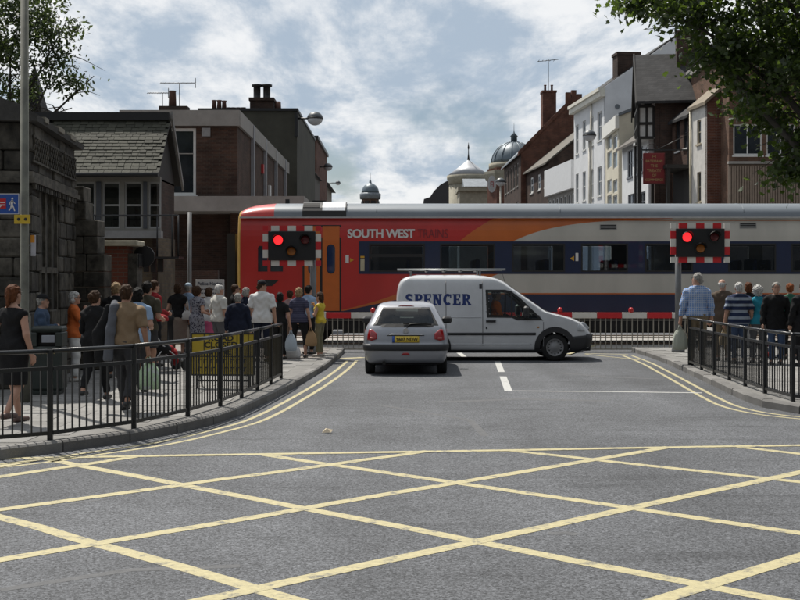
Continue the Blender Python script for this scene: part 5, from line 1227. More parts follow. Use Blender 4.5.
for reg, sgn in (('right', 1), ('left', -1)):
    for wy_, wz_ in vw:
        ring_ = []; n = 26
        a0, a1 = R(-18), R(198); vs = []
        for i in range(n + 1):
            t = a0 + (a1 - a0) * i / n
            for r_, o_ in ((.345, .012), (.47 if wy_ > 2 else .41, .012), (.345, -.06), (.47 if wy_ > 2 else .41, -.02)):
                y = wy_ + r_ * math.cos(t); z = max(.205, wz_ + r_ * math.sin(t)); vs.append((sgn * V.sidex(min(y, 4.42), z, o_), min(y, 4.45), z))
        fs = [f_ for i in range(n) for k in (i * 4,) for f_ in ((k, k + 1, k + 5, k + 4), (k, k + 4, k + 6, k + 2), (k + 1, k + 3, k + 7, k + 5))]
        MB().add(vs, fs).build('wheel_arch', M_BLACKP, van)
    V.patch('rub_strip', reg, [(.02, vz(335.2)), (3.2, vz(335.2)), (3.2, vz(332.6)), (.02, vz(332.6))], M_BLACKP, van, off=.012, th=.02, nu=24, nz=2)
    V.patch('bumper_side', reg, [(vx(571), vz(352)), (vx(592.5), vz(351)), (vx(593.5), vz(334.5)), (vx(573), vz(336.5))], M_BLACKP, van, off=.014, th=.03, nu=10)
    for xs_ in (482.2, 445.5): V.patch('door_seam', reg, [(vx(xs_), vz(350)), (vx(xs_ + .8), vz(350)), (vx(xs_ + .8), vz(281)), (vx(xs_), vz(281))], mat('seam', (.16, .16, .165), .7), van, off=.0025, th=.01, nu=1, nz=14)
    V.patch('door_seam', reg, [(vx(543), vz(350)), (vx(543.7), vz(350)), (vx(543.7), vz(322)), (vx(543), vz(322))], mat('seam', (.16, .16, .165), .7), van, off=.0025, th=.01, nu=1, nz=10)
    V.patch('panel_crease', reg, [(.04, vz(317.6)), (vx(481), vz(317.6)), (vx(481), vz(316.9)), (.04, vz(316.9))], M_VW, van, off=.008, th=.01, nu=16, nz=1)
    V.patch('panel_crease', reg, [(1.25, vz(344.6)), (3.1, vz(344.6)), (3.1, vz(343.8)), (1.25, vz(343.8))], M_VW, van, off=.01, th=.012, nu=16, nz=1)
    V.patch('door_handle', reg, [(vx(486), vz(322.3)), (vx(495.5), vz(322.3)), (vx(495.5), vz(319.8)), (vx(486), vz(319.8))], M_BLACKP, van, off=.03, th=.04, nu=4, nz=2)
    V.patch('door_lock', reg, [(vx(485.6), vz(328.8)), (vx(487.2), vz(328.8)), (vx(487.2), vz(327)), (vx(485.6), vz(327))], M_BLACKP, van, off=.008, th=.01, nu=2, nz=2)
    V.patch('headlight', reg, [(vx(577), vz(331)), (vx(588), vz(331.5)), (vx(590), vz(327.5)), (vx(584), vz(322)), (vx(577.5), vz(323))], mat('headlight_lens', (.50, .52, .54), .12, .2, var=.3, sc=25, coat=.6), van, off=.010, th=.02, nu=10)
    V.patch('indicator', reg, [(vx(537), vz(328)), (vx(539), vz(328)), (vx(539), vz(326.5)), (vx(537), vz(326.5))], mat('lens_orange', (.5, .2, .03), .3), van, off=.008, th=.01, nu=2, nz=2)
    x = sgn * V.sidex(vx(525), 1.2); MB().bbox(min(x, x + sgn * .22), max(x, x + sgn * .22), vx(523), vx(528.5), vz(318), vz(306), .04).build('door_mirror', M_BLACKP, van)
    wheel(van, sgn * .885, .86, .31, .2, sgn, M_STEELW, 12); wheel(van, sgn * .885, 3.64, .31, .2, sgn, M_STEELW, 12)
V.band('front_bumper', .24, .62, 16 + 5 + 40, 16 + 5 + 40 + 5 + 16 + 5, M_BLACKP, van, off=.02); V.patch('grille', 'front', [(-.5, .68), (.5, .68), (.48, .80), (-.48, .80)], M_RUB, van, off=.012, th=.02)
V.band('sill_trim', .20, .26, 16 + 5, 16 + 5 + 40, M_BLACKP, van, off=.004)
MB().box(-.8, .8, .1, 4.2, .19, .42).build('underbody', M_UND, van)
MB().box(-.82, .82, .3, 1.9, .42, .5).box(-.8, .8, 1.92, 1.98, .5, 1.75).box(-.8, .8, 3.3, 3.55, .5, 1.1).box(-.8, .8, 2.0, 3.3, .42, .55).build('interior', M_INT, van)
for x in (-.4, .4): MB().bbox(x - .25, x + .25, 2.02, 2.2, .7, 1.35, .05).bbox(x - .25, x + .25, 2.2, 2.7, .6, .8, .05).build('seat', M_INT, van)
wl_ = MB().tube([(.4 + .17 * math.cos(t), 2.98 - .05 * math.sin(t), 1.10 + .17 * math.sin(t)) for t in [i * math.pi / 10 for i in range(21)]], .014, 6, caps=False); wl_.build('steering_wheel', M_RUB, van)
# roof bars
rk = MB()
for x in (-.45, .45): rk.tube([(x, vx(397), vz(269.5)), (x, vx(507), vz(269.3))], .022, 8)
for px_ in (410, 427, 445, 462, 478): rk.obox((-.5, vx(px_), vz(271)), (.5, vx(px_), vz(271)), .05, .03)
for px_ in (411, 481):
    for x in (-.5, .5): rk.obox((x, vx(px_), vz(275.5)), (x, vx(px_), vz(270)), .04, .04)
rk.build('roof_rack', mat('rack_alloy', (.24, .25, .25), .4, .6), van)
MB().tube([(.62, vx(506), 1.78), (.6, vx(503.5), 1.98)], .006, 5).build('aerial', M_RUB, van)
# slab-serif lettering on the side
INKB = mat('van_blue', (.008, .025, .13), .45, var=.05)
def van_text():
    # letters in a unit box: strokes as rectangles (x0,x1,z0,z1), polygons and arcs
    W_, T = .72, .2; out = []
    def rect(x0, x1, z0, z1): return [(x0, z0), (x1, z0), (x1, z1), (x0, z1)]
    def arc(cx, cz, rx, rz, a0, a1, t, n=14):
        o = [(cx + rx * math.cos(a0 + (a1 - a0) * i / n), cz + rz * math.sin(a0 + (a1 - a0) * i / n)) for i in range(n + 1)]
        i_ = [(cx + (rx - t) * math.cos(a0 + (a1 - a0) * i / n), cz + (rz - t * .8) * math.sin(a0 + (a1 - a0) * i / n)) for i in range(n + 1)]
        return [[o[k], o[k + 1], i_[k + 1], i_[k]] for k in range(n)]
    P_ = math.pi
    L = {'P': ([rect(.08, .35, .12, .88), rect(0, .42, 0, .12), rect(0, .32, .88, 1), rect(.32, .45, .84, 1), rect(.32, .45, .40, .56)] + arc(.45, .70, .30, .30, -P_ / 2, P_ / 2, .24), .78),
         'E': ([rect(.08, .35, .12, .88), rect(0, .72, 0, .13), rect(0, .70, .87, 1), rect(.32, .52, .44, .56), rect(.60, .72, .13, .32), rect(.58, .70, .68, .87), rect(.5, .58, .36, .64)], .78),
         'N': ([rect(.08, .28, .12, .88), rect(0, .38, 0, .12), rect(0, .12, .88, 1), rect(.60, .76, 0, .88), rect(.48, .86, .88, 1), [(.08, 1), (.38, 1), (.76, .0), (.52, 0)]], .92),
         'C': (arc(.42, .5, .42, .52, P_ * .28, P_ * 1.72, .27, 22) + [rect(.62, .74, .62, .98)], .82),
         'R': ([rect(.08, .35, .12, .88), rect(0, .42, 0, .12), rect(0, .32, .88, 1), rect(.32, .45, .84, 1), rect(.32, .45, .42, .57), [(.38, .46), (.56, .46), (.76, .12), (.55, .12)], rect(.55, .84, 0, .12)] + arc(.45, .71, .29, .29, -P_ / 2, P_ / 2, .24), .88),
         'S': (arc(.37, .72, .33, .30, P_ * .15, P_ * 1.5, .25) + arc(.37, .28, .35, .30, -P_ * .85, P_ * .5, .25) + [rect(.56, .68, .70, .98), rect(.02, .14, .02, .34)], .78)}
    x = 0; polys = []
    for ch in 'SPENCER':
        ps, w = L[ch]; out.append([[(x + a, c) for a, c in p] for p in ps]); x += w + .05
    return out, x - .05
lets, tw_ = van_text(); x0, x1, z0, z1 = vx(405), vx(471.5), vz(305), vz(294)
for ps in lets:
    mb = MB(); k = (x1 - x0) / tw_
    for i, p in enumerate(ps):
        q = [(x0 + a * k, z0 + c * (z1 - z0)) for a, c in p]; o_ = .004 + .0006 * (i % 5); n = len(q)
        mb.add([V.P('right', a, c, o_) for a, c in q], [tuple(range(n))])
    mb.build('letter', INKB, van)
# ---------------------------------------------------------------- crossing barriers, signals, railings, street furniture
M_BW = mat('barrier_white', (.62, .60, .55), .5, var=.06, dirt=.06); M_BR = mat('barrier_red', (.50, .015, .02), .45, var=.08); M_ALU = mat('barrier_alloy', (.27, .255, .22), .5, .2, var=.1)
M_BLK2 = mat('railing_black', (.010, .011, .012), .35, var=.2, bump=.2, bsc=60); M_GREYP = mat('galvanised_post', (.16, .165, .17), .5, .3, var=.12)
BD = 31.0; bz = gz(315.4, BD)
def barrier(x0, x1, pivot, label, phase):
    o = empty('crossing_barrier', (pivot, BD, 0), 0, label, 'barrier', 'lowered level crossing barriers')
    w = .645; k = 0; x = x0
    while x < x1 - .01:
        e = min(x + w, x1); MB().bbox(x - pivot + .001, e - pivot - .001, -.045, .045, bz - .075, bz + .075, .012).build('boom_band', M_BR if (k + phase) % 2 == 0 else M_BW, o); x = e; k += 1
    n = int((x1 - x0) / .137); bar = MB().box(-.012, .012, -.012, .012, .085, bz - .076).mesh('skirt_bar', M_ALU)
    for i in range(n + 1): link('skirt_bar', bar, o, (x0 - pivot + .03 + i * .137, 0, 0))
    MB().box(x0 - pivot, x1 - pivot, -.016, .016, .05, .084).build('skirt_rail', M_ALU, o)
    MB().box(x0 - pivot, x1 - pivot, -.0155, .0155, bz - .13, bz - .105).build('skirt_rail', M_ALU, o)
    return o
o = barrier(gx(326, BD), gx(470, BD), gx(268, BD), 'left red and white crossing barrier boom with hanging skirt behind the silver car', 0)
MB().bbox(-.35, .35, -.25, .35, .12, 1.25, .04).build('machine_case', mat('machine_grey', (.22, .22, .22), .5), o); MB().box(.3, gx(326, BD) - gx(268, BD), -.06, .06, bz - .09, bz + .09).build('boom_arm', M_BW, o)
q = px(373, 311.5, BD); MB().lathe([(.05, 0), (.06, .03), (.06, .09), (.03, .12)], (q.x - gx(268, BD), 0, bz + .076), 12).build('boom_lamp', mat('lamp_red', (.5, .02, .02), .3), o)
o = barrier(gx(472, BD), gx(708, BD), gx(735, BD), 'right red and white crossing barrier boom with hanging skirt beyond the van', 1)
MB().bbox(-.35, .35, -.25, .35, .12, 1.25, .04).build('machine_case', mat('machine_grey', (.22, .22, .22), .5), o); MB().box(gx(708, BD) - gx(735, BD), -.3, -.06, .06, bz - .09, bz + .09).build('boom_arm', M_BW, o)
for xx in (631, 560): MB().lathe([(.05, 0), (.065, .03), (.065, .09), (.03, .13)], (gx(xx, BD) - gx(735, BD), 0, bz + .076), 12).build('boom_lamp', mat('lamp_red', (.5, .02, .02), .3), o)

M_LIT = mat('lit_red_lamp', (1, .025, .03), .4, var=0, emit=1.25)
def signal(cx, cy, D, hw, hh, postx, label, phase):
    o = empty('crossing_signal', (gx(postx, D), D, KERB), 0, label, 'signal', 'flashing level crossing signals')
    s = D / F; X = (cx - postx) * s; Z = gz(cy, D) - KERB; W, H = hw * s, hh * s
    MB().tube([(0, 0, 0), (0, 0, Z + H * .6)], .075, 14).lathe([(.16, 0), (.16, .05), (.11, .22), (.08, .3)], n=14).build('post', M_GREYP, o)
    bw = 5.5 * s
    bb = MB().bbox(X - W + bw, X + W - bw, -.2, -.1, Z - H + bw, Z + H - bw, .01).build('backboard', mat('signal_black', (.008, .008, .009), .6, var=.1), o)
    nx, nz = 7, 5; k = phase
    for i in range(nx):
        for j in range(nz):
            if 0 < i < nx - 1 and 0 < j < nz - 1: continue
            x0 = X - W + 2 * W * i / nx; z0 = Z - H + 2 * H * j / nz
            a, c = x0, x0 + 2 * W / nx; d, e = z0, z0 + 2 * H / nz
            if i == 0: c = min(c, X - W + bw)
            if i == nx - 1: a = max(a, X + W - bw)
            if j == 0: e = min(e, Z - H + bw)
            if j == nz - 1: d = max(d, Z + H - bw)
            if 0 < i < nx - 1 or j in (0, nz - 1) or True: MB().box(a + .001, c - .001, -.165, -.12, d + .001, e - .001).build('border_panel', M_BR if (i + j + phase) % 2 == 0 else M_BW, o)
    for dx, dz, m, nm in ((-.46, .28, M_LIT, 'red_lamp'), (.46, .30, mat('unlit_red_lens', (.09, .008, .010), .25), 'red_lamp'), (-.01, -.28, mat('amber_lens', (.30, .10, .012), .25), 'amber_lamp')):
        c = (X + dx * W, 0, Z + dz * H); r = .112
        h = MB().lathe([(r * 1.18, -.2), (r * 1.18, -.235), (r, -.235), (r, -.215)], c, 20, axis='y')
        for k in range(13): t = math.pi * (k / 12); 
        n = 12; vs = []
        for k in range(n + 1):
            t = math.pi * k / n; vs += [(c[0] + r * 1.18 * math.cos(t), -.23, c[2] + r * 1.18 * math.sin(t)), (c[0] + r * 1.2 * math.cos(t), -.23 - .20 * math.sin(t) - .02, c[2] + r * 1.2 * math.sin(t))]
        h.add(vs, [(2 * k, 2 * k + 2, 2 * k + 3, 2 * k + 1) for k in range(n)])
        hd = h.build(nm, mat('lamp_hood', (.01, .01, .01), .6), o)
        MB().lathe([(r, -.222), (r * .8, -.236), (r * .4, -.245), (.004, -.247)], c, 20, axis='y').build('lens', m, hd)
    return o
signal(292.5, 246, 28.8, 29.0, 20.0, 313.2, 'level crossing signal with one red lamp lit before the orange train doors', 0)
signal(698.5, 243, 28.8, 29.5, 19.6, 678.2, 'level crossing signal with one red lamp lit before the train\'s white coachwork', 1)

# guard railings -----------------------------------------------------------------------
def railing(posts, label, thick=.055):
    O = Vector((posts[0][0], posts[0][1], KERB)); o = empty('guard_railing', O, 0, label, 'railing', 'black guard railings along the kerb')
    H, M2, B0 = .965, .76, .075
    pm = MB().bbox(-thick / 2, thick / 2, -thick / 2, thick / 2, -.06, H, .008).mesh('post', M_BLK2); bm_ = MB().box(-.0075, .0075, -.0075, .0075, B0 + .02, M2 - .02).mesh('bar', M_BLK2)
    for i, p in enumerate(posts):
        p = Vector((p[0], p[1])); link('post', pm, o, (p.x - O.x, p.y - O.y, 0))
        if i == len(posts) - 1: break
        q = Vector(posts[i + 1]); d = (q - p); L = d.length; t = d / L; a = p + t * .03 - O.xy; c = q - t * .03 - O.xy
        MB().tube([(a.x, a.y, H - .02), (c.x, c.y, H - .02)], .024, 8).build('rail', M_BLK2, o)
        for z in (M2, B0): MB().obox((a.x, a.y, z), (c.x, c.y, z), .035, .04).build('rail', M_BLK2, o)
        n = max(2, round(L / .105)); ang = math.atan2(t.y, t.x)
        for k in range(1, n): e = p + d * (k / n); link('bar', bm_, o, (e.x - O.x, e.y - O.y, 0), (0, 0, ang))
    return o
railing([(-6.9, 10.75), (-5.75, 11.25), (-4.68, 12.0), (-3.72, 12.76), (-3.06, 13.8), (-2.67, 15.1), (-2.44, 16.3), (-2.31, 17.5), (-2.22, 18.7), (-2.14, 19.9), (-2.08, 21.0)], 'long black guard railing curving round the left pavement corner')
railing([(5.86, 24.3), (5.78, 23.0), (5.70, 21.75), (5.64, 20.55), (5.58, 19.4), (5.52, 18.15), (5.55, 16.95), (6.15, 16.1), (7.3, 15.65), (8.6, 15.45), (9.9, 15.35)], 'short black guard railing along the right pavement corner')

# road closed board ---------------------------------------------------------------------
Dr = 19.0; rc_ = empty('road_closed_sign', (gx(223, Dr), Dr, KERB), R(-4), 'yellow road closed board on a low frame behind the left railing', 'sign')
s = Dr / F; w = 31.5 * s; z0, z1 = gz(375, Dr) - KERB, gz(333.5, Dr) - KERB
bd = MB().bbox(-w, w, -.015, .015, z0, z1, .006).build('board', mat('sign_yellow', (.40, .29, .02), .5, var=.08), rc_)
fr = MB()
for a, c, d, e in ((-w, w, z1 - .012, z1 + .012), (-w, w, z0 - .012, z0 + .012), (-w + .0, w, z1 - .37, z1 - .355)): fr.box(a, c, -.022, -.0155, d, e)
for x in (-w, -w + .20, w - .27, w - .09, w): fr.box(x - .006, x + .006, -.0215, -.0155, z0 if abs(x) == w else z1 - .355, z1)
fr.build('border', M_RUB, bd)
for i, t in enumerate(('ROAD', 'CLOSED', 'HERE')): lettering('lettering', t, .125, M_RUB, bd, (-.03, -.018, z1 - .075 - i * .108), bold=.003, sx=1.15)
mk = MB()
for r_ in range(2):
    x = -w + .1
    while x < w - .15:
        mk.box(x, x + .022, -.02, -.0155, z1 - .47 - r_ * .13, z1 - .40 - r_ * .13); mk.box(x, x + .06, -.0205, -.0155, z1 - .415 - r_ * .13, z1 - .40 - r_ * .13); x += random.uniform(.08, .11)
tag(mk.build('worn_print', M_RUB, bd), kind='stuff')
MB().tube([(-w + .08, .0, 0), (-w + .08, .0, z0)], .018).tube([(w - .08, 0, 0), (w - .08, 0, z0)], .018).tube([(-w + .08, 0, z0 - .09), (w - .08, 0, z0 - .09)], .014).tube([(-w + .08, .35, 0), (-w + .08, .016, z1 - .2)], .016).tube([(w - .08, .35, 0), (w - .08, .016, z1 - .2)], .016).build('stand', M_BLK2, rc_)

# tall pole with signs at left ------------------------------------------------------------
Dl = 16.8; lp = empty('sign_pole', (gx(24.6, Dl), Dl, KERB), 0, 'tall weathered grey-green pole carrying the station direction signs', 'pole')
MB().tube([(0, 0, 0), (0, 0, 1.2), (0, 0, 1.25), (0, 0, 7.5)], [.085, .085, .06, .052], 14).build('shaft', mat('weathered_paint', (.13, .13, .105), .7, var=.35, sc=4, dirt=.3), lp)
s = Dl / F
def lpx(x): return (x - 24.6) * s
def lpz(y): return gz(y, Dl) - KERB
bs = MB().bbox(lpx(-24), lpx(21), -.085, -.07, lpz(214.5), lpz(194), .004).build('station_sign', mat('sign_blue', (.012, .06, .27), .45, var=.05), lp)
MB().box(lpx(-24), lpx(21), -.087, -.0855, lpz(214.5), lpz(214)).box(lpx(-24), lpx(21), -.087, -.0855, lpz(194.6), lpz(194)).box(lpx(20.4), lpx(21), -.0872, -.0855, lpz(214), lpz(194.6)).build('border', M_LW, bs)
MB().box(lpx(-6), lpx(8), -.088, -.0855, lpz(209), lpz(199)).build('red_panel', mat('rail_red', (.45, .01, .012), .5), bs)
rl = MB()
for z in (202.8, 205.4): rl.box(lpx(-5), lpx(7.4), -.0905, -.0882, lpz(z + .55), lpz(z - .55))
rl.add([(lpx(1.5), -.0915, lpz(205.9)), (lpx(3), -.0915, lpz(205.9)), (lpx(-.3), -.0915, lpz(202.4)), (lpx(-1.8), -.0915, lpz(202.4))], [(0, 1, 2, 3)])
rl.add([(lpx(-2.5), -.0925, lpz(202.9)), (lpx(-1.2), -.0925, lpz(202.9)), (lpx(2), -.0925, lpz(200)), (lpx(.4), -.0925, lpz(200))], [(0, 1, 2, 3)]).add([(lpx(.4), -.0925, lpz(208.3)), (lpx(2), -.0925, lpz(208.3)), (lpx(4.6), -.0925, lpz(205.3)), (lpx(3.2), -.0925, lpz(205.3))], [(0, 1, 2, 3)]).build('rail_symbol', M_LW, bs)
pd = MB(); c = lambda x, y: (lpx(x), -.088, lpz(y))
pd.lathe([(.014, -.0885), (.014, -.0862)], (lpx(14.4), 0, lpz(199)), 12, axis='y')
for a, b_, w_ in (((14.2, 200.5), (13.8, 205.5), .032), ((14.0, 205.2), (15.8, 208.3), .018), ((15.6, 208.0), (16.8, 211.4), .015), ((13.6, 205.2), (12.8, 208.6), .018), ((12.9, 208.3), (11.0, 211), .015), ((14.3, 201), (16.2, 203.0), .012), ((16.0, 202.8), (17.2, 204.2), .011), ((13.7, 201), (12.0, 203), .012), ((12.1, 202.8), (11.5, 205), .011)): pd.obox(c(*a), c(*b_), w_, .002, up=(0, 1, 0))
pd.build('walking_figure', M_LW, bs)
ys = MB().bbox(lpx(16), lpx(32), -.085, -.07, lpz(224), lpz(215), .004).build('camera_notice', mat('notice_yellow', (.50, .34, .02), .5), lp)
MB().lathe([(.022, -.088), (.022, -.0855)], (lpx(20.5), 0, lpz(219.5)), 12, axis='y').build('symbol', M_RUB, ys); MB().lathe([(.024, -.088), (.024, -.0855)], (lpx(27.5), 0, lpz(219.5)), 6, axis='y').build('symbol', M_RUB, ys)
vs_ = MB().bbox(lpx(30), lpx(34), .03, .09, lpz(256), lpz(235), .004).build('ticket_plate', mat('plate_white', (.35, .35, .38), .5), lp)
MB().box(lpx(30) - .001, lpx(34) + .001, .027, .0295, lpz(242.5), lpz(235)).build('orange_top', mat('plate_orange', (.5, .2, .01), .5), vs_)
MB().obox((0, 0, lpz(245)), (lpx(32), .05, lpz(245)), .02, .02).build('clip', M_GREYP, lp)
# litter bin
Db = 18.1; bn = empty('litter_bin', (gx(49, Db), Db, KERB), R(4), 'square dark green litter bin with open slot beside the pole', 'bin')
s = Db / F; w = 15.5 * s; zt = gz(326, Db) - KERB
M_BIN = mat('bin_green', (.022, .030, .026), .5, var=.2)
MB().bbox(-w, w, -w * .9, w * .9, .06, zt - .30, .03).bbox(-w + .03, w - .03, -w * .85, w * .85, 0, .06, .01).build('body', M_BIN, bn)
MB().bbox(-w, w, -w * .9, w * .9, zt - .09, zt, .03).bbox(-w, -w + .1, -w * .9, w * .9, zt - .30, zt - .09, .01).bbox(w - .1, w, -w * .9, w * .9, zt - .30, zt - .09, .01).build('hood', M_BIN, bn)
MB().box(-w + .1, w - .1, -w * .4, w * .8, zt - .31, zt - .095).build('slot', M_RUB, bn)
MB().bbox(-.06, .13, -w * .9 - .012, -w * .9 - .002, zt - .24, zt - .13, .004).build('ash_plate', mat('stub_plate', (.30, .32, .36), .4, .3), bn)
lettering('lettering', 'LITTER', .085, mat('litter_gold', (.28, .22, .10), .5), bn, (.0, -w * .9 - .004, zt - .38), bold=.003)
# bollard
Dk = 27.0; bo = empty('bollard', (gx(170.5, Dk), Dk, KERB), 0, 'slim black bollard among the waiting people', 'bollard')
MB().lathe([(.11, 0), (.11, .12), (.075, .16), (.07, .8), (.085, .82), (.085, .9), (.07, .92), (.075, .98), (.04, 1.05)], n=14).build('shaft', M_BLK2, bo)
# traffic cone by the right barrier
q = Vector((gx(768.5, 26.6), 26.6, KERB)); tcn = empty('traffic_cone', q, 0, 'small red and white traffic cone among the people at right', 'cone')
MB().bbox(-.16, .16, -.16, .16, 0, .03, .008).build('base', M_RUB, tcn)
cr = lambda z: .13 - .105 * z / .5
for i, (a, c_) in enumerate(((.03, .14), (.14, .25), (.25, .36), (.36, .5))): MB().lathe([(cr(a), a), (cr(c_), c_)], n=16).build('band', mat('cone_red', (.55, .05, .03), .5) if i % 2 == 0 else M_LW, tcn)
# globe street lamps
def globe(x, y, D, r, label, arm=None, post=False):
    c = px(x, y, D); o = empty('street_lamp', (c.x, c.y, 0 if post else c.z), 0, label, 'lamp', 'globe street lamps along the street'); z = c.z if post else 0
    MB().lathe([(r * math.cos(a), z + r * .85 * math.sin(a)) for a in [i * math.pi / 2 / 7 for i in range(8)]], n=20).build('hood', mat('lamp_hood_grey', (.07, .08, .09), .45), o)
    MB().lathe([(r * .98 * math.cos(a) + .001, z - .01 - r * .85 * math.sin(a)) for a in [i * math.pi / 2 / 7 for i in range(8)]], n=20).build('bowl', mat('lamp_bowl', (.55, .56, .58), .25, var=.1), o)
    MB().lathe([(r * 1.05, z - .03), (r * 1.05, z + .03)], n=20).build('collar', M_BLK, o)
    if arm: MB().tube([(0, 0, z), (arm, 0, z)], .05, 6).box(arm - .14, arm + .02, -.15, .15, z - 1.0, z + .35).build('arm', M_BLK, o)
    if post: MB().tube([(0, 0, 0), (0, 0, 4), (0, 0, z)], [.11, .09, .07], 10).build('post', mat('pale_post', (.5, .48, .42), .5), o)
    return o
globe(315, 118.5, 66, .44, 'large globe lamp on an arm from the dark olive end wall', -.95)
globe(328, 167, 100, .37, 'smaller globe lamp on an arm farther down the left side', -1.0)
globe(338, 183, 150, .32, 'tiny farthest lamp above the left end of the train roof', -1.6)
globe(589.5, 135.5, 68, .37, 'globe lamp on a pale post before the tall white house', post=True)
globe(500.5, 182, 104, .42, 'globe lamp on a post under the domed building', post=True)
# ---------------------------------------------------------------- people (signed-distance bodies meshed with surface nets)
def nets(d, org, h):
    ins = d < 0; nx, ny, nz = d.shape
    c = np.zeros((nx - 1, ny - 1, nz - 1), np.int8)
    for i in (0, 1):
        for j in (0, 1):
            for k in (0, 1): c += ins[i:nx - 1 + i, j:ny - 1 + j, k:nz - 1 + k]
    cell = (c > 0) & (c < 8); idx = -np.ones(cell.shape, np.int64); cs = np.argwhere(cell); idx[cell] = np.arange(len(cs))
    acc = np.zeros((len(cs), 3)); cnt = np.zeros(len(cs)); I, J, K = cs.T
    cor = [(i, j, k) for i in (0, 1) for j in (0, 1) for k in (0, 1)]
    for a in cor:
        for ax in range(3):
            if a[ax]: continue
            b = list(a); b[ax] = 1
            da = d[I + a[0], J + a[1], K + a[2]]; db = d[I + b[0], J + b[1], K + b[2]]
            m = (da < 0) != (db < 0); t = np.where(m, da / np.where(m, da - db, 1), 0)
            p = np.array(a, float)[None] + t[:, None] * (np.array(b) - np.array(a))[None]
            acc[m] += p[m]; cnt[m] += 1
    v = (cs + acc / cnt[:, None]) * h + np.array(org)[None]
    fs = []
    for ax in range(3):
        u, w = [(1, 2), (2, 0), (0, 1)][ax]
        sl0 = [slice(1, -1)] * 3; sl0[ax] = slice(0, -1); sl1 = [slice(1, -1)] * 3; sl1[ax] = slice(1, None)
        a, b = ins[tuple(sl0)], ins[tuple(sl1)]; e = np.argwhere(a != b)
        if not len(e): continue
        off = np.ones(3, int); off[ax] = 0; e = e + off
        def g(du, dw): q = e.copy(); q[:, u] -= du; q[:, w] -= dw; return idx[q[:, 0], q[:, 1], q[:, 2]]
        quad = np.stack([g(1, 1), g(0, 1), g(0, 0), g(1, 0)], 1)
        fl = ins[e[:, 0], e[:, 1], e[:, 2]]; quad[~fl] = quad[~fl][:, ::-1]; fs.append(quad)
    return v, np.concatenate(fs)
V3 = lambda *a: np.array(a, np.float32)
class Field:
    def __init__(s): s.it = []
    def cap(s, a, b, ra, rb, sy=1., k=.03, t0=None, t1=None): s.it.append(('c', V3(*a), V3(*b), ra, rb, sy, k, t0, t1)); return s
    def ell(s, c, r, k=.02): s.it.append(('e', V3(*c), V3(*r), k)); return s
    def bounds(s, pad):
        lo, hi = [], []
        for q in s.it:
            if q[0] == 'c': r = max(q[3], q[4]); lo.append(np.minimum(q[1], q[2]) - r); hi.append(np.maximum(q[1], q[2]) + r)
            else: lo.append(q[1] - q[2]); hi.append(q[1] + q[2])
        return np.min(lo, 0) - pad, np.max(hi, 0) + pad
    def eval(s, X, Y, Z):
        d = None
        for q in s.it:
            if q[0] == 'c':
                _, a, b, ra, rb, sy, k, t0, t1 = q; ba = b - a; iy = 1 / sy
                px_, py_, pz_ = X - a[0], (Y - a[1]) * iy, Z - a[2]; by = ba[1] * iy; L2 = ba[0] ** 2 + by ** 2 + ba[2] ** 2 + 1e-9
                t = (px_ * ba[0] + py_ * by + pz_ * ba[2]) / L2; tc = np.clip(t, 0, 1)
                e = np.sqrt((px_ - ba[0] * tc) ** 2 + (py_ - by * tc) ** 2 + (pz_ - ba[2] * tc) ** 2) - (ra + (rb - ra) * tc)
                L = math.sqrt(L2)
                if t1 is not None: e = np.maximum(e, (t - t1) * L)
                if t0 is not None: e = np.maximum(e, (t0 - t) * L)
            else:
                _, c, r, k = q; qx, qy, qz = (X - c[0]) / r[0], (Y - c[1]) / r[1], (Z - c[2]) / r[2]
                n = np.sqrt(qx * qx + qy * qy + qz * qz); e = (n - 1) * float(min(r)) 
            if d is None: d = e
            else:
                hh = np.maximum(k - np.abs(d - e), 0) / k; d = np.minimum(d, e) - hh * hh * k * .25
        return d
def noise3(X, Y, Z, f, ph): return (np.sin(f * X + 1.7 * np.sin(f * .6 * Z + ph)) * np.sin(f * Y * 1.1 + ph * 2) + np.sin(f * 1.3 * Z + 2.1 * np.sin(f * .8 * X + ph)) * .7) * .6
def mesh_field(fld, h, name, m, parent, cuts=(), wr=0., ph=0., wf=26., extra=None):
    lo, hi = fld.bounds(.03); n = np.ceil((hi - lo) / h).astype(int) + 2
    ax = [lo[i] + np.arange(n[i], dtype=np.float32) * h for i in range(3)]
    X, Y, Z = ax[0][:, None, None], ax[1][None, :, None], ax[2][None, None, :]
    d = fld.eval(X, Y, Z); 
    if wr: d = d + wr * noise3(X, Y, Z, wf, ph)
    for (nx_, ny_, nz_, c) in cuts: d = np.maximum(d, nx_ * X + ny_ * Y + nz_ * Z - c)
    d = np.broadcast_to(d, tuple(n)).astype(np.float32)
    v, f = nets(d, lo, h)
    vs = v.tolist(); fs = f.tolist(); mi = [0] * len(fs)
    if extra:
        for ev, ef, em in extra: o = len(vs); vs += ev; fs += [[q + o for q in t] for t in ef]; mi += [em] * len(ef)
    me = bpy.data.meshes.new(name); me.from_pydata(vs, [], fs)
    for q in (m if isinstance(m, list) else [m]): me.materials.append(q)
    me.polygons.foreach_set('use_smooth', [True] * len(fs)); me.polygons.foreach_set('material_index', mi); me.update()
    return link(name, me, parent)
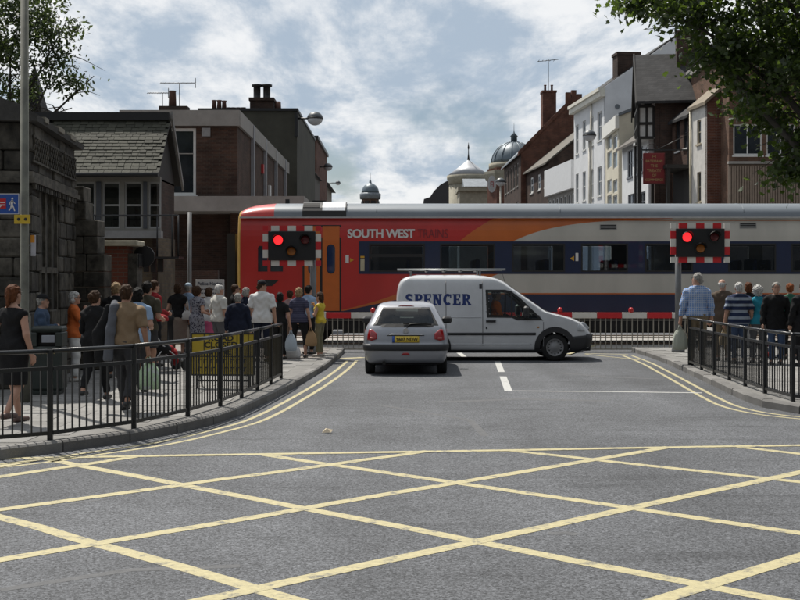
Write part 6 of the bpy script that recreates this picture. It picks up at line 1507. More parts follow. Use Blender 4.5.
def cloth(name, c, pat=None, c2=(1, 1, 1), s=30.):
    if name in MATS: return MATS[name]
    m = mat(name, c, .85, var=.07, sc=9, bump=.55, bsc=38, spec=.2)
    if pat:
        nt = m.node_tree; N = nt.nodes; L = nt.links; b = N['Principled BSDF']; src = b.inputs['Base Color'].links[0].from_socket
        tc = N.new('ShaderNodeTexCoord'); sp = N.new('ShaderNodeSeparateXYZ'); L.new(tc.outputs['Object'], sp.inputs[0])
        def band(o, s_, th):
            q = N.new('ShaderNodeMath'); q.operation = 'MULTIPLY'; q.inputs[1].default_value = s_; L.new(o, q.inputs[0])
            r = N.new('ShaderNodeMath'); r.operation = 'SINE'; L.new(q.outputs[0], r.inputs[0]); g = N.new('ShaderNodeMath'); g.operation = 'GREATER_THAN'; g.inputs[1].default_value = th; L.new(r.outputs[0], g.inputs[0]); return g.outputs[0]
        if pat == 'stripe': f = band(sp.outputs[2], s, .2)
        elif pat == 'check':
            a, c_ = band(sp.outputs[2], s, .55), band(sp.outputs[0], s, .55); mx_ = N.new('ShaderNodeMath'); mx_.operation = 'MAXIMUM'; L.new(a, mx_.inputs[0]); L.new(c_, mx_.inputs[1]); f = mx_.outputs[0]
        else:
            vo = N.new('ShaderNodeTexVoronoi'); vo.inputs['Scale'].default_value = s; L.new(tc.outputs['Object'], vo.inputs['Vector']); g = N.new('ShaderNodeMath'); g.operation = 'LESS_THAN'; g.inputs[1].default_value = .38; L.new(vo.outputs['Distance'], g.inputs[0]); f = g.outputs[0]
        mx = N.new('ShaderNodeMix'); mx.data_type = 'RGBA'; L.new(f, mx.inputs[0]); L.new(src, mx.inputs[6]); mx.inputs[7].default_value = tuple(c2) + (1,); L.new(mx.outputs[2], b.inputs['Base Color'])
    return m
SKIN = [mat('skin_fair', (.42, .24, .17), .55, var=.08, sc=8, spec=.35), mat('skin_tanned', (.33, .18, .12), .55, var=.08, sc=8, spec=.35)]
M_EYE = mat('eye_dark', (.02, .016, .014), .3); M_LIP = mat('lip', (.26, .10, .085), .5)
def ico(c, r, n=6):
    mb = MB().lathe([(r[0] * math.sin(math.pi * i / n) + 1e-4, -r[2] * math.cos(math.pi * i / n)) for i in range(n + 1)], (0, 0, 0), 8)
    return [(x + c[0], y * r[1] / r[0] + c[1], z + c[2]) for x, y, z in mb.v], [list(f) for f in mb.f]
ARM = {'down': ((.245, -.02, 1.15), (.255, .05, .90)), 'folded': ((.245, .06, 1.15), (-.05, .20, 1.16)), 'mouth': ((.22, .13, 1.17), (.05, .19, 1.40)), 'bent': ((.245, -.04, 1.15), (.17, .20, 1.10)),
       'hip': ((.33, -.06, 1.16), (.20, .05, .99)), 'carry': ((.25, -.02, 1.15), (.275, .02, .89)), 'back': ((.25, -.10, 1.15), (.08, -.16, .98)), 'shoulder': ((.26, -.05, 1.19), (.17, .14, 1.42)), 'wheel': ((.26, .12, 1.10), (.15, .38, 1.12)), 'swing': ((.25, .08, 1.16), (.24, .22, .95)), 'swingb': ((.25, -.12, 1.16), (.26, -.20, .93))}
def person(label, x, D, yh, face, top, bottom, hair, sex='m', armL='down', armR='down', legs='stand', skin=0, shoes=(.02, .02, .02), girth=1., headyaw=0., z=KERB, cap=None, X=None, glasses=False, group='people waiting at the crossing', seated=False, name='person'):
    H = yh if yh < 10 else max(1.45, gz(yh, D) - KERB - .012); rnd = random.Random(sum(map(ord, label))); ph = rnd.uniform(0, 6)
    o = empty(name, (gx(x, D) if X is None else X, D, z), R(face), label, 'person', group); sc = H / 1.75; o.scale = (sc, sc, sc)
    h = max(.0085, min(.0145, D * .00052)); f = sex == 'f'; g = girth
    sw = (.165 if f else .19) * (1 + (g - 1) * .3); hipw = .095 if f else .088
    # joints
    hipz = .92; ank = {}; kne = {}
    for s, sd_ in ((-1, 'L'), (1, 'R')):
        dy = 0.; lift = 0
        if legs == 'stride': dy = .22 * s
        elif legs == 'stride2': dy = -.22 * s
        elif legs == 'casual': dy = .05 * s
        spread = hipw + (.015 if legs != 'apart' else .07)
        ank[s] = V3(s * spread, dy, .085 + (.09 if (legs.startswith('stride') and dy < 0) else 0)); kne[s] = V3(s * (spread + .0), dy * .42 + .035 + (.05 if dy < 0 else 0), .50)
        if seated: kne[s] = V3(s * .12, .46, .95); ank[s] = V3(s * .12, .58, .52)
    shz = 1.385
    A = {}
    for s, pose in ((-1, armL), (1, armR)):
        e, w = ARM[pose]; k = sw / .19; A[s] = (V3(s * sw, 0, shz), V3(s * (e[0] - .175 + sw), e[1], e[2] - .02), V3(s * (w[0] if pose in ('folded', 'mouth', 'shoulder') else w[0] - .165 + sw), w[1] * (1 + (g - 1) * .5) + (.02 if pose == 'folded' and s > 0 else 0), w[2] - .02 + (.03 if pose == 'folded' and s > 0 else 0)))
    hc = V3(0, .022, 1.632); yw = R(headyaw); cyw, syw = math.cos(yw), math.sin(yw)
    def hp(dx, dy, dz): return (hc[0] + dx * cyw - dy * syw, hc[1] + dx * syw + dy * cyw, hc[2] + dz)
    def torso(F_, i=0.):
        F_.cap((0, -.005, 1.00), (0, .0, 1.14), .135 * g + i, (.122 if f else .138) * g + i, .74, .05)
        F_.cap((0, .0, 1.14), (0, .0, 1.33), (.122 if f else .138) * g + i, (.135 if f else .155) * (1 + (g - 1) * .6) + i, .72, .05)
        for q in (-1, 1): F_.cap((q * .035, -.015, 1.455), (q * sw * .90, -.005, 1.378), .05 + i, .058 + i, .95, .05)
        F_.cap((-sw * .5, 0, 1.34), (sw * .5, 0, 1.34), .085 + i, .085 + i, .95, .06)
        if f: F_.ell((-.07, .085, 1.275), (.068 + i, .06 + i, .065 + i), .04).ell((.07, .085, 1.275), (.068 + i, .06 + i, .065 + i), .04)
        if g > 1.12: F_.ell((0, .06, 1.06), (.15 * g, .13 * g, .14), .05)
        F_.cap((-.07, -.02, .96), (.07, -.02, .96), (.125 if f else .115) * g + i, (.125 if f else .115) * g + i, .88, .06)
    def arm(F_, s, i=0., upto=2., k=.03):
        a, e, w = A[s]
        if upto <= 1: F_.cap(a, e, .058 * (.9 if f else 1) + i, .043 + i * 1.25, 1, k, None, upto)
        else:
            F_.cap(a, e, .056 * (.9 if f else 1) + i, .042 + i, 1, k); F_.cap(e, w, .042 + i, .029 + i, 1, .02, None, min(1., upto - 1) if upto < 2 else None)
    def leg(F_, s, i=0., upto=2.):
        a = V3(s * hipw, -.005, hipz)
        if upto <= 1: F_.cap(a, kne[s], .088 * g + i, .058 + i * 1.2, 1, .03, None, upto)
        else: F_.cap(a, kne[s], .088 * g + i, .056 + i, 1, .03).cap(kne[s], ank[s], .057 + i, .036 + i, 1, .025, None, upto - 1 if upto < 2 else None)
    B = Field(); torso(B)
    for s in (-1, 1): arm(B, s); leg(B, s)
    B.cap((0, -.012, 1.40), (0, .0, 1.55), .062 if not f else .053, .056 if not f else .05, 1, .035)
    # head: cranium, face, jaw, nose, ears
    B.ell(hp(0, -.012, .03), (.077, .098, .09), .02).ell(hp(0, .022, -.045), (.06, .07, .078), .03).ell(hp(0, .085, -.02), (.016, .022, .026), .015).ell(hp(0, .065, -.098), (.03, .026, .022), .025)
    for s in (-1, 1): B.ell(hp(s * .078, -.008, -.012), (.014, .02, .032), .008); B.cap(ank[s] - V3(0, .05, .05), ank[s] + V3(0, .13, -.055), .036, .03, 1, .03)
    extra = []
    for s in (-1, 1):
        v, fc = ico(hp(s * .031, .083, .005), (.012, .008, .007)); extra.append((v, fc, 1))
        v, fc = ico(hp(s * .033, .088, .028), (.018, .006, .004)); extra.append((v, fc, 1))
        a, e, w = A[s]; d = (w - e); d = d / np.linalg.norm(d); inw = V3(-s, .15, 0); inw = inw - d * d.dot(inw); inw /= np.linalg.norm(inw); sid = np.cross(d, inw)
        B.cap(w, w + d * .085, .027, .034, 1, .02)
        fwd = sid if sid[1] > 0 else -sid
        hb = MB()
        for k in range(4):
            b0 = w + d * .075 + fwd * (.030 - .02 * k); ln = (.066, .075, .072, .056)[k]; b1 = b0 + d * ln * .55 + inw * .012; b2 = b1 + d * ln * .35 + inw * .028; hb.tube([b0, b1, b2], [.0105, .0095, .007], 6)
        b0 = w + d * .02 + fwd * .025; b1 = b0 + d * .035 + fwd * .028 + inw * .012; hb.tube([b0, b1, b1 + d * .032 + inw * .012], [.0125, .0105, .008], 6)
        extra.append(([tuple(map(float, q)) for q in hb.v], [list(q) for q in hb.f], 0))
    v, fc = ico(hp(0, .083, -.068), (.022, .008, .006)); extra.append((v, fc, 2))
    body = mesh_field(B, h, 'body', [SKIN[skin], M_EYE, M_LIP], o, extra=extra)
    # clothing
    kind, m1, opt = top
    sl = opt.get('sleeve', .6); hem = opt.get('hem', .90); loose = opt.get('loose', .016); neck = opt.get('neck', 1.47)
    T = Field(); torso(T, loose)
    if hem < .9: T.cap((-.06, -.01, .94), (-.06, .0, hem), .13 * g + loose, .125 * g + loose + .01, .9, .05).cap((.06, -.01, .94), (.06, .0, hem), .13 * g + loose, .125 * g + loose + .01, .9, .05)
    if sl > 0:
        for s in (-1, 1): arm(T, s, loose * .8 + (.006 if sl < 1 else 0), sl, .012)
    else:
        pass
    if kind in ('shirt', 'jacket'): T.cap((0, -.015, 1.40), (0, -.006, 1.505), .072, .066, 1, .02)
    cuts = [(0, 0, -1, -hem), (0, .25, 1, neck + .03)]
    nm = {'tee': 'shirt', 'vest': 'vest_top', 'dress': 'dress_top'}.get(kind, kind); tp = mesh_field(T, h, nm, m1, o, cuts, wr=min(.012, loose * .52), ph=ph, wf=31.)
    kind, m1, opt = bottom
    if seated: opt = dict(opt)
    if kind == 'skirt':
        hm = opt.get('hem', .5); S_ = Field().cap((0, -.01, 1.02), (0, -.01, .88), .125 * g + .015, .155 * g + .015, .82, .04); fl = opt.get('flare', .19)
        S_.cap((0, -.01, .88), (0, .0, hm - .05), .155 * g + .015, fl, .8, .04)
        for s in (-1, 1):
            a = V3(s * hipw, 0, hipz); t = (hipz - hm) / max(.05, hipz - .5); q = a + (kne[s] - a) * min(1.1, t); S_.cap(a, q, .11 * g, .10, 1, .05)
        mesh_field(S_, h, 'skirt', m1, o, [(0, 0, -1, -hm), (0, 0, 1, hem + .05)], wr=.009, ph=ph, wf=20)
    else:
        up = {'trousers': 1.93, 'shorts': .82, 'capri': 1.45}[kind]; S_ = Field().cap((-.07, -.015, .985), (.07, -.015, .985), (.128 if f else .120) * g + .016, (.128 if f else .120) * g + .016, .92, .05)
        for s in (-1, 1): leg(S_, s, opt.get('loose', .017), up)
        mesh_field(S_, h, 'trousers' if kind != 'shorts' else 'shorts', m1, o, [(0, 0, 1, hem + .045)], wr=.009, ph=ph + 2, wf=27)
        if not seated and kind != 'shorts':
            pass
    sm = mat('shoe_%d_%d_%d' % tuple(int(q * 100) for q in shoes), shoes, .5, var=.15)
    for s in (-1, 1):
        Sh = Field().cap(ank[s] - V3(0, .055, .05), ank[s] + V3(0, .145, -.058), .044, .034, 1, .02).cap(ank[s] - V3(0, .04, .05), ank[s] + V3(0, -.01, .0), .043, .042, 1, .02)
        mesh_field(Sh, h, 'shoe', sm, o, [(0, 0, 1, ank[s][2] - .01), (0, 0, -1, -(ank[s][2] - .084))])
    # hair
    if hair:
        st, hcol = hair[0], hair[1]; hm = mat('hair_%d_%d_%d' % tuple(int(q * 1000) for q in hcol), hcol, .7, var=.45, sc=34, bump=.9, bsc=80, spec=.15, stretch=(1, 1, .25))
        Hf = Field(); wr, wf = .008, 70.
        if st == 'bald': Hf.ell(hp(0, -.014, .022), (.082, .103, .092), .02); wr = .003
        else: Hf.ell(hp(0, -.022, .036), (.089, .103, .095), .02)
        if st in ('bob', 'curly'):
            Hf.ell(hp(0, -.05, -.04), (.098, .07, .095), .03)
            if st == 'curly': Hf.ell(hp(0, -.03, .02), (.12, .115, .115), .02); wr, wf = .014, 95.
        if st == 'long': Hf.ell(hp(0, -.055, -.05), (.095, .065, .12), .03).cap(hp(0, -.075, -.05), hp(0, -.085, -.27), .085, .05, .6, .03)
        if st == 'bun': Hf.ell(hp(0, -.125, .03), (.05, .045, .048), .015).ell(hp(0, -.06, -.02), (.08, .055, .07), .02)
        if st == 'tied': Hf.ell(hp(0, -.06, -.03), (.085, .06, .085), .02).cap(hp(0, -.10, -.02), hp(0, -.115, -.15), .035, .02, 1, .02)
        if st == 'short': Hf.ell(hp(0, -.055, -.035), (.074, .05, .058), .02)
        fx, fy = -syw, cyw; c0 = hc[0] * fx + hc[1] * fy
        cuts = []
        # face opening: remove what lies in front of a slanted plane
        tilt = .55; cuts.append((fx, fy, -tilt, c0 + (.035 if st != 'bald' else .0) - tilt * hc[2]))
        if st == 'bald': cuts += [(0, 0, 1, hc[2] + .055), (0, 0, -1, -(hc[2] - .055))]
        if cap: cuts.append((0, 0, 1, hc[2] + .06))
        mesh_field(Hf, max(h * .8, .008), 'hair', hm, o, cuts, wr=wr, ph=ph, wf=wf)
    if cap:
        cm = cloth('cap_%d' % int(sum(cap) * 1000), cap); C_ = Field().ell(hp(0, -.012, .055), (.094, .108, .085), .02); hat = mesh_field(C_, h, 'cap', cm, o, [(0, 0, -1, -(hc[2] + .045))])
        mb = MB(); n = 10; vs = []
        for i in range(n + 1):
            t = math.pi * i / n; vs += [hp(.085 * math.cos(t), .07 + .02 * math.sin(t), .052), hp(.075 * math.cos(t), .09 + .085 * math.sin(t), .040)]
        mb.add(vs + [(a, b, c - .006) for a, b, c in vs], [(2 * i, 2 * i + 2, 2 * i + 3, 2 * i + 1) for i in range(n)] + [(2 * n + 2 + 2 * i, 2 * n + 2 + 2 * i + 1, 2 * n + 2 + 2 * i + 3, 2 * n + 2 + 2 * i + 2) for i in range(n)]); mb.build('peak', cm, hat)
    if glasses:
        gm = MB()
        for s in (-1, 1): a = Vector(hp(s * .034, .098, .004)); gm.obox(a - Vector((.026 * cyw, .026 * syw, 0)), a + Vector((.026 * cyw, .026 * syw, 0)), .008, .036); gm.tube([hp(s * .062, .095, .01), hp(s * .086, -.01, .008)], .004, 5)
        gm.build('sunglasses', M_RUB, o)
    o['_h'] = 0; del o['_h']
    return o, A, sc
def hand_at(res, s):                                   # world position of a hand
    o, A, sc = res; a, e, w = A[s]; d = (w - e) / np.linalg.norm(w - e); p = w + d * .10
    c, sn = math.cos(o.rotation_euler.z), math.sin(o.rotation_euler.z)
    return Vector((o.location.x + sc * (p[0] * c - p[1] * sn), o.location.y + sc * (p[0] * sn + p[1] * c), o.location.z + sc * p[2]))
def bag(name, label, pos, w, hgt, dep, m, rz=0., handle=.10, on_ground=False, cat='bag', band=None, group='bags carried by the crowd'):
    base = Vector(pos) - Vector((0, 0, handle + hgt)) if not on_ground else Vector(pos)
    o = empty(name, base, rz, label, cat, group); mb = MB(); rn = random.Random(int(w * 1000 + hgt * 777)); n = 28; rows = [(0., .40, .80), (.03, .47, .95), (.25, .50, 1.0), (.5, .47, .92), (.72, .40, .7), (.88, .30, .40), (1., .17, .16)]
    ph = [rn.uniform(0, 6.28) for _ in range(4)]; vs = []
    for t, a, c in rows:
        for k in range(n):
            th = 2 * math.pi * k / n; cs, sn = math.cos(th), math.sin(th); wr_ = 1 + (.05 + .08 * t) * (math.sin(5 * th + ph[0] + 2 * t) * .6 + math.sin(9 * th + ph[1] - 3 * t) * .5)
            vs.append((w * a * abs(cs) ** .55 * (1 if cs > 0 else -1) * wr_, dep * .5 * c * abs(sn) ** .6 * (1 if sn > 0 else -1) * wr_, hgt * t + .012 * math.sin(3 * th + ph[2])*t))
    mb.add(vs, [(i * n + k, i * n + (k + 1) % n, (i + 1) * n + (k + 1) % n, (i + 1) * n + k) for i in range(len(rows) - 1) for k in range(n)], 0, True); mb.f.append(tuple(range(n))); mb.m.append(0); mb.sm.append(False)
    bd = mb.build('bag_body', m, o)
    for y in (-.02, .02): MB().tube([(-w * .14, y, hgt * .93), (-w * .06, y * .5, hgt + handle * .7), (0, 0, hgt + handle), (w * .06, y * .5, hgt + handle * .7), (w * .14, y, hgt * .93)], .008, 5).build('handle', m, o)
    return o
CL = cloth
BLK = CL('cloth_black', (.012, .012, .013)); NVY = CL('cloth_navy', (.012, .016, .032)); DGR = CL('cloth_dark_grey', (.035, .035, .038)); MGR = CL('cloth_grey', (.11, .11, .115)); JEAN = CL('cloth_denim', (.045, .07, .13)); KHK = CL('cloth_khaki', (.19, .15, .10)); WHT = CL('cloth_white', (.62, .62, .61)); TAN = CL('cloth_tan', (.22, .155, .095)); OLV = CL('cloth_olive', (.055, .05, .035)); RDC = CL('cloth_red', (.26, .022, .025)); LBL = CL('cloth_light_blue', (.26, .36, .50)); ORC = CL('cloth_orange', (.52, .13, .035)); TRQ = CL('cloth_turquoise', (.03, .27, .38)); YEL = CL('cloth_yellow', (.55, .42, .05)); BGE = CL('cloth_beige', (.24, .19, .155)); BRNJ = CL('cloth_brown', (.095, .07, .052)); SLB = CL('cloth_steel_blue', (.045, .07, .115)); OLT = CL('cloth_sage', (.17, .16, .105)); GRN = CL('cloth_green', (.03, .12, .08)); PNK = CL('cloth_pink', (.55, .11, .22))
G1, G2, BL_, BR_, AUB, GIN, BLD, BKH = (.26, .25, .23), (.46, .45, .43), (.30, .20, .10), (.045, .024, .013), (.095, .034, .014), (.19, .06, .02), (.26, .18, .10), (.010, .009, .008)
AW = 0                                                 # facing away from the camera
# ---- left crowd
p = person('woman in black sleeveless dress with tied auburn hair walking along the railing', 13, 14.2, 284, -26, ('dress', BLK, {'sleeve': 0, 'hem': .9, 'neck': 1.42, 'loose': .018}), ('skirt', BLK, {'hem': .50, 'flare': .17}), ('tied', AUB), 'f', 'swingb', 'down', 'stride2', shoes=(.10, .06, .05), girth=1.08)
person('man in black cap and blue jacket with folded arms behind the litter bin', 42, 18.55, 294, -80, ('jacket', SLB, {'sleeve': 2, 'hem': .86, 'loose': .026}), ('trousers', DGR, {}), ('short', G1), 'm', 'folded', 'folded', cap=(.012, .012, .013), girth=1.1)
person('woman in orange top and white trousers with short white hair', 74, 20.3, 291, -72, ('shirt', ORC, {'sleeve': .8, 'hem': .86, 'loose': .02}), ('trousers', WHT, {'loose': .03}), ('bob', G2), 'f', 'folded', 'mouth', shoes=(.45, .43, .40), girth=1.08, glasses=True)
person('woman in black suit with dark bun striding behind the man in tan', 95, 17.1, 290, -8, ('jacket', BLK, {'sleeve': 2, 'hem': .80, 'loose': .024}), ('trousers', BLK, {}), ('bun', BR_), 'f', 'swing', 'down', 'stride', shoes=(.012, .012, .012), headyaw=-15)
tanman = person('man in tan short-sleeved shirt carrying a green bag and a jacket', 126, 15.6, 284, -8, ('shirt', TAN, {'sleeve': .85, 'hem': .93, 'loose': .022}), ('trousers', DGR, {'loose': .026}), ('short', BR_), 'm', 'shoulder', 'carry', 'stride2', girth=1.06, skin=1)
person('man with close-cropped hair and blue-white patterned scarf behind the tan shirt', 116, 21.0, 282, 0, ('jacket', BLK, {'sleeve': 2, 'loose': .024}), ('trousers', DGR, {}), ('short', BLD), 'm', 'bent', 'down')
person('black-haired woman in pale blue shirt beside the man in tan', 138, 18.4, 287, -6, ('shirt', LBL, {'sleeve': .7, 'hem': .84}), ('trousers', DGR, {}), ('bob', BKH), 'f', 'down', 'bent', headyaw=-10)
person('man in olive T-shirt and shorts with one arm raised across', 147, 20.6, 281, -20, ('tee', OLV, {'sleeve': .75, 'hem': .87}), ('shorts', DGR, {'loose': .03}), ('short', BKH), 'm', 'down', 'bent', skin=1, shoes=(.4, .4, .4))
person('man in dark red top behind the olive T-shirt', 154, 24.0, 280, -50, ('jacket', RDC, {'sleeve': 2, 'loose': .02}), ('trousers', BLK, {}), ('short', BR_), 'm', 'down', 'bent')
lady = person('woman in black top and long beige skirt with white shoulder bag', 178, 27.4, 283, -5, ('tee', BLK, {'sleeve': .5, 'hem': .9}), ('skirt', BGE, {'hem': .30, 'flare': .18}), ('bob', BR_), 'f', 'bent', 'down', shoes=(.05, .03, .02), girth=1.06)
person('person in pale blue sun hat and top behind the black-topped woman', 188, 29.0, 283, -10, ('shirt', LBL, {'sleeve': .7}), ('trousers', MGR, {}), ('short', G1), 'f', cap=(.30, .38, .45))
person('woman with curly brown hair in grey floral dress', 197, 26.8, 286, -35, ('dress', CL('cloth_floral', (.22, .22, .25), 'dots', (.03, .03, .05), 22), {'sleeve': .45, 'hem': .9}), ('skirt', CL('cloth_floral', (.22, .22, .25)), {'hem': .36, 'flare': .19}), ('curly', BR_), 'f', 'folded', 'bent')
person('brown-haired woman in white cardigan with bright pink skirt', 209, 27.4, 287, -20, ('shirt', WHT, {'sleeve': 1.6, 'hem': .86}), ('skirt', PNK, {'hem': .45}), ('bob', BR_), 'f', 'bent', 'down')
person('white-haired man in white short-sleeved shirt and grey trousers', 219, 25.6, 284, -50, ('shirt', CL('cloth_offwhite', (.50, .49, .45)), {'sleeve': .8, 'hem': .90, 'loose': .024}), ('trousers', MGR, {}), ('short', G2), 'm', 'down', 'down', girth=1.15)
person('grey-haired man in dark navy jacket seen squarely from behind', 238, 24.2, 293, 0, ('jacket', NVY, {'sleeve': 2, 'hem': .78, 'loose': .028}), ('trousers', NVY, {}), ('short', G1), 'm', girth=1.15)
person('man in dark top and sunglasses behind the navy jacket', 235, 28.0, 284, -70, ('jacket', BLK, {'sleeve': 2}), ('trousers', BLK, {}), ('short', BR_), 'm', glasses=True)
person('grey-bobbed woman in dark blouse beside the white T-shirt man', 246, 27.6, 287, -30, ('shirt', NVY, {'sleeve': .7}), ('trousers', BLK, {}), ('bob', G1), 'f', girth=1.06)
person('man in white T-shirt and dark cap facing the train', 262, 25.4, 280, -6, ('tee', WHT, {'sleeve': .85, 'hem': .84, 'loose': .026}), ('trousers', NVY, {}), ('short', BR_), 'm', 'down', 'down', cap=(.012, .012, .015), headyaw=-70, girth=1.05)
blk = person('black-haired woman in black top between white T-shirt and striped blouse', 280, 26.2, 292, -10, ('tee', BLK, {'sleeve': .6}), ('trousers', BLK, {}), ('bob', BKH), 'f', 'down', 'carry')
person('person in faded pink top behind the striped blouse', 290, 28.2, 290, 0, ('tee', CL('cloth_dusty_pink', (.30, .20, .20)), {'sleeve': .6}), ('trousers', BGE, {}), ('short', BR_), 'f')
strp = person('blonde woman in navy striped top and black cropped trousers', 299, 26.7, 287, -12, ('tee', CL('cloth_navy_stripe', (.02, .022, .05), 'stripe', (.10, .10, .15), 210), {'sleeve': .6, 'hem': .88}), ('capri', BLK, {'loose': .02}), ('bob', BLD), 'f', 'down', 'carry', 'apart', shoes=(.03, .03, .03), girth=1.12)
person('dark-haired man in pale blue shirt behind the yellow vest top', 308.5, 28.0, 285, -35, ('shirt', LBL, {'sleeve': 2, 'hem': .92}), ('trousers', BLK, {}), ('short', BKH), 'm', 'down', 'bent')
person('young woman in yellow vest top with long brown hair and sunglasses', 320, 27.0, 293, 72, ('vest', YEL, {'sleeve': 0, 'hem': .90, 'neck': 1.41, 'loose': .018}), ('trousers', OLT, {'loose': .014}), ('long', BR_), 'f', 'folded', 'mouth', shoes=(.3, .28, .25), glasses=True, girth=.94)
# ---- right crowd
chk = person('tall grey-haired man in blue checked shirt beside the right signal', 697, 24.4, 272.5, -6, ('shirt', CL('cloth_blue_check', (.16, .27, .52), 'check', (.40, .46, .58), 150), {'sleeve': 2, 'hem': .93, 'loose': .026}), ('trousers', KHK, {}), ('short', G1), 'm', 'carry', 'down', headyaw=62, girth=1.04)
person('balding man in brown jacket beside the checked shirt', 722.5, 25.6, 279, -8, ('jacket', BRNJ, {'sleeve': 2, 'hem': .80, 'loose': .03}), ('trousers', KHK, {}), ('bald', G2), 'm', headyaw=-45, girth=1.1)
stp = person('grey-haired man in navy and grey striped polo shirt and jeans', 739, 24.8, 282, 0, ('tee', CL('cloth_polo_stripe', (.02, .03, .07), 'stripe', (.28, .32, .38), 46), {'sleeve': .9, 'hem': .86, 'loose': .026}), ('trousers', JEAN, {}), ('short', G2), 'm', 'carry', 'down', girth=1.1)
person('woman with dark auburn hair behind the striped polo shirt', 748.5, 26.6, 282, 0, ('shirt', BLK, {'sleeve': .7}), ('trousers', BLK, {}), ('bob', AUB), 'f')
person('woman in turquoise top with curly grey hair', 758, 24.9, 285, -4, ('tee', TRQ, {'sleeve': .5, 'hem': .88}), ('trousers', MGR, {}), ('curly', G2), 'f', 'bent', 'down', girth=1.08)
person('grey-haired man in open black jacket and jeans', 776, 24.4, 282, 172, ('jacket', BLK, {'sleeve': 2, 'hem': .76, 'loose': .03}), ('trousers', JEAN, {}), ('short', G1), 'm', 'down', 'down', 'casual', headyaw=0)
person('ginger-haired woman in dark green top at the right edge', 790, 26.2, 283, -6, ('shirt', GRN, {'sleeve': .8}), ('trousers', BLK, {}), ('short', GIN), 'f')
person('person in dark coat cut off by the right edge of the picture', 804, 24.0, 282, 10, ('jacket', BLK, {'sleeve': 2, 'hem': .7, 'loose': .03}), ('trousers', BLK, {}), ('short', BR_), 'm')
# van driver
person('van driver in orange high-visibility vest at the wheel', 0, 27.8, 1.74, -90, ('jacket', CL('cloth_hivis', (.85, .17, .02)), {'sleeve': 1.5, 'hem': .92, 'loose': .02}), ('trousers', NVY, {}), ('short', BR_), 'm', 'wheel', 'wheel', X=-.11 + 2.33, z=-.12, seated=True, group='drivers', girth=1.0)
# train passengers
for xx, lb in ((764, 'passenger in dark clothes seated behind the train window right of the signal'), (604, 'passenger seated by the lit train window above the van bonnet')):
    person(lb, xx, TD + .55, 1.72, 90, ('jacket', NVY, {'sleeve': 2, 'hem': .92}), ('trousers', BLK, {}), ('short', BR_), 'm', 'bent', 'bent', z=.58, seated=True, group='passengers aboard the train')
# ---- bags and pushchair
def carrier(c, c2, name):
    return CL(name, c, 'dots', c2, 14) if c2 else CL(name, c)
bag('carrier_bag', 'pale green and white plastic carrier bag with blue print held by tan-shirted man', hand_at(tanman, 1), .30, .34, .15, carrier((.42, .55, .36), (.50, .55, .50), 'bag_green'), R(10))
bag('carrier_bag', 'pale blue plastic bag hanging beside the black-haired woman', hand_at(blk, 1), .26, .36, .14, carrier((.40, .46, .52), None, 'bag_blue'))
bag('paper_bag', 'brown paper carrier bag held by the blonde woman', hand_at(strp, 1), .28, .33, .13, carrier((.34, .22, .12), None, 'bag_paper'))
bag('carrier_bag', 'white plastic bag slumped on the paving by the capri trousers', (gx(292.5, 26.4), 26.4, KERB), .36, .30, .22, carrier((.55, .55, .55), None, 'bag_white'), on_ground=True)
bag('carrier_bag', 'white and green plastic bag held beside the right signal post', hand_at(chk, -1), .30, .42, .16, carrier((.40, .42, .36), None, 'bag_white_green'))
bag('carrier_bag', 'beige bag held by the man in striped polo shirt', hand_at(stp, -1), .22, .26, .12, carrier((.42, .33, .20), None, 'bag_beige'))
lo = lady[0].location; bag('shoulder_bag', 'white leather shoulder bag hanging at the beige-skirted woman\'s side', (lo.x + .23, lo.y - .10, KERB + 1.28), .26, .22, .10, mat('white_leather', (.50, .49, .46), .5, var=.08), handle=.24)
# jacket carried over the tan man's shoulder
tl = tanman[0].location; jk = empty('grey_jacket', (tl.x - .20, tl.y - .10, KERB + .64), R(-8), 'grey suit jacket slung over the tan-shirted man\'s left shoulder', 'jacket')
mesh_field(Field().cap((.06, .04, .72), (.03, -.02, .40), .055, .065, .7, .03).cap((.03, -.02, .40), (.0, -.03, .06), .062, .07, .6, .03).cap((.04, .12, .76), (.06, .04, .70), .05, .055, .8, .04), .010, 'sleeve', CL('cloth_jacket_grey', (.10, .105, .12)), jk, [(0, 0, -1, -.02)], wr=.008, wf=30)
mesh_field(Field().cap((-.02, .06, .70), (-.14, .03, .36), .055, .09, .5, .04).cap((-.14, .03, .36), (-.12, .02, .06), .09, .085, .5, .04), .010, 'lining', BLK, jk, [(0, 0, -1, -.0)], wr=.010, wf=28)
# pushchair
pc = empty('pushchair', (gx(163, 22.6), 22.6, KERB), R(-55), 'black and red pushchair parked beside the man in dark red', 'pushchair')
mesh_field(Field().cap((-.14, -.05, .42), (.14, -.05, .42), .10, .10, 1.6, .05).cap((-.13, -.22, .55), (-.13, -.30, .92), .06, .05, 1, .08).cap((.13, -.22, .55), (.13, -.30, .92), .06, .05, 1, .08).cap((0, -.24, .6), (0, -.3, .9), .12, .12, .4, .08), .014, 'seat', BLK, pc)
mesh_field(Field().cap((-.18, -.12, .98), (.18, -.12, .98), .10, .10, 1.5, .05), .014, 'hood', RDC, pc, [(0, 0, -1, -.95)])
mesh_field(Field().cap((-.12, .1, .42), (.12, .1, .42), .07, .07, 1, .04).cap((0, .22, .30), (0, .25, .2), .13, .1, .5, .04), .014, 'foot_muff', RDC, pc)
fr = MB()
for s in (-1, 1): fr.tube([(s * .22, .38, .12), (s * .21, -.1, .5), (s * .20, -.42, .95), (s * .20, -.52, 1.02)], .014, 6).tube([(s * .22, -.35, .12), (s * .21, -.05, .48)], .013, 6)
fr.tube([(-.20, -.52, 1.02), (.20, -.52, 1.02)], .018, 6).tube([(-.22, -.35, .13), (.22, -.35, .13)], .012, 6); fr.build('frame', mat('pram_alloy', (.45, .45, .46), .35, .7), pc)
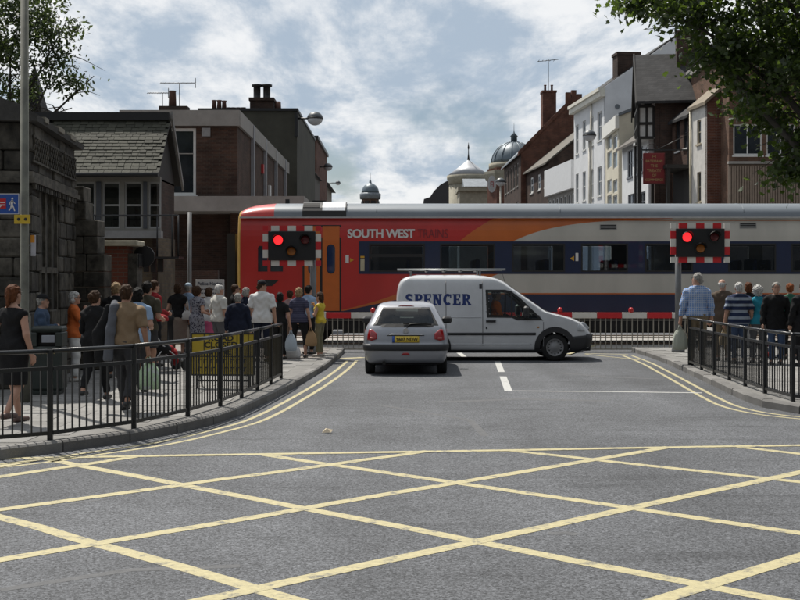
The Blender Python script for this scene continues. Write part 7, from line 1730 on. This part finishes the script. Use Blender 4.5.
for sx in (-.24, .24):
    for y in (.38, -.35): MB().lathe([(.03, -.02), (.10, -.018), (.12, -.01), (.12, .01), (.10, .018), (.03, .02)], (sx, y, .12), 16, axis='x').build('wheel', M_TYRE, pc)
# ---------------------------------------------------------------- trees
def leaf_mat(name, c, tc_):
    m = bpy.data.materials.new(name); m.use_nodes = True; nt = m.node_tree; N = nt.nodes; L = nt.links; b = N['Principled BSDF']; out = N['Material Output']
    g = N.new('ShaderNodeNewGeometry'); r = g.outputs['Random Per Island']
    mr = N.new('ShaderNodeMapRange'); mr.inputs[3].default_value = .6; mr.inputs[4].default_value = 1.45; L.new(r, mr.inputs[0])
    vm = N.new('ShaderNodeVectorMath'); vm.operation = 'SCALE'; vm.inputs[0].default_value = c; L.new(mr.outputs[0], vm.inputs['Scale']); L.new(vm.outputs[0], b.inputs['Base Color'])
    b.inputs['Roughness'].default_value = .45
    t = N.new('ShaderNodeBsdfTranslucent'); v2 = N.new('ShaderNodeVectorMath'); v2.operation = 'SCALE'; v2.inputs[0].default_value = tc_; L.new(mr.outputs[0], v2.inputs['Scale']); L.new(v2.outputs[0], t.inputs[0])
    mx = N.new('ShaderNodeMixShader'); mx.inputs[0].default_value = .30; L.new(b.outputs[0], mx.inputs[1]); L.new(t.outputs[0], mx.inputs[2]); L.new(mx.outputs[0], out.inputs[0])
    return m
M_BARK = mat('bark', (.055, .048, .04), .9, var=.4, sc=8, bump=.8, bsc=20)
LEAF = [(0, 0), (.28, .10), (.5, .05), (.42, .3), (.62, .52), (.34, .58), (.22, .78), (0, 1.05), (-.22, .78), (-.34, .58), (-.62, .52), (-.42, .3), (-.5, .05), (-.28, .10)]
OVAL = [(0, 0), (.22, .25), (.26, .55), (0, 1.05), (-.26, .55), (-.22, .25)]
def tree(name, label, base, H, trunk_r, lobes, nleaf, size, shape, lm, seed, limbs, group):
    rnd = random.Random(seed); o = empty(name, base, 0, label, 'tree', group); B = Vector(base)
    tb = MB(); fork = H * .42
    tb.tube([(0, 0, -.1), (.02, .03, fork * .5), (-.03, .0, fork), (0, 0, H * .8)], [trunk_r * 1.25, trunk_r, trunk_r * .8, trunk_r * .25], 12)
    tips = []
    for tgt in limbs:
        t = Vector(tgt) - B; s0 = Vector((0, 0, fork * rnd.uniform(.75, 1.25))); mid = s0.lerp(t, .45) + Vector((rnd.uniform(-.3, .3), rnd.uniform(-.3, .3), rnd.uniform(.2, .6)))
        pts = [s0, s0.lerp(mid, .5) + Vector((0, 0, .12)), mid, mid.lerp(t, .5) + Vector((rnd.uniform(-.15, .15), 0, .1)), t]
        tb.tube(pts, [trunk_r * .42, trunk_r * .34, trunk_r * .24, trunk_r * .14, .012], 7)
        for k in range(16):
            i = rnd.randrange(1, 4); a = pts[i].lerp(pts[i + 1], rnd.random()); d = Vector((rnd.uniform(-1, 1), rnd.uniform(-1, 1), rnd.uniform(-.5, .6))) * rnd.uniform(.5, 1.1)
            tb.tube([a, a + d * .5 + Vector((0, 0, .07)), a + d], [.018, .012, .004], 4); tips.append(a + d); tips.append(a + d * .6)
    tb.build('trunk', M_BARK, o)
    # leaf clusters gathered round twigs inside the lobes
    vol = [l[3] * l[4] * l[5] for l in lobes]; P = []; cl = []
    for l, v in zip(lobes, vol):
        for _ in range(max(3, int(300 * v / sum(vol)))):
            while True:
                q = Vector((rnd.uniform(-1, 1), rnd.uniform(-1, 1), rnd.uniform(-1, 1)))
                if q.length <= 1 and q.length > .25: break
            cl.append(Vector((l[0] + q.x * l[3], l[1] + q.y * l[4], l[2] + q.z * l[5])) - B)
    vs = []; fs = []; n = len(shape)
    for _ in range(nleaf):
        c = rnd.choice(cl); sd_ = rnd.uniform(.10, .28)
        p = c + Vector((rnd.gauss(0, sd_), rnd.gauss(0, sd_), rnd.gauss(0, sd_ * .75))); s_ = size * rnd.uniform(.65, 1.2)
        nrm = Vector((rnd.gauss(0, .6), rnd.gauss(0, .6), rnd.uniform(.15, 1))).normalized(); a = nrm.orthogonal().normalized(); a.rotate(Matrix.Rotation(rnd.uniform(0, 6.28), 3, nrm)); b_ = nrm.cross(a); a = (a - Vector((0, 0, .35))).normalized()
        k = len(vs); vs += [tuple(p + (b_ * u + a * v + nrm * (-.25 * abs(u) - .12 * v * v)) * s_) for u, v in shape]; fs.append(tuple(range(k, k + n)))
    me = bpy.data.meshes.new('crown'); me.from_pydata(vs, [], fs); me.materials.append(lm); me.update()
    tag(link('crown', me, o), kind='stuff')
    return o
M_LF1 = leaf_mat('plane_leaf', (.026, .044, .011), (.14, .22, .028)); M_LF2 = leaf_mat('small_leaf', (.035, .055, .020), (.11, .16, .04))
DT = 21.0
def lobe(x, y, rx, ry, D=DT, dy=1.3): c = px(x, y, D); return (c.x, c.y, c.z, rx * D / F, dy, ry * D / F)
lob = [lobe(668, -6, 42, 34), lobe(716, 18, 44, 52), lobe(757, 42, 46, 66), lobe(790, 88, 30, 58), lobe(820, 60, 70, 120, dy=2.2), lobe(740, -60, 110, 50, dy=2.2), lobe(700, 62, 22, 24, dy=.6), lobe(752, 112, 24, 22, dy=.7), lobe(792, 158, 20, 30, dy=.6), lobe(900, -20, 110, 130, dy=3), lobe(646, 10, 20, 20, dy=.5)]
base = (gx(832, 20.4), 20.4, KERB)
lim = [px(660, 8, DT), px(705, 40, DT), px(760, 90, DT), px(740, -40, DT), px(815, 110, DT), px(880, 0, 22), px(950, -50, 21), px(800, 150, DT)]
tree('street_tree', 'large leafy street tree overhanging the upper right corner', base, 9.5, .17, lob, 36000, .102, LEAF, M_LF1, 11, lim, 'street trees')
D2 = 31.0
l2 = [lobe(18, 25, 30, 34, D2), lobe(52, 34, 28, 26, D2, .8), lobe(12, 70, 30, 34, D2), lobe(52, 66, 24, 22, D2, .7), lobe(30, 0, 40, 24, D2), lobe(66, 30, 16, 14, D2, .5), lobe(80, 78, 9, 9, D2, .3), lobe(70, 82, 8, 8, D2, .3), lobe(-40, 30, 50, 70, D2, 2), lobe(58, 50, 18, 12, D2, .4)]
lim = [px(94, 76, D2), px(72, 108, D2), px(60, 40, D2), px(20, 20, D2), px(78, 92, D2), px(50, 80, D2), px(66, 22, D2), px(-30, 40, D2)]
tree('churchyard_tree', 'airy small-leaved tree rising behind the conduit house', (gx(-6, D2), D2, 0), 9.0, .15, l2, 13000, .12, OVAL, M_LF2, 5, lim, 'street trees')
